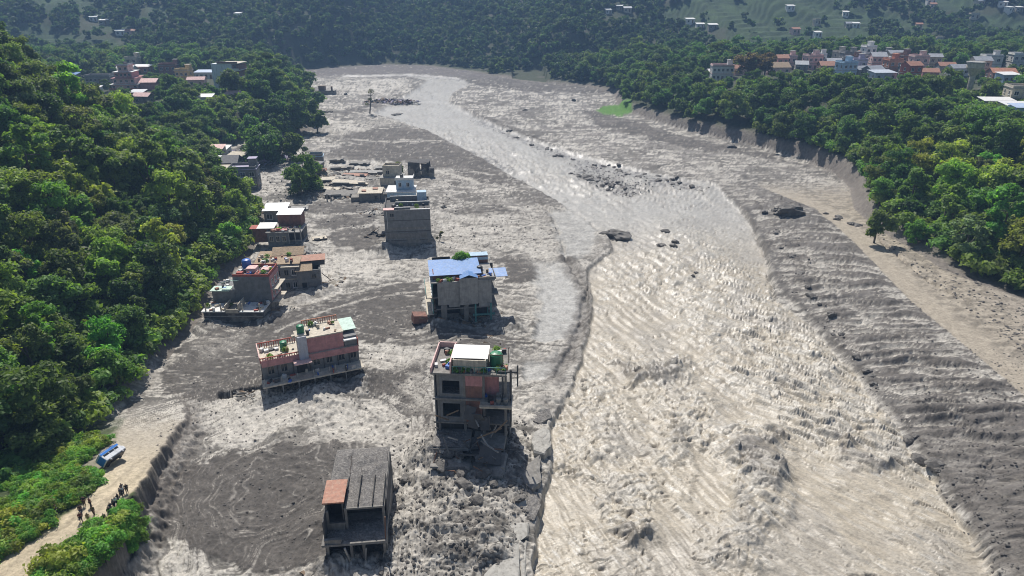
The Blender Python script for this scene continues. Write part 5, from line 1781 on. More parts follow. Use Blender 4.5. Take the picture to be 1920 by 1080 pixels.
def rooftop_edge():
    """roof in the bottom edge of the photo"""
    x, y = G(585, 1085, 3.2)
    t = empty('flat_roof_house', (x, y - 3.2, 0), 0, 'flat roof with white railing at the very bottom of the picture', 'house')
    P(t, 'wall', M_GREY, (-2.4, 2.4, -3, 2.9, -1, 3.0))
    P(t, 'roof_slab', M_MUDCON, (-2.5, 2.5, -3.1, 3.0, 3.0, 3.2))
    P(t, 'railing', M_WHITE, (-1.0, 2.5, 2.88, 2.96, 3.55, 3.62), (2.42, 2.5, -3, 2.88, 3.55, 3.62), *[(q, q + .06, 2.9, 2.96, 3.202, 3.55) for q in np.linspace(-1.0, 2.4, 6)])
    P(t, 'blue_sheet', M_BLUEROOF, (-2.4, -1.2, 1.8, 2.9, 3.22, 3.5), jit=.05)
    return t


# ------------------------------------------------------------------ wrecked quarter round the blue and white house
def wreck_quarter():
    # light blue two-storey house
    x, y = G(752, 380)
    t = empty('pale_blue_house', (x, y, 0), rad(3), 'pale blue two storey house with white trim behind the tall grey block', 'house')
    P(t, 'wall', M_LBLUE, (-3.4, 3.4, 0, 6, -1, 2.7))
    P(t, 'upper_wall', M_LBLUE, (-1.2, 3.0, 1.8, 5.5, 2.92, 5.4))
    P(t, 'roof_slab', M_WHITE, (-3.7, 3.7, -.4, 6.2, 2.702, 2.9), (-1.4, 3.2, 1.6, 5.7, 5.402, 5.55))
    for q in (-2.2, -.6, 1.4, 2.6):
        window(t, q, 0, 1.4, .8, 1.2, 'f', M_WHITE)
    for q in (-.2, 1.8):
        window(t, q, 1.8, 4.2, .8, 1.1, 'f', M_WHITE)
    P(t, 'parapet', M_WHITE, (-1.4, 3.2, 1.6, 1.7, 5.552, 6.0), (3.1, 3.2, 1.7, 5.7, 5.552, 6.0))
    cyl(t, 'water_tank', M_BLACKP, .2, 3.5, 5.555, .45, 1.0, dome=True)
    # beige roofless houses
    x, y = G(735, 352)
    t = empty('beige_house', (x, y, 0), rad(-4), 'beige house with a rounded roof terrace below the lone green tree', 'house')
    P(t, 'wall', M_CREAM, (-3.2, 2.6, 0, 5, -1, 2.6))
    P(t, 'upper_wall', M_CREAM, (-2.6, 2.0, 1.2, 4.6, 2.75, 5.2))
    P(t, 'roof_slab', M_CON, (-3.4, 2.8, -.2, 5.2, 2.602, 2.748))
    P(t, 'parapet', M_CREAM, (-2.6, 2.0, 1.2, 1.32, 5.2, 5.8), (-2.6, -2.48, 1.32, 4.6, 5.2, 5.8), (1.88, 2.0, 1.32, 4.6, 5.2, 5.8), (-2.48, 1.88, 4.48, 4.6, 5.2, 5.8))
    window(t, 1.2, 0, 1.4, 1, 1.1, 'f', M_CREAM)
    window(t, -1.2, 1.2, 3.9, 1, 1.1, 'f', M_CREAM)
    x, y = G(694, 380)
    t = empty('buried_house', (x, y, 0), rad(5), 'grey house with a littered pale roof slab, buried to its window sills', 'house')
    P(t, 'wall', M_GREY, (-2.6, 2.6, 0, 5, -1, 2.4))
    P(t, 'roof_slab', M_CREAM, (-3.0, 3.2, -.5, 5.3, 2.402, 2.6), jit=.06)
    P(t, 'annex', M_DARKCON, (2.7, 4.6, .4, 4.4, -1, 2.0), (-4.8, -2.7, .6, 4.2, -1, 1.3))
    P(t, 'roof_clutter', M_RUST, (-2, -1, 1, 2, 2.6, 2.9), (.6, 1.8, 2.8, 4.2, 2.6, 2.85), jit=.1)
    window(t, 1.6, 0, 1.3, .9, 1, 'f', M_DARKCON)
    # flattened roofs and slabs half sunk in the mud
    spec = [
        (640, 372, 9, 4.5, .9, 4, M_MUDCON, 'long low mud coated slab left of the buried house'),
        (655, 352, 10, 4, 1.2, -3, M_CREAM, 'pale flattened roof behind the buried house'),
        (690, 330, 11, 3.5, .9, 2, M_CON, 'long grey flattened roof among the wrecks'),
        (622, 345, 7, 4, 1.0, 8, M_CREAM, 'pale flattened roof nearest the dark green trees'),
        (705, 345, 6, 3, 1.2, -12, M_MUDCON, 'tilted slab leaning toward the beige house'),
        (640, 320, 7, 3, .8, 5, M_DARKCON, 'dark slab at the back of the wrecks'),
        (672, 312, 6, 3, .8, -6, M_MUDCON, 'small muddy slab furthest back among the wrecks'),
        (600, 330, 4, 3, 1.6, 12, M_BRICK, 'brown broken wall block beside the dark trees'),
        (612, 362, 6, 3, .9, -9, M_CREAM, 'pale broken slab just right of the broken posts'),
        (632, 308, 5, 2.5, 1.3, 10, M_DARKCON, 'dark tilted slab left of the furthest wrecks'),
        (664, 338, 7, 2.5, 1.4, -5, M_RUST, 'rusty flattened sheet between the long pale roofs'),
        (718, 322, 5, 2.5, 1.0, 8, M_CON, 'grey slab behind the beige house'),
        (686, 366, 6, 2, .6, 3, M_MUDCON, 'thin muddy slab edge in front of the littered roof'),
        (590, 318, 4, 3, 1.9, -14, M_GREY, 'grey wall block beside the dark bank tree'),
        (562, 398, 4, 2.5, .8, 12, M_CON, 'small grey slab alone in the muddy lane'),
        (540, 414, 5, 3, 1.7, -6, M_BRICK, 'brick wall block behind the brown house'),
        (600, 452, 3, 2, .5, 20, M_CREAM, 'small pale slab in the bright silt right of the brown house'),
        (762, 395, 7, 2.5, .5, 0, M_WHITE, 'thin white slab edge behind the tall grey block'),
        (782, 392, 3.5, 2.5, 1.2, 5, M_LBLUE, 'small pale blue shed behind the grey block'),
    ]
    for i, (u, v, w, d, h, a, m, lab) in enumerate(spec):
        x, y = G(u, v)
        t = empty('flattened_roof' if h < 1.5 else 'wall_block', (x, y, 0), rad(a), lab, 'slab' if h < 1.5 else 'wall', 'flattened roofs in the wrecked quarter')
        P(t, 'slab', m, (-w / 2, w / 2, 0, d, h - .22, h, (R.uniform(-3, 3), R.uniform(-3, 3), 0)), jit=.12)
        P(t, 'sunken_wall', M_DARKCON, (-w / 2 + .3, w / 2 - .3, .4, d - .2, -1, h - .3), jit=.05)
        P(t, 'broken_edge', M_CON, (-w / 2 + .4, 0, -.1, .25, h - .05, h + .25), (w / 4, w / 2 - .5, .1, .35, h - .05, h + .35), jit=.15)
    # dark burnt-looking ruin right of the lone tree
    x, y = G(788, 333)
    t = empty('dark_ruin', (x, y, 0), rad(-3), 'dark broken ruin with an isolated wall stub right of the lone tree', 'ruined house')
    P(t, 'wall', M_DARKCON, (-3.6, -.2, 1, 1.3, -1, 4.2), (.2, 2.6, 1.4, 1.7, -1, 3.6), (-3.6, -3.3, 1.3, 4, -1, 3.8), jit=.2)
    P(t, 'floor_slab', M_MUDCON, (-3.8, 2.6, 1.2, 4.4, 1.6, 1.8, (0, 4, 0)), jit=.12)
    P(t, 'roof_slab', M_DARKCON, (-3.4, 2.4, 1.2, 4.2, 3.9, 4.1, (5, -4, 0)), jit=.15)
    P(t, 'wall_stub', M_DARKCON, (2.7, 4.0, -.6, .9, -1, 2.9), jit=.08)
    for i in range(9):
        q = R.uniform(-3.4, 2.4)
        P(t, 'column', M_DARKCON, (q, q + .25, R.uniform(.4, 3.6), R.uniform(3.8, 4), -1, R.uniform(2, 4.4), (R.uniform(-6, 6), R.uniform(-8, 8), 0)))
    # people-sized gate posts seen near (615, 367)
    x, y = G(616, 378)
    t = empty('broken_posts', (x, y, 0), 0, 'pair of dark broken posts standing in the mud by the tree', 'posts')
    P(t, 'post', M_DARKCON, (-.5, -.2, 0, .3, -1, 1.9, (0, 4, 0)), jit=.03)
    P(t, 'post', M_DARKCON, (.5, .85, .1, .4, -1, 1.7, (0, -8, 0)), jit=.03)
    # shack on the far flat, near (610, 175)
    x, y = G(612, 178)
    t = empty('stranded_platform', (x, y, 0), 0, 'dark stranded platform with a low shack far up the left edge of the flat', 'platform')
    P(t, 'platform', M_DARKCON, (-4.2, 4.2, 0, 4, -.5, 1.9), jit=.1)
    P(t, 'deck', M_MUDCON, (-4.4, 4.4, -.2, 4.2, 1.9, 2.1), jit=.06)
    P(t, 'shack', M_WOOD, (-4.0, -.8, .8, 3.2, 2.1, 4.2), (2.2, 3.0, .8, 1.6, 2.1, 4.0), jit=.15)


def debris_cluster(name, label, cx, cy, rx, ry, n, mats, hmax=1.6, kind='stuff', seed=1, lmax=3.5):
    """a heap of broken timber, sheets and masonry nobody could count"""
    r = random.Random(seed)
    per = {}
    for i in range(n):
        a, q = r.uniform(0, 6.283), math.sqrt(r.random())
        x, y = cx + math.cos(a) * rx * q, cy + math.sin(a) * ry * q
        l = r.uniform(.6, lmax)
        wd = r.choice((.1, .14, .3, .8, 1.3))
        th = r.uniform(.05, .16) if wd > .2 else wd
        z = r.uniform(-.1, hmax * (1 - q * .7))
        per.setdefault(r.choice(mats).name, []).append((x - l / 2, x + l / 2, y - wd / 2, y + wd / 2, z - th / 2, z + th / 2, (r.uniform(-40, 40), r.uniform(-35, 35), r.uniform(0, 180))))
    V, F, mi = [], [], []
    mlist = sorted(per)
    for k, mn in enumerate(mlist):
        me_ = boxes_mesh('x', per[mn], .04, seed)
        o = len(V)
        V += [tuple(v_.co) for v_ in me_.vertices]
        F += [tuple(o + q for q in p.vertices) for p in me_.polygons]
        mi += [k] * len(me_.polygons)
        bpy.data.meshes.remove(me_)
    me = bpy.data.meshes.new(name)
    me.from_pydata(V, [], F)
    ob = link(name, me, None, [bpy.data.materials[m] for m in mlist])
    me.polygons.foreach_set('material_index', mi)
    tag(ob, label, None, None, kind)
    return ob

# ------------------------------------------------------------------ towns
def on_plateau(u, y):
    """point of the landform straight along photo column u at distance y"""
    x = (u - 960) / F_PX * (y * CT + 37 * ST)
    return x, y, float(hill_height(np.array([x]), np.array([y]))[0])


TOWNS = []


def town(u, v, y, w, d, floors, wall, kind, roof, label, rz=0, nwin=3, group='houses of the right hilltop town', **k):
    """v only documents where the base shows in the photo"""
    x, y, z = on_plateau(u, y)
    t = house('house', label, x, y, z, w, d, floors, wall, kind, roof, rz, 3.0, nwin, group, **k)
    CLEAR.append((x, y, max(w, d) * .62 + 1.2))
    VIEWS.append((x, y, z + (1.2 if floors == 1 else 2.2), w * .55))
    return t


def build_towns():
    T = town
    g = 'houses of the right hilltop town'
    T(1336, 118, 318, 5, 5, 1, M_CREAM, 'gable', M_WSHEET, 'small cream house at the left end of the right town', 10, 2)
    T(1352, 120, 312, 9, 6, 2, M_WHITE, 'flat', M_CON, 'white two storey house with rows of dark windows and a pink end', -5, 5, trim=M_PALEPINK)
    T(1455, 118, 318, 9, 7, 1, M_PALEPINK, 'gable', M_THATCH, 'wide low house with broad tan roof left of the pink blocks', 5, 3)
    T(1462, 104, 332, 5, 5, 2, M_PINK, 'gable', M_RUST, 'small pink upper house behind the tan roof', 0, 2)
    T(1520, 104, 335, 7, 6, 2, M_PALEPINK, 'flat', M_CON, 'pale pink flat roofed house with a rooftop stair room', 8, 3, tank=M_BLACKP)
    T(1548, 112, 325, 7, 6, 1, M_BRICK, 'gable', M_RUST, 'brown brick house with rusty roof left of the teal house', -4, 3)
    T(1582, 124, 305, 6.5, 6, 2, M_LBLUE, 'flat', M_LBLUE, 'light blue house facing the wood', 12, 3, tank=M_BLACKP)
    T(1604, 116, 318, 6, 6, 2, M_LILAC, 'flat', M_CON, 'lilac house between the blue and the grey one', -6, 2)
    T(1588, 100, 345, 7, 6, 2, M_GREY, 'flat', M_CON, 'grey house behind the light blue one', 0, 3)
    T(1621, 104, 338, 5, 5, 3, M_WHITE, 'flat', M_WHITE, 'narrow white three storey house rising above the lilac one', 5, 2)
    T(1634, 126, 304, 7, 6, 1, M_GREY, 'gable', M_METAL, 'grey sheet roofed house next to the pale blue-grey roof', 20, 2)
    T(1640, 108, 328, 6, 6, 2, M_PALEPINK, 'gable', M_METAL, 'pinkish house with grey roof left of the orange house', -8, 3)
    T(1650, 134, 292, 9, 6, 1, plain_mat('blue_grey_paint', (0.45, 0.50, 0.56), 0.7), 'shed', plain_mat('blue_grey_sheet', (0.50, 0.54, 0.60), 0.5, 0.1, 1.2, 0.01), 'low building with large blue-grey roof in front of the orange house', 6, 3)
    T(1668, 118, 312, 6, 6, 2, M_ORANGE, 'flat', M_ORANGE, 'orange house with dark square windows, brightest of the right town', 2, 2, tank=M_WHITE)
    T(1690, 110, 326, 7, 7, 2, M_BRICK, 'flat', M_CON, 'unfinished brick house behind the orange one', 10, 3)
    T(1700, 126, 304, 7, 5, 1, M_GREY, 'gable', M_METAL, 'grey roofed shed right of the orange house', -10, 2)
    T(1708, 96, 350, 8, 6, 1, M_WHITE, 'gable', M_MINT, 'long low house with mint green roof at the back of the town', 5, 3)
    T(1728, 108, 330, 9, 5, 1, M_CREAM, 'shed', M_WSHEET, 'low cream house under a bright white sheet roof', -3, 3)
    T(1702, 138, 286, 6, 5, 2, M_RED, 'gable', M_RUST, 'red house low at the front edge of the town', 14, 2)
    T(1737, 134, 290, 6, 5, 1, M_PINK, 'gable', M_RUST, 'pink house with rusty roof right of the red house', -12, 2)
    T(1790, 126, 300, 7, 5, 1, M_WHITE, 'gable', M_METAL, 'white bungalow alone right of the town', 4, 3)
    T(1872, 130, 290, 9, 6, 1, M_BRICK, 'gable', M_ORANGE, 'house with long orange roof near the right edge', -6, 3)
    T(1884, 138, 278, 7, 5, 1, M_LBLUE, 'shed', M_WSHEET, 'blue walled shed with white roof below the orange roof', 5, 3)
    T(1908, 100, 330, 10, 7, 2, M_WHITE, 'flat', M_WHITE, 'white two storey block at the right edge of the picture', -8, 4)
    T(1905, 196, 222, 8, 7, 2, M_CREAM, 'flat', M_CON, 'unfinished cream frame house above the near right wood', -14, 3)
    T(1862, 206, 218, 9, 4.5, 1, M_GREY, 'shed', M_WSHEET, 'long shed with white sheet roof at the wood edge', -5, 3)
    T(1898, 216, 208, 8, 4, 1, M_CREAM, 'shed', M_WSHEET, 'shed with bright white roof in front of the frame house', 3, 3)
    T(1912, 222, 202, 7, 4, 1, M_LBLUE, 'shed', plain_mat('pale_blue_sheet', (0.45, 0.55, 0.72), 0.5, 0.1, 1, 0.01), 'shed with pale blue roof lowest at the right edge', 0, 2)
    extra = [(1440, 322, M_CREAM, 'cream', 'gable', M_RUST, 'rusty'), (1478, 340, M_PALEPINK, 'pink', 'flat', M_CON, 'flat'), (1500, 326, M_GREY, 'grey', 'gable', M_METAL, 'grey'), (1532, 345, M_WHITE, 'white', 'flat', M_CON, 'flat'),
             (1560, 338, M_LILAC, 'lilac', 'gable', M_METAL, 'grey'), (1572, 352, M_CREAM, 'cream', 'flat', M_CON, 'flat'), (1612, 308, M_GREY, 'grey', 'gable', M_METAL, 'grey'), (1615, 350, M_PINK, 'pink', 'gable', M_RUST, 'rusty'),
             (1655, 345, M_GREY, 'grey', 'flat', M_CON, 'flat'), (1672, 338, M_CREAM, 'cream', 'gable', M_METAL, 'grey'), (1716, 318, M_PALEPINK, 'pink', 'flat', M_CON, 'flat'), (1745, 322, M_CREAM, 'cream', 'gable', M_METAL, 'grey'),
             (1768, 310, M_GREY, 'grey', 'gable', M_RUST, 'rusty'), (1830, 300, M_CREAM, 'cream', 'gable', M_METAL, 'grey'), (1850, 315, M_WHITE, 'white', 'flat', M_CON, 'flat'), (1598, 328, M_BRICK, 'brick', 'flat', M_CON, 'flat'), (1385, 322, M_PALEPINK, 'pink', 'gable', M_RUST, 'rusty')]
    for i, (u, y, wl, wn_, kd, rf, rn) in enumerate(extra):
        row = 'front row' if y < 325 else 'middle row' if y < 342 else 'back row'
        prt = 'left end' if u < 1520 else 'middle' if u < 1640 else 'orange house end' if u < 1725 else 'straggling right end'
        T(u, 0, y, R.uniform(5, 7.5), R.uniform(4.5, 6), 2 if kd == 'flat' else 1 + i % 2, wl, kd, rf, f'{wn_} house with {rn} roof in the {row} of the right town, {prt}', R.uniform(-15, 15), 2)
    # water tower
    x, y, z = on_plateau(1812, 245)
    t = empty('water_tower', (x, y, z), 0, 'round concrete water tower with a bowl shaped tank in the right wood', 'water tower')
    cyl(t, 'stem', M_CREAM, 0, 0, -2, .9, 9.5, 16)
    cyl(t, 'bowl', M_CREAM, 0, 0, 7.5, .95, 2.6, 20, r2=2.6)
    cyl(t, 'tank', M_CREAM, 0, 0, 10.1, 2.6, 1.6, 20)
    cyl(t, 'tank_roof', M_CON, 0, 0, 11.7, 2.9, .35, 20)
    CLEAR.append((x, y, 4))
    VIEWS.append((x, y, z + 3, 3))
    # left town
    g = 'houses of the left hilltop town'
    kw = dict(group=g)
    T(128, 140, 330, 8, 5, 1, M_GREY, 'shed', M_BLUEROOF, 'shed with deep blue roof furthest left in the left town', 5, 3, **kw)
    T(186, 142, 325, 11, 6, 1, M_CON, 'flat', M_CON, 'long grey flat roofed building left of the pink temple house', 4, 6, **kw)
    T(236, 122, 355, 8, 6, 1, M_WHITE, 'gable', M_WSHEET, 'white roofed house behind the pink temple house', 0, 3, **kw)
    T(266, 116, 362, 9, 6, 1, M_ORANGE, 'shed', M_WSHEET, 'house with white and orange roof edge at the back of the left town', -5, 3, **kw)
    T(250, 108, 375, 6, 5, 2, M_CREAM, 'flat', M_WHITE, 'small cream house highest in the left town', 0, 2, **kw)
    T(318, 120, 345, 8, 6, 2, M_BRICK, 'flat', M_CON, 'brown brick house right of the pink temple house', 6, 3, **kw)
    T(346, 138, 320, 6, 5, 2, M_YELLOW, 'flat', M_CREAM, 'yellow house with open upper floor', -4, 3, **kw)
    T(368, 142, 312, 7, 4, 1, M_PALEPINK, 'gable', M_PALEPINK, 'low pale pink house right of the yellow one', 8, 2, **kw)
    T(393, 128, 345, 13, 6, 1, M_WHITE, 'shed', plain_mat('pale_blue_sheet', (0.45, 0.55, 0.72), 0.5, 0.1, 1, 0.01), 'long white hall with pale blue roof', 2, 6, **kw)
    T(258, 182, 275, 5, 4, 1, M_RED, 'shed', M_METAL, 'small red walled shed below the pink temple house', 3, 2, **kw)
    T(268, 190, 262, 6, 4, 1, M_GREY, 'gable', M_PALEPINK, 'shed with pale pink roof lowest below the temple house', -8, 2, **kw)
    T(178, 172, 285, 4, 3, 1, M_WHITE, 'shed', M_WSHEET, 'tiny white shed alone among the trees of the left hill', 0, 1, **kw)
    T(385, 185, 262, 5, 4, 1, M_WHITE, 'shed', M_WSHEET, 'white shed in the wood below the hall', 6, 2, **kw)
    T(440, 182, 268, 6, 4, 1, M_CREAM, 'gable', M_PALEPINK, 'cream house in the trees below the tall white block', -6, 2, **kw)
    # tiered pink building
    x, y, z = on_plateau(240, 300)
    t = empty('tiered_house', (x, y, z), rad(5), 'tall tiered pink and white house with orange base in the left town', 'house', g)
    for k, (w, d) in enumerate(((11, 8), (9.5, 7.5), (8, 6.5), (5.5, 5))):
        z0 = k * 3.0
        P(t, 'storey', (M_PALEPINK, M_PALEPINK, M_PINK, M_PALEPINK)[k], (-w / 2 + 1, w / 2 - 1, -d / 2, d / 2, z0 if k else -3, z0 + 2.8))
        P(t, 'tier_roof', (M_WHITE, M_PINK, M_WHITE, M_PINK)[k], (-w / 2 + .5, w / 2 - .5, -d / 2 - .5, d / 2 + .5, z0 + 2.802, z0 + 3.0))
        for q in np.linspace(-w / 2 + 1.8, w / 2 - 1.8, 4 if k < 3 else 2):
            window(t, q, -d / 2, z0 + 1.5, .9, 1.3, 'f', M_WHITE)
    P(t, 'base_band', M_ORANGE, (-5.4, 5.4, -4.3, -4.05, -.5, 1.0))
    P(t, 'top_rail', M_WHITE, (-2, 2, -2.6, -2.5, 12.0, 12.8), (1.9, 2, -2.5, 2, 12.0, 12.8))
    cyl(t, 'water_tank', M_BLACKP, 0, .5, 12.005, .6, 1.4, dome=True)
    P(t, 'wing', M_PINK, (5.0, 10.5, -3, 3, -3, 3.6))
    gable_roof(t, M_PALEPINK, 5.0, 10.5, -3, 3, 3.62, 1.6, .3, .1, 'wing_roof')
    CLEAR.append((x + 2, y, 10))
    VIEWS.append((x + 3, y, z + .2, 9))
    t.scale = (1.15, 1.1, .80)
    # tall white block with a blank wall
    x, y, z = on_plateau(434, 300)
    t = empty('white_block', (x, y, z), rad(-4), 'tall pale block with a blank wall and balconies on its right side', 'apartment building', g)
    P(t, 'wall', plain_mat('pale_blue_grey_paint', (0.72, 0.76, 0.82), 0.7, 0.06), (-4.8, 2.6, -4, 4, -3, 9.5))
    P(t, 'balcony_wing', M_BRICK, (2.602, 4.6, -3.2, 4, -3, 9.0))
    for k in range(4):
        P(t, 'balcony', M_WHITE, (2.7, 5.2, -4.2, 4, k * 2.3 + .3, k * 2.3 + .45), (2.7, 5.2, -4.2, -4.1, k * 2.3 + .45, k * 2.3 + 1.1))
        window(t, 3.6, -3.2, k * 2.3 + 1.4, .8, 1.1, 'f', M_WHITE)
    P(t, 'roof', M_CREAM, (-2.5, 5.0, -4.2, 4.2, 9.502, 9.7))
    P(t, 'parapet', M_BRICK, (-2.5, 5.0, -4.2, -4.0, 9.702, 10.3))
    CLEAR.append((x, y, 8))
    VIEWS.append((x, y, z + .2, 6))
    t.scale = (1.15, 1.15, 1.15)
    # low quarter between the left slope and the dark trees
    g = 'houses of the low left quarter'
    kw = dict(group=g)

    def low(u, v, w, d, floors, wall, kind, roof, label, rz=0, nwin=2, **k):
        x, y = G(u, v, 1.0)
        zz = max(0.0, float(hill_height(np.array([x]), np.array([y]))[0]))
        house('house', label, x, y, zz, w, d, floors, wall, kind, roof, rz, 2.7, nwin, g, **k)
        CLEAR.append((x, y, max(w, d) * .7 + .6))
        CLEAR.append((x * .97 + 1, y * .97, max(w, d) * .5))
        CLEAR.append((x * .94 + 2, y * .94, max(w, d) * .45))
    low(404, 296, 6, 4, 1, M_CREAM, 'shed', M_PALEPINK, 'small house with pale pink roof at the back of the low quarter', 5)
    low(416, 290, 5, 4, 1, M_WHITE, 'shed', M_WSHEET, 'small white house at the back of the low quarter', -4)
    low(424, 312, 8, 6, 1, M_DARKCON, 'gable', plain_mat('slate_sheet', (0.12, 0.12, 0.13), 0.7), 'low house with dark grey roof in the low quarter', 6, 3)
    low(446, 302, 5, 4, 1, M_GREY, 'shed', M_CREAM, 'ruined shed with pale roof beside the rubble', -10)
    low(430, 332, 8, 5, 1, M_BRICK, 'shed', M_CREAM, 'house with wide pale roof in the middle of the low quarter', 4, 4)
    low(403, 318, 3.5, 3, 1, M_CREAM, 'shed', M_WSHEET, 'tiny shed with white roof at the slope foot', 0, 1)
    low(462, 344, 7, 5, 2, M_GREY, 'flat', M_LILAC, 'grey two storey house nearest the muddy lane', 8, 3)
    low(426, 356, 7, 5, 1, M_GREY, 'shed', M_BLUEROOF, 'house with light blue roof lowest in the low quarter', 3, 3)
    low(416, 342, 4, 3, 1, M_PINK, 'shed', M_WSHEET, 'small pink shed behind the light blue roof', -6, 1)
    low(520, 404, 5, 4, 1, M_GREY, 'shed', M_METAL, 'small grey shed behind the brown house', 4, 2)
    low(594, 302, 4, 3.5, 1, M_GREY, 'flat', M_LBLUE, 'pale grey ruin behind the dark waterside trees', 10, 1)
    # scattered farmhouses on the far hillside
    far = [(1140, 22), (1162, 15), (1176, 19), (1281, 42), (1293, 42), (1312, 52), (1336, 52), (1352, 49), (1481, 17), (1490, 60), (1532, 67), (1546, 66), (1585, 27), (1531, 42), (1748, 13), (1758, 24),
           (1745, 4), (1836, 6), (1826, 31), (1842, 30), (1892, 18), (1910, 18), (1590, 48), (1612, 44), (1604, 49), (176, 36), (196, 42), (186, 50), (226, 62), (246, 62), (447, 29), (441, 18), (1880, 8), (1760, 76), (1722, 50)]
    looks = [(M_WHITE, 'shed', M_WSHEET, 'white farmhouse with white sheet roof'), (M_CREAM, 'gable', M_METAL, 'cream farmhouse with grey roof'), (M_PALEPINK, 'gable', M_RUST, 'pinkish farmhouse with rusty roof'),
             (M_GREY, 'shed', M_WSHEET, 'grey farmhouse with white roof'), (M_CREAM, 'flat', M_CON, 'cream flat roofed farmhouse')]
    used = {}
    for i, (u, v) in enumerate(far):
        if i % 4 == 3:
            continue
        h = hit(u, v, 1.0, 385, 900)
        if not h:
            continue
        wl, kd, rf, lb = looks[(i * 3) % 5 if i % 4 else 0]
        side_ = 'high on the far left hillside' if u < 600 else 'on the far terraces above the valley head' if u < 1400 else 'on the far terraces above the right town' if u < 1700 else 'on the far hillside at upper right'
        house('farmhouse', f'{lb} {side_}', h[0], h[1], h[2] - .3, R.uniform(3.5, 6), R.uniform(3, 4), 1, wl, kd, rf, R.uniform(-20, 20), 2.6, 2, 'farmhouses on the far hillside', side=False)
        CLEAR.append((h[0], h[1] - 5, 6.5))
        CLEAR.append((h[0], h[1] - 11, 5))


# ------------------------------------------------------------------ rocks
def rock_mesh(seed, sub=2, rough=0.35, flat=0.7):
    import bmesh
    bm = bmesh.new()
    bmesh.ops.create_icosphere(bm, subdivisions=sub, radius=1)
    P_ = np.array([v.co for v in bm.verts])
    n = noise(P_[:, 0] * 1.3 + seed, P_[:, 1] * 1.3 + P_[:, 2], seed) + .5 * noise(P_[:, 0] * 3 + P_[:, 2] * 2, P_[:, 1] * 3, seed + 5)
    for v, q in zip(bm.verts, n):
        v.co = v.co * (1 + rough * q)
        v.co.z = v.co.z * flat if v.co.z > 0 else v.co.z * .5
    # a few flat faces, as broken stone has
    r = random.Random(seed)
    for _ in range(4):
        d = Vector((r.uniform(-1, 1), r.uniform(-1, 1), r.uniform(-.2, 1))).normalized()
        lim = r.uniform(.55, .8)
        for v in bm.verts:
            k = v.co.dot(d)
            if k > lim:
                v.co -= d * (k - lim) * .9
    me = bpy.data.meshes.new('boulder')
    bm.to_mesh(me)
    bm.free()
    return me


M_ROCK = plain_mat('wet_rock', (0.11, 0.10, 0.09), 0.7, 0.45, 2.0, 0.15, dirt=(0.26, 0.245, 0.215), dirt_amt=0.5)


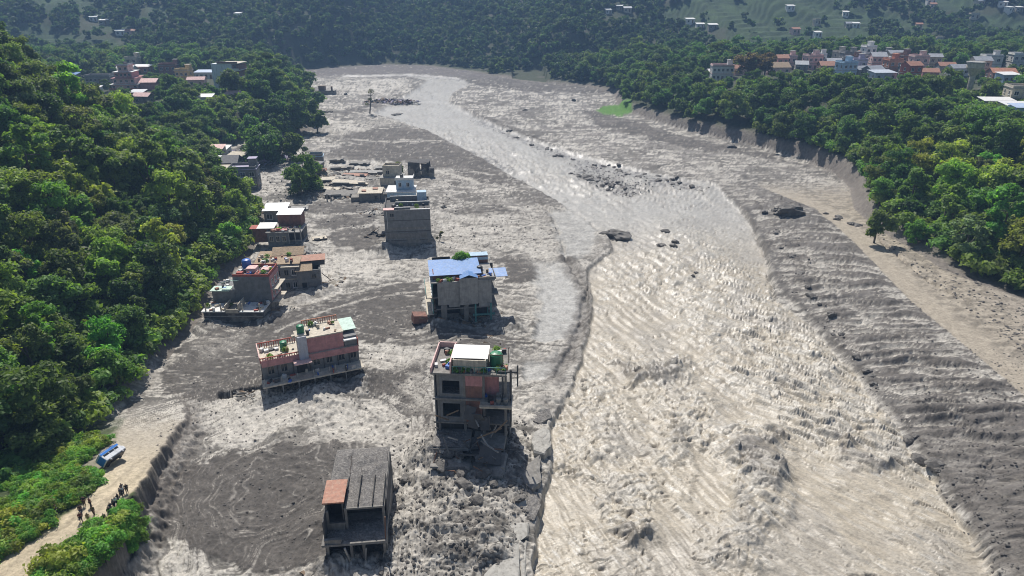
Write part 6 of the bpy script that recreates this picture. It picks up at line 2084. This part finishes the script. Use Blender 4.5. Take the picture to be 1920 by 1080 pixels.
def big_rocks():
    for i, (u, v, sx, sy, sz, rz, lab) in enumerate([
        (1155, 438, 4.3, 2.7, 2.2, -8, 'big dark flat-topped boulder in midstream with a wedge shaped left end'),
        (1482, 410, 4.2, 2.9, 2.7, 10, 'large dark boulder on the right bank bench'),
        (1136, 438, 1.6, 1.2, .9, 30, 'low dark rock against the left end of the midstream boulder'),
        (1452, 402, 1.3, 1.0, 1.1, 0, 'small dark rock left of the large bank boulder'),
        (1372, 278, 1.6, 1.3, 1.9, 0, 'dark boulder under the far right bank'),
        (1075, 190, 1.3, 1.0, 1.6, 0, 'dark round boulder alone on the far flat'),
        (985, 208, 1.8, 1.0, .9, 20, 'flat dark boulder on the far grey flat'),
        (648, 178, 1.2, 1.0, 1.5, 0, 'small dark boulder on the far left flat'),
        (618, 212, 2.0, 1.2, 1.2, 0, 'low dark boulder beside the left promontory'),
        (832, 391, 1.0, .8, .9, 0, 'small round dark rock right of the grey block'),
        (856, 402, .6, .6, .5, 0, 'tiny dark rock beside the small round rock'),
        (745, 212, 3.2, 1.4, 1.2, 20, 'brown rock at the head of the pale rapids'),
    ]):
        x, y = G(u, v)
        o = link('boulder', rock_mesh(40 + i, 4 if sx > 2.5 else 3), None, M_ROCK)
        o.location = (x, y, ground_z(x, y) + (.75 if u == 1482 else -.05))
        o.scale = (sx, sy, sz)
        o.rotation_euler = (0, 0, rad(rz))
        tag(o, lab, 'boulder', 'large boulders of the river bed')
    kinds = [rock_mesh(70 + i, 3) for i in range(4)]
    small = [rock_mesh(80 + i, 1) for i in range(5)]
    for m in kinds + small:
        m.materials.append(M_ROCK)
    # named medium rocks along the debris ridges
    spots = []
    rr = random.Random(3)
    for pts, n, wd in ((([(940, 245), (1060, 290), (1180, 320), (1320, 352)]), 34, 10), ([(1080, 320), (1130, 345), (1200, 362)], 26, 14), ([(1550, 395), (1600, 440)], 6, 12),
                       ([(1240, 440), (1300, 520)], 6, 14), ([(1440, 410), (1520, 560), (1640, 740), (1800, 960)], 26, 9), ([(820, 900), (960, 960)], 14, 40), ([(700, 850), (760, 960)], 10, 30)):
        for _ in range(n):
            t = rr.random() * (len(pts) - 1)
            k = min(int(t), len(pts) - 2)
            u = pts[k][0] + (pts[k + 1][0] - pts[k][0]) * (t - k) + rr.uniform(-wd, wd)
            v = pts[k][1] + (pts[k + 1][1] - pts[k][1]) * (t - k) + rr.uniform(-wd, wd) * .6
            spots.append((u, v))
    XY = np.array([G(u, v) for u, v in spots])
    ZZ = full_terrain(XY[:, 0], XY[:, 1], False)
    for i, (u, v) in enumerate(spots):
        x, y = XY[i]
        s = rr.uniform(.35, .85) if v > 500 else rr.uniform(.4, .95)
        o = link('rock', kinds[i % 4])
        o.location = (x, y, float(ZZ[i]) + .05)
        o.scale = (s * rr.uniform(1, 1.5), s, s * .8)
        o.rotation_euler = (0, 0, rr.uniform(0, 6.3))
        if v < 365:
            lab, g = f"{'large' if s > .7 else 'small'} dark rock in the {'upper left' if u < 1060 else 'middle' if u < 1180 else 'lower right'} stretch of the far debris ridge", 'rocks of the debris ridge'
        elif u > 1430:
            lab, g = f"{'large' if s > .6 else 'small'} dark rock at the foot of the right bank, {'far' if v < 560 else 'middle' if v < 760 else 'near'} stretch", 'rocks along the right bank'
        elif u < 1000:
            lab, g = f"{'large' if s > .6 else 'small'} muddy rock in the rubble {'right of' if u < 800 else 'below'} the {'grey frame ruin' if u < 800 else 'collapsed tower'}", 'rocks of the rubble field'
        else:
            lab, g = 'dark rock breaking the waves of the central rapids', 'rocks of the rapids'
        tag(o, lab, 'rock', g)
    # uncounted stones
    pts = []
    rs = np.random.RandomState(9)
    zones = [([(700, 850), (820, 850), (990, 780), (1010, 960), (940, 1100), (700, 1100), (720, 950)], 1500, (.06, .28)), ([(1440, 420), (1480, 420), (1620, 700), (1920, 1080), (1870, 1085), (1700, 830), (1560, 640), (1450, 540)], 1500, (.06, .26)),
             ([(1700, 640), (1920, 700), (1920, 1080), (1880, 1080), (1720, 820)], 900, (.05, .2)), ([(880, 210), (1080, 290), (1335, 352), (1300, 362), (1070, 305), (880, 225)], 700, (.1, .32)),
             ([(1060, 305), (1120, 310), (1230, 352), (1180, 372), (1080, 338)], 600, (.1, .34)), ([(300, 700), (800, 530), (980, 640), (800, 820), (560, 1060), (300, 980)], 1300, (.05, .2)),
             ([(600, 310), (820, 330), (1040, 380), (1060, 480), (820, 480), (560, 400)], 600, (.08, .3)), ([(1560, 400), (1640, 460), (1740, 560), (1920, 700), (1920, 600), (1640, 440)], 900, (.08, .35)),
             ([(430, 270), (540, 270), (600, 300), (560, 400), (470, 380)], 400, (.1, .4))]
    for poly, n, (s0, s1) in zones:
        pa = np.array(poly, float)
        u = rs.uniform(pa[:, 0].min(), pa[:, 0].max(), n * 3)
        v = rs.uniform(pa[:, 1].min(), pa[:, 1].max(), n * 3)
        ok = np.where(inside(u, v, pa))[0][:n]
        x, y = G(u[ok], v[ok])
        z = full_terrain(x, y, False)
        s = s0 + (s1 - s0) * rs.rand(len(ok)) ** 2.5
        for a, b, c, q in zip(x, y, z, s):
            pts.append((a, b, c, q, rs.uniform(0, 6.28), rs.randint(5)))
    gn_scatter('rubble', pts, small, (1, 1, 1, 1))


def extrude_px(name, label, cat, pts, z_top, z_bot, mat, group=None, rough=.08, tilt=0.0):
    """a block whose outline is given on the plan; worn top edge"""
    W_ = [G(u, v, z_top) for u, v in pts]
    cx, cy = np.mean([p[0] for p in W_]), np.mean([p[1] for p in W_])
    # resample outline
    out = []
    n = len(W_)
    for i in range(n):
        p, q = W_[i], W_[(i + 1) % n]
        k = max(1, int(np.hypot(*(q - p)) / .7))
        for j in range(k):
            out.append(p + (q - p) * j / k)
    rr = random.Random(len(label))
    V, F = [], []
    m = len(out)
    for ring, (zz, sc) in enumerate(((z_bot, 1.04), (z_top - .15, 1.0), (z_top, .94), (z_top + .03, .55))):
        for p in out:
            V.append(((p[0] - cx) * sc + rr.uniform(-rough, rough), (p[1] - cy) * sc + rr.uniform(-rough, rough), zz + rr.uniform(-rough, rough) * .6 + tilt * (p[1] - cy)))
    for r_ in range(3):
        for j in range(m):
            F.append((r_ * m + j, r_ * m + (j + 1) % m, (r_ + 1) * m + (j + 1) % m, (r_ + 1) * m + j))
    V.append((0, 0, z_top + .04))
    for j in range(m):
        F.append((3 * m + j, 3 * m + (j + 1) % m, 4 * m))
    me = bpy.data.meshes.new(name)
    me.from_pydata(V, [], F)
    o = link(name, me, None, mat)
    o.location = (cx, cy, 0)
    tag(o, label, cat, group)
    return o


def river_wall_remains():
    m = plain_mat('silted_concrete', (0.36, 0.345, 0.31), 0.7, 0.25, 1.0, 0.04, dirt=(0.22, 0.205, 0.18), dirt_amt=0.8)
    g = 'broken pieces of the river wall'
    extrude_px('wall_fragment', 'smooth pale slab of old river wall at the bottom edge beside the river', 'wall fragment', [(930, 1010), (952, 1000), (952, 978), (992, 978), (990, 1004), (975, 1010), (974, 1110), (905, 1110), (905, 1080), (932, 1070)], 1.1, -1.5, m, g, .04)
    extrude_px('wall_fragment', 'narrow kerb strip of river wall right of the smooth slab', 'wall fragment', [(978, 1012), (987, 1010), (985, 1110), (976, 1110)], .8, -1.5, m, g, .03)
    extrude_px('wall_fragment', 'rounded river wall fragment with a dark undercut end', 'wall fragment', [(990, 870), (1012, 852), (1013, 880), (1014, 905), (1000, 914), (984, 905), (975, 888)], 1.3, -1.5, M_MUDCON, g, .12)
    extrude_px('wall_fragment', 'river wall fragment furthest upstream, with a smooth pale top', 'wall fragment', [(1000, 810), (1022, 798), (1032, 806), (1032, 838), (1020, 850), (1000, 846), (996, 828)], 1.4, -1.5, m, g, .12)
    extrude_px('wall_fragment', 'gravelly lump of river wall between the fragments and the slab', 'wall fragment', [(990, 930), (1008, 925), (1012, 950), (1000, 975), (986, 970), (988, 948)], .9, -1.5, M_GRAVEL, g, .2)
    extrude_px('wall_fragment', 'worn block at the lower end of the dark channel', 'wall fragment', [(1000, 775), (1030, 765), (1035, 780), (1015, 795), (1000, 790)], .7, -1, M_GRAVEL, g, .2)


def dead_tree(u, v, h, label, group=None, lean=8):
    x, y = G(u, v)
    r = random.Random(int(u))
    V, F = [], []
    top = Vector((h * math.tan(rad(lean)), 0, h))
    tube(V, F, [Vector((0, 0, -.6)), top * .5 + Vector((.2, 0, 0)), top], [h * .035, h * .025, h * .012])
    for i in range(11):
        b = top * r.uniform(.3, .98)
        a = r.uniform(0, 6.28)
        l = h * r.uniform(.12, .32)
        e = b + Vector((math.cos(a) * l, math.sin(a) * l * .5, l * r.uniform(-.2, .7)))
        tube(V, F, [b, (b + e) / 2 + Vector((0, 0, .1)), e], [h * .014, h * .01, h * .005], 5)
    me = bpy.data.meshes.new('trunk')
    me.from_pydata(V, [], F)
    t = empty('dead_tree', (x, y, ground_z(x, y)), 0, label, 'tree', group)
    link('trunk', me, t, plain_mat('dead_wood', (0.11, 0.10, 0.085), 0.9, 0.3, 4, 0.03))
    rs = np.random.RandomState(int(u))
    V_, F_, T_ = leaf_cloud(rs, [(top.x, 0, h * .95, h * .13), (top.x * .6, .2, h * .62, h * .1), (-.1 * h, 0, h * .4, h * .08)], 260, .28)
    m2 = mesh_np('hanging_debris', V_, F_)
    m2.attributes.new('tone', 'FLOAT', 'POINT').data.foreach_set('value', T_.astype(np.float32))
    o = link('hanging_debris', m2, t, LEAF)
    o.color = (0.10, 0.095, 0.07, 1)
    return t


# ------------------------------------------------------------------ vehicle
def tipped_van():
    x, y = G(222, 872, 3.6)
    z = ground_z(x, y)
    t = empty('overturned_van', (x + .1, y - .1, z + .62), 0, 'white and blue minibus lying on its side half off the dirt road', 'van')
    # local frame: x length, y width, z height; later rolled on its side
    import bmesh

    def prof(name, outline, y0, y1, mat, bev=.08):
        bm = bmesh.new()
        a = [bm.verts.new((px, y0, pz)) for px, pz in outline]
        b = [bm.verts.new((px, y1, pz)) for px, pz in outline]
        bm.faces.new(a[::-1])
        bm.faces.new(b)
        for i in range(len(a)):
            j = (i + 1) % len(a)
            bm.faces.new((a[i], a[j], b[j], b[i]))
        if bev:
            bmesh.ops.bevel(bm, geom=list(bm.edges), offset=bev, segments=2, affect='EDGES')
        bmesh.ops.recalc_face_normals(bm, faces=list(bm.faces))
        me = bpy.data.meshes.new(name)
        bm.to_mesh(me)
        bm.free()
        return link(name, me, t, mat)
    L_ = 2.2
    prof('body', [(-L_, .35), (L_ - .1, .35), (L_, .95), (L_ - .45, 1.15), (L_ - 1.0, 1.95), (-L_ + .1, 2.0), (-L_, 1.2)], -.85, .85, plain_mat('van_white', (0.72, 0.73, 0.74), 0.35, 0.08, 1, 0))
    blue = plain_mat('van_blue', (0.03, 0.20, 0.62), 0.35, 0.1, 1, 0)
    P(t, 'roof_panel', blue, (-L_ + .15, L_ - 1.05, -.8, .8, 2.0, 2.06))
    P(t, 'side_stripe', blue, (-L_ + .1, L_ - .5, -.875, -.852, 1.55, 1.9), (-L_ + .1, L_ - .5, .852, .875, 1.55, 1.9))
    P(t, 'side_windows', M_GLASS, (-L_ + .3, -.75, -.872, -.853, 1.15, 1.5), (-.65, .4, -.872, -.853, 1.15, 1.5), (.5, 1.3, -.872, -.853, 1.15, 1.5))
    P(t, 'windscreen', M_GLASS, (L_ - .82, L_ - .76, -.7, .7, 1.15, 1.8, (0, -30, 0)))
    P(t, 'rear_panel', blue, (-L_ - .03, -L_ + .0, -.75, .75, .5, 1.7))
    P(t, 'underbody', M_BLACKP, (-L_ + .2, L_ - .2, -.7, .7, .22, .36), (-1, 1, -.1, .1, .12, .22))
    for px in (-1.35, 1.35):
        for py in (-.8, .62):
            w = cyl(t, 'wheel', M_BLACKP, px, py, .35, .34, .2, 18)
            w.rotation_euler = (-math.pi / 2, 0, 0)
            hb = cyl(w, 'hub', M_METAL, 0, 0, -.02, .16, .24, 12)
    for py in (-.6, .6):
        P(t, 'headlight', M_GLASS, (L_ - .06, L_ - .01, py - .15, py + .15, .75, .92))
    t.rotation_euler = (rad(-58), rad(8), rad(80))
    t.scale = (.66, .66, .66)
    return t


# ------------------------------------------------------------------ people
def skin_body(name, joints, radii, edges, mat, lev=1):
    import bmesh
    bm = bmesh.new()
    lay = bm.verts.layers.skin.verify()
    vs_ = [bm.verts.new(j) for j in joints]
    for v_, r_ in zip(vs_, radii):
        v_[lay].radius = (r_, r_)
    vs_[0][lay].use_root = True
    for p, q in edges:
        bm.edges.new((vs_[p], vs_[q]))
    me = bpy.data.meshes.new(name)
    bm.to_mesh(me)
    bm.free()
    o = bpy.data.objects.new(name, me)
    COL.objects.link(o)
    s = o.modifiers.new('skin', 'SKIN')
    sb = o.modifiers.new('sub', 'SUBSURF')
    sb.levels = lev
    sb.render_levels = lev
    s.use_smooth_shade = True
    dg = bpy.context.evaluated_depsgraph_get()
    dg.update()
    ev = o.evaluated_get(dg)
    m2 = bpy.data.meshes.new_from_object(ev)
    bpy.data.objects.remove(o)
    m2.name = name
    m2.materials.clear()
    m2.materials.append(mat)
    return m2


SKIN = plain_mat('skin', (0.28, 0.16, 0.10), 0.6, 0.1, 3, 0)
HAIR = plain_mat('hair', (0.015, 0.013, 0.012), 0.6, 0.1, 3, 0)


def person_meshes(step, arm, bend=0.0):
    """one continuous body, and shirt, trousers, hair and shoes that follow it"""
    hip = .93
    lx, rx = .10, -.10
    J = [(0, 0, hip), (0, .02 + bend * .5, 1.18), (0, bend, 1.42), (0, bend * 1.1, 1.52), (0, bend * 1.2 - .02, 1.66),      # pelvis, waist, chest, neck, head
         (lx, 0, hip - .06), (lx, -step * .5, .50), (lx, -step * .8, .09), (lx, -step * .8 - .16, .04),
         (rx, 0, hip - .06), (rx, step * .35, .50), (rx, step * .9, .10), (rx, step * .9 - .16, .04),
         (.19, bend, 1.41), (.25, bend + .03 - arm * .3, 1.15), (.23, bend - .10 - arm * .5, .92 + arm * .2), (.23, bend - .15 - arm * .6, .84 + arm * .25),
         (-.19, bend, 1.41), (-.25, bend + .05, 1.15), (-.24, bend - .02, .91), (-.24, bend - .05, .83)]
    E = [(0, 1), (1, 2), (2, 3), (3, 4), (0, 5), (5, 6), (6, 7), (7, 8), (0, 9), (9, 10), (10, 11), (11, 12), (2, 13), (13, 14), (14, 15), (15, 16), (2, 17), (17, 18), (18, 19), (19, 20)]
    Rr = [.14, .13, .15, .055, .105, .09, .062, .045, .04, .09, .062, .045, .04, .06, .045, .035, .03, .06, .045, .035, .03]
    body = skin_body('body', J, Rr, E, SKIN)

    def sub(name, ids, extra, mat_):
        mp = {k: i for i, k in enumerate(ids)}
        ed = [(mp[a], mp[b]) for a, b in E if a in mp and b in mp]
        return skin_body(name, [J[k] for k in ids], [Rr[k] + extra for k in ids], ed, mat_)
    shirt = sub('shirt', [2, 1, 0, 13, 14, 17, 18], .022, M_WHITE)
    trousers = sub('trousers', [0, 5, 6, 7, 9, 10, 11], .02, M_WHITE)
    hv = [(J[4][0], J[4][1] + .03, J[4][2] + .035), (J[4][0], J[4][1] + .045, J[4][2] - .04)]
    hair = skin_body('hair', hv, [.108, .095], [(0, 1)], HAIR)
    return body, shirt, trousers, hair


def people():
    poses = [person_meshes(.22, .2), person_meshes(.06, .0), person_meshes(.16, .5, -.04), person_meshes(.3, .1, .03)]
    cloth = {
        'black': (.02, .02, .022), 'dark brown': (.07, .04, .025), 'olive': (.09, .085, .04), 'maroon': (.12, .02, .025), 'navy': (.02, .03, .07), 'white': (.65, .64, .62),
        'grey': (.16, .16, .17), 'tan': (.30, .22, .12), 'khaki': (.22, .18, .10), 'teal': (.03, .12, .12)}
    cm = {k: plain_mat('cloth_' + k.replace(' ', '_'), v_, .9, .15, 4, 0) for k, v_ in cloth.items()}
    ordn = 1
    # u, v of the feet, shirt, trousers, heading, pose, where
    ppl = [
        (159, 948, 'black', 'dark brown', 200, 1, 'at the back left of the group'), (171, 950, 'maroon', 'black', 160, 0, 'at the back right of the group'),
        (153, 965, 'dark brown', 'navy', 30, 3, 'at the left of the group'), (177, 966, 'olive', 'dark brown', 10, 2, 'at the right of the group'),
        (153, 979, 'maroon', 'black', 45, 0, 'lowest left in the group in the road'), (167, 979, 'tan', 'khaki', 20, 1, 'lowest in the middle of the group'),
        (198, 982, 'black', 'black', 60, 1, 'nearest the camera in the row along the scarp'), (206, 968, 'black', 'navy', 80, 0, 'second in the row on the scarp edge'),
        (209, 960, 'navy', 'grey', 60, 2, 'third in the row on the scarp edge'), (214, 952, 'grey', 'black', 100, 1, 'fourth in the row on the scarp edge'), (219, 950, 'white', 'navy', 50, 3, 'fifth in the row on the scarp edge'),
        (223, 943, 'black', 'grey', 80, 1, 'sixth in the row on the scarp edge'), (229, 938, 'navy', 'black', 120, 0, 'seventh in the row on the scarp edge'), (233, 934, 'white', 'navy', 70, 1, 'eighth in the row on the scarp edge'),
        (231, 926, 'grey', 'black', 60, 2, 'ninth in the row on the scarp edge'), (240, 928, 'black', 'dark brown', 40, 1, 'furthest in the row along the scarp'),
        (107, 962, 'navy', 'grey', 150, 1, 'alone among the bushes left of the road')]
    for i, (u, v, sh, tr, hd, ps, where) in enumerate(ppl):
        x, y = G(u, v, 5.0 if v > 940 else 4.7)
        z = ground_z(x, y)
        t = empty('person', (x, y, z - .01), rad(hd), f'person in {sh} shirt and {tr} trousers {where}', 'person', 'people on the dirt road')
        s = R.uniform(.80, .88)
        s *= .80
        t.scale = (s, s, s)
        b, s_, tr_, h_ = poses[ps]
        link('body', b, t)
        for nm, me, mt in (('shirt', s_, cm[sh]), ('trousers', tr_, cm[tr])):
            o = link(nm, me, t)
            o.material_slots[0].link = 'OBJECT'
            o.material_slots[0].material = mt
        link('hair', h_, t)


# ------------------------------------------------------------------ verges and hand-placed trees
def verge_plants():
    kinds = []
    for i in range(4):
        rs = np.random.RandomState(600 + i)
        lb = [(rs.uniform(-.55, .55), rs.uniform(-.55, .55), rs.uniform(.15, .75), rs.uniform(.22, .45)) for _ in range(9)]
        V_, F_, T_ = leaf_cloud(rs, lb, 1100, 0.10, 0.3)
        me = mesh_np('foliage', V_, F_)
        me.attributes.new('tone', 'FLOAT', 'POINT').data.foreach_set('value', T_.astype(np.float32))
        me.materials.append(LEAF)
        kinds.append(me)
    n = 0
    pts = []
    rs = np.random.RandomState(77)
    for side in (0, 1):
        for _ in range(1500 if side == 0 else 900):
            y = rs.uniform(40, 66) if side == 0 else rs.uniform(38, 57)
            rl = np.interp(y, ROAD_L[:, 1], ROAD_L[:, 0])
            rr_ = np.interp(y, ROAD_R[:, 1], ROAD_R[:, 0])
            x = rl - .6 - rs.exponential(2.6) if side == 0 else rr_ + rs.uniform(.4, 3.4)
            if side == 1 and x > np.interp(y, SCARP[:, 1], SCARP[:, 0]) + .3:
                continue
            if side == 0 and y > 58 and x > -46.5:
                continue
            if x < -54 or (side == 1 and y > 54.5):
                continue
            near_person = any((x - p[0]) ** 2 + (y - p[1]) ** 2 < 1.2 for p in PEOPLE_XY)
            if near_person:
                continue
            pts.append((x, y, side))
    rs.shuffle(pts)
    rest = []
    ZZ = full_terrain(np.array([p[0] for p in pts]), np.array([p[1] for p in pts]), False)
    for i, (x, y, side) in enumerate(pts):
        z = float(ZZ[i])
        big = side == 1 and rs.rand() < .25
        s = rs.uniform(.5, 1.1) * (1.35 if big else 1)
        if i < 110:
            t = empty('bush', (x, y, z - .1), rs.uniform(0, 6.28), None, 'bush', 'bushes along the dirt road')
            s *= 1.5
            tone = ('bright green', 'yellow-green', 'mid green')[int(rs.randint(3))]
            sz = 'large' if s > 1.4 else 'small'
            t['label'] = f'{sz} {tone} bush on the verge between the road and the scarp' if side else f'{sz} {tone} bush on the verge left of the dirt road'
            t.scale = (s, s, s * rs.uniform(.8, 1.2))
            o = link('foliage', kinds[i % 4], t)
            o.color = TONES[tone]
        else:
            rest.append((x, y, z - .1, s, rs.uniform(0, 6.28), rs.randint(4)))
    gn_scatter('undergrowth', rest, kinds, TONES['bright green'])


PEOPLE_XY = [tuple(G(u, v, 5.0)) for u, v in ((159, 948), (171, 950), (153, 965), (177, 966), (153, 979), (167, 979), (198, 982), (206, 968), (209, 960), (214, 952), (219, 950), (223, 943), (229, 938), (233, 934), (231, 926), (240, 928), (108, 962))]


def special_trees():
    def tr(u, v, i, s, tone, label, z=None, tall=1.0, name='tree'):
        x, y = G(u, v, z or 0)
        zz = max(0, float(hill_height(np.array([x]), np.array([y]))[0])) if z is None else z
        t = add_tree(x, y, zz - .3, i, s, tone, label, 'large trees beside the mud flat', name)
        t.scale.z *= tall
        return t
    tr(496, 306, 6, 1.9, 'dark green', 'huge dark round tree at the edge of the rubble quarter').location.z -= 4.5
    tr(512, 300, 1, 1.5, 'dark green', 'dark tree grown into the right side of the huge round tree').location.z -= 3
    tr(478, 296, 5, 1.4, 'dark green', 'dark tree grown into the left side of the huge round tree').location.z -= 3
    tr(552, 300, 1, 1.2, 'deep green', 'dark tree right behind the huge round tree')
    tr(572, 360, 3, 1.25, 'deep green', 'dark green tree on the bank above the muddy lane, in front of the wrecks', tall=1.15).location.z -= 1.8
    tr(584, 352, 2, 1.0, 'dark green', 'dark tree right against the bank tree, facing the wrecks').location.z -= 1.5
    tr(556, 345, 0, .85, 'mid green', 'small green tree left of the dark bank tree')
    tr(590, 330, 5, .8, 'mid green', 'small leafy tree behind the dark bank tree')
    tr(567, 372, 8, .7, 'deep green', 'slim tree lowest on the muddy lane')
    tr(745, 330, 2, .75, 'mid green', 'lone green tree among the wrecked houses')
    tr(1636, 470, 4, 1.05, 'deep green', 'slender tree standing alone out from the right wood edge', tall=1.15)
    tr(1712, 475, 0, .75, 'bright green', 'small bright green tree at the right wood edge')
    tr(1190, 184, 8, .7, 'dark green', 'dark pointed tree beside the small green field')
    tr(1205, 190, 5, .8, 'yellow-green', 'yellow-green tree above the small green field')
    tr(1165, 188, 2, .6, 'dark green', 'small dark tree left of the green field')
    # extra dark trees of the promontory
    k = 0
    for u, v in ((470, 262), (520, 252), (560, 240), (585, 225), (590, 200), (575, 180), (545, 205), (510, 215), (480, 225), (450, 230), (595, 240), (535, 175), (560, 160)):
        x, y = G(u, v, 2)
        zz = float(hill_height(np.array([x]), np.array([y]))[0])
        k += 1
        add_tree(x, y, max(0, zz) - .3, k % 9, R.uniform(1.2, 1.6), ('dark green', 'deep green')[k % 2], ('dark green', 'deep green')[k % 2] + ' tree crowding the wooded promontory above the left edge of the flat', 'trees of the left promontory')
    # bare brownish tree in the right town
    x, y, z = on_plateau(1400, 300)
    rs = np.random.RandomState(44)
    for q, (du, s) in enumerate(((0, 1.5), (28, 1.3))):
        t = add_tree(x + du * .25, y, z, 6, s, 'grey-green', ('wide brownish half bare tree in front of the right town', 'smaller brownish half bare tree beside the wide one')[q], 'brown trees of the right town')
        t.children[0].color = (0.20, 0.155, 0.10, 1)


def cables():
    pass

# ------------------------------------------------------------------ put the place together
build_towns()
ruin_front()
ruin_tower()
long_house()
blue_house()
grey_block()
terrace_house()
old_grey_house()
hut()
brown_house()
rooftop_edge()
wreck_quarter()
x_, y_ = G(470, 300)
debris_cluster('debris', None, x_, y_, 12, 15, 750, [M_MUDCON, M_DARKCON, M_WOOD, M_LILAC, M_CON, M_GREY], 2.2, seed=2)
x_, y_ = G(650, 345)
debris_cluster('debris', None, x_, y_, 14, 17, 620, [M_MUDCON, M_DARKCON, M_WOOD, M_CREAM], 1.0, seed=3)
x_, y_ = G(735, 192)
debris_cluster('debris', None, x_, y_, 13, 4.5, 260, [M_DARKCON, M_WOOD, M_LILAC, M_MUDCON, M_REBAR], 1.8, seed=4)
x_, y_ = G(700, 440)
debris_cluster('debris', None, x_ + 1, y_, 2.5, 4, 60, [M_MUDCON, M_DARKCON, M_WOOD], 1.6, seed=5, lmax=2)
x_, y_ = G(885, 880)
debris_cluster('debris', None, x_, y_, 5, 2.4, 120, [M_MUDCON, M_DARKCON, M_REBAR], 1.0, seed=6, lmax=2.4)
x_, y_ = G(620, 535)
debris_cluster('debris', None, x_, y_, 2.6, 4, 70, [M_WOOD, M_CREAM, M_DARKCON], .9, seed=7, lmax=2)
x_, y_ = G(880, 600)
debris_cluster('debris', None, x_, y_, 7, 3, 110, [M_MUDCON, M_DARKCON, M_WOOD], .9, seed=8, lmax=2)
x_, y_ = G(900, 655)
debris_cluster('debris', None, x_, y_, 5, 4, 90, [M_MUDCON, M_DARKCON, M_WOOD], .7, seed=9, lmax=2)
for u_, v_, n_, s_, lab_ in ((520, 590, 60, 2, 1), (530, 500, 70, 2.5, 1), (580, 480, 60, 2.5, 1), (480, 400, 60, 3, 1), (700, 400, 60, 3, 1), (830, 870, 90, 3.2, 1), (470, 745, 40, 1.6, 1), (690, 715, 40, 1.6, 1), (820, 600, 60, 2, 1), (610, 1065, 40, 2, 1)):
    x_, y_ = G(u_, v_)
    debris_cluster('debris', None, x_, y_, s_ * 1.3, s_, n_, [M_MUDCON, M_DARKCON, M_WOOD, M_CON], .7, seed=20 + u_, lmax=2.0)
big_rocks()
river_wall_remains()
dead_tree(693, 214, 9.5, 'bare dead tree hung with flood debris standing in the far mud')
dead_tree(822, 455, 2.0, 'small broken snag in the mud right of the grey block', lean=20)
tipped_van()
people()
verge_plants()
special_trees()
place_woods()

# ------------------------------------------------------------------ air
HAZE_DENSITY = 0.0004
def build_haze():
    x0, x1, y0, y1, z0, z1 = -1800, 1800, -20, 1200, -8, 132
    vs_ = [(x, y, z) for z in (z0, z1) for y in (y0, y1) for x in (x0, x1)]
    fs = [(0, 2, 3, 1), (4, 5, 7, 6), (0, 1, 5, 4), (2, 6, 7, 3), (0, 4, 6, 2), (1, 3, 7, 5)]
    me = bpy.data.meshes.new('haze')
    me.from_pydata(vs_, [], fs)
    m = bpy.data.materials.new('haze_air')
    m.use_nodes = True
    nt = m.node_tree
    nt.nodes.clear()
    o = N(nt, 'ShaderNodeOutputMaterial')
    p = N(nt, 'ShaderNodeVolumePrincipled')
    p.inputs['Color'].default_value = (0.38, 0.62, 1.0, 1)
    p.inputs['Density'].default_value = HAZE_DENSITY
    p.inputs['Anisotropy'].default_value = 0.2
    nt.links.new(p.outputs[0], o.inputs['Volume'])
    me.materials.append(m)
    ob = bpy.data.objects.new('haze', me)
    COL.objects.link(ob)
    ob['kind'] = 'stuff'


build_haze()
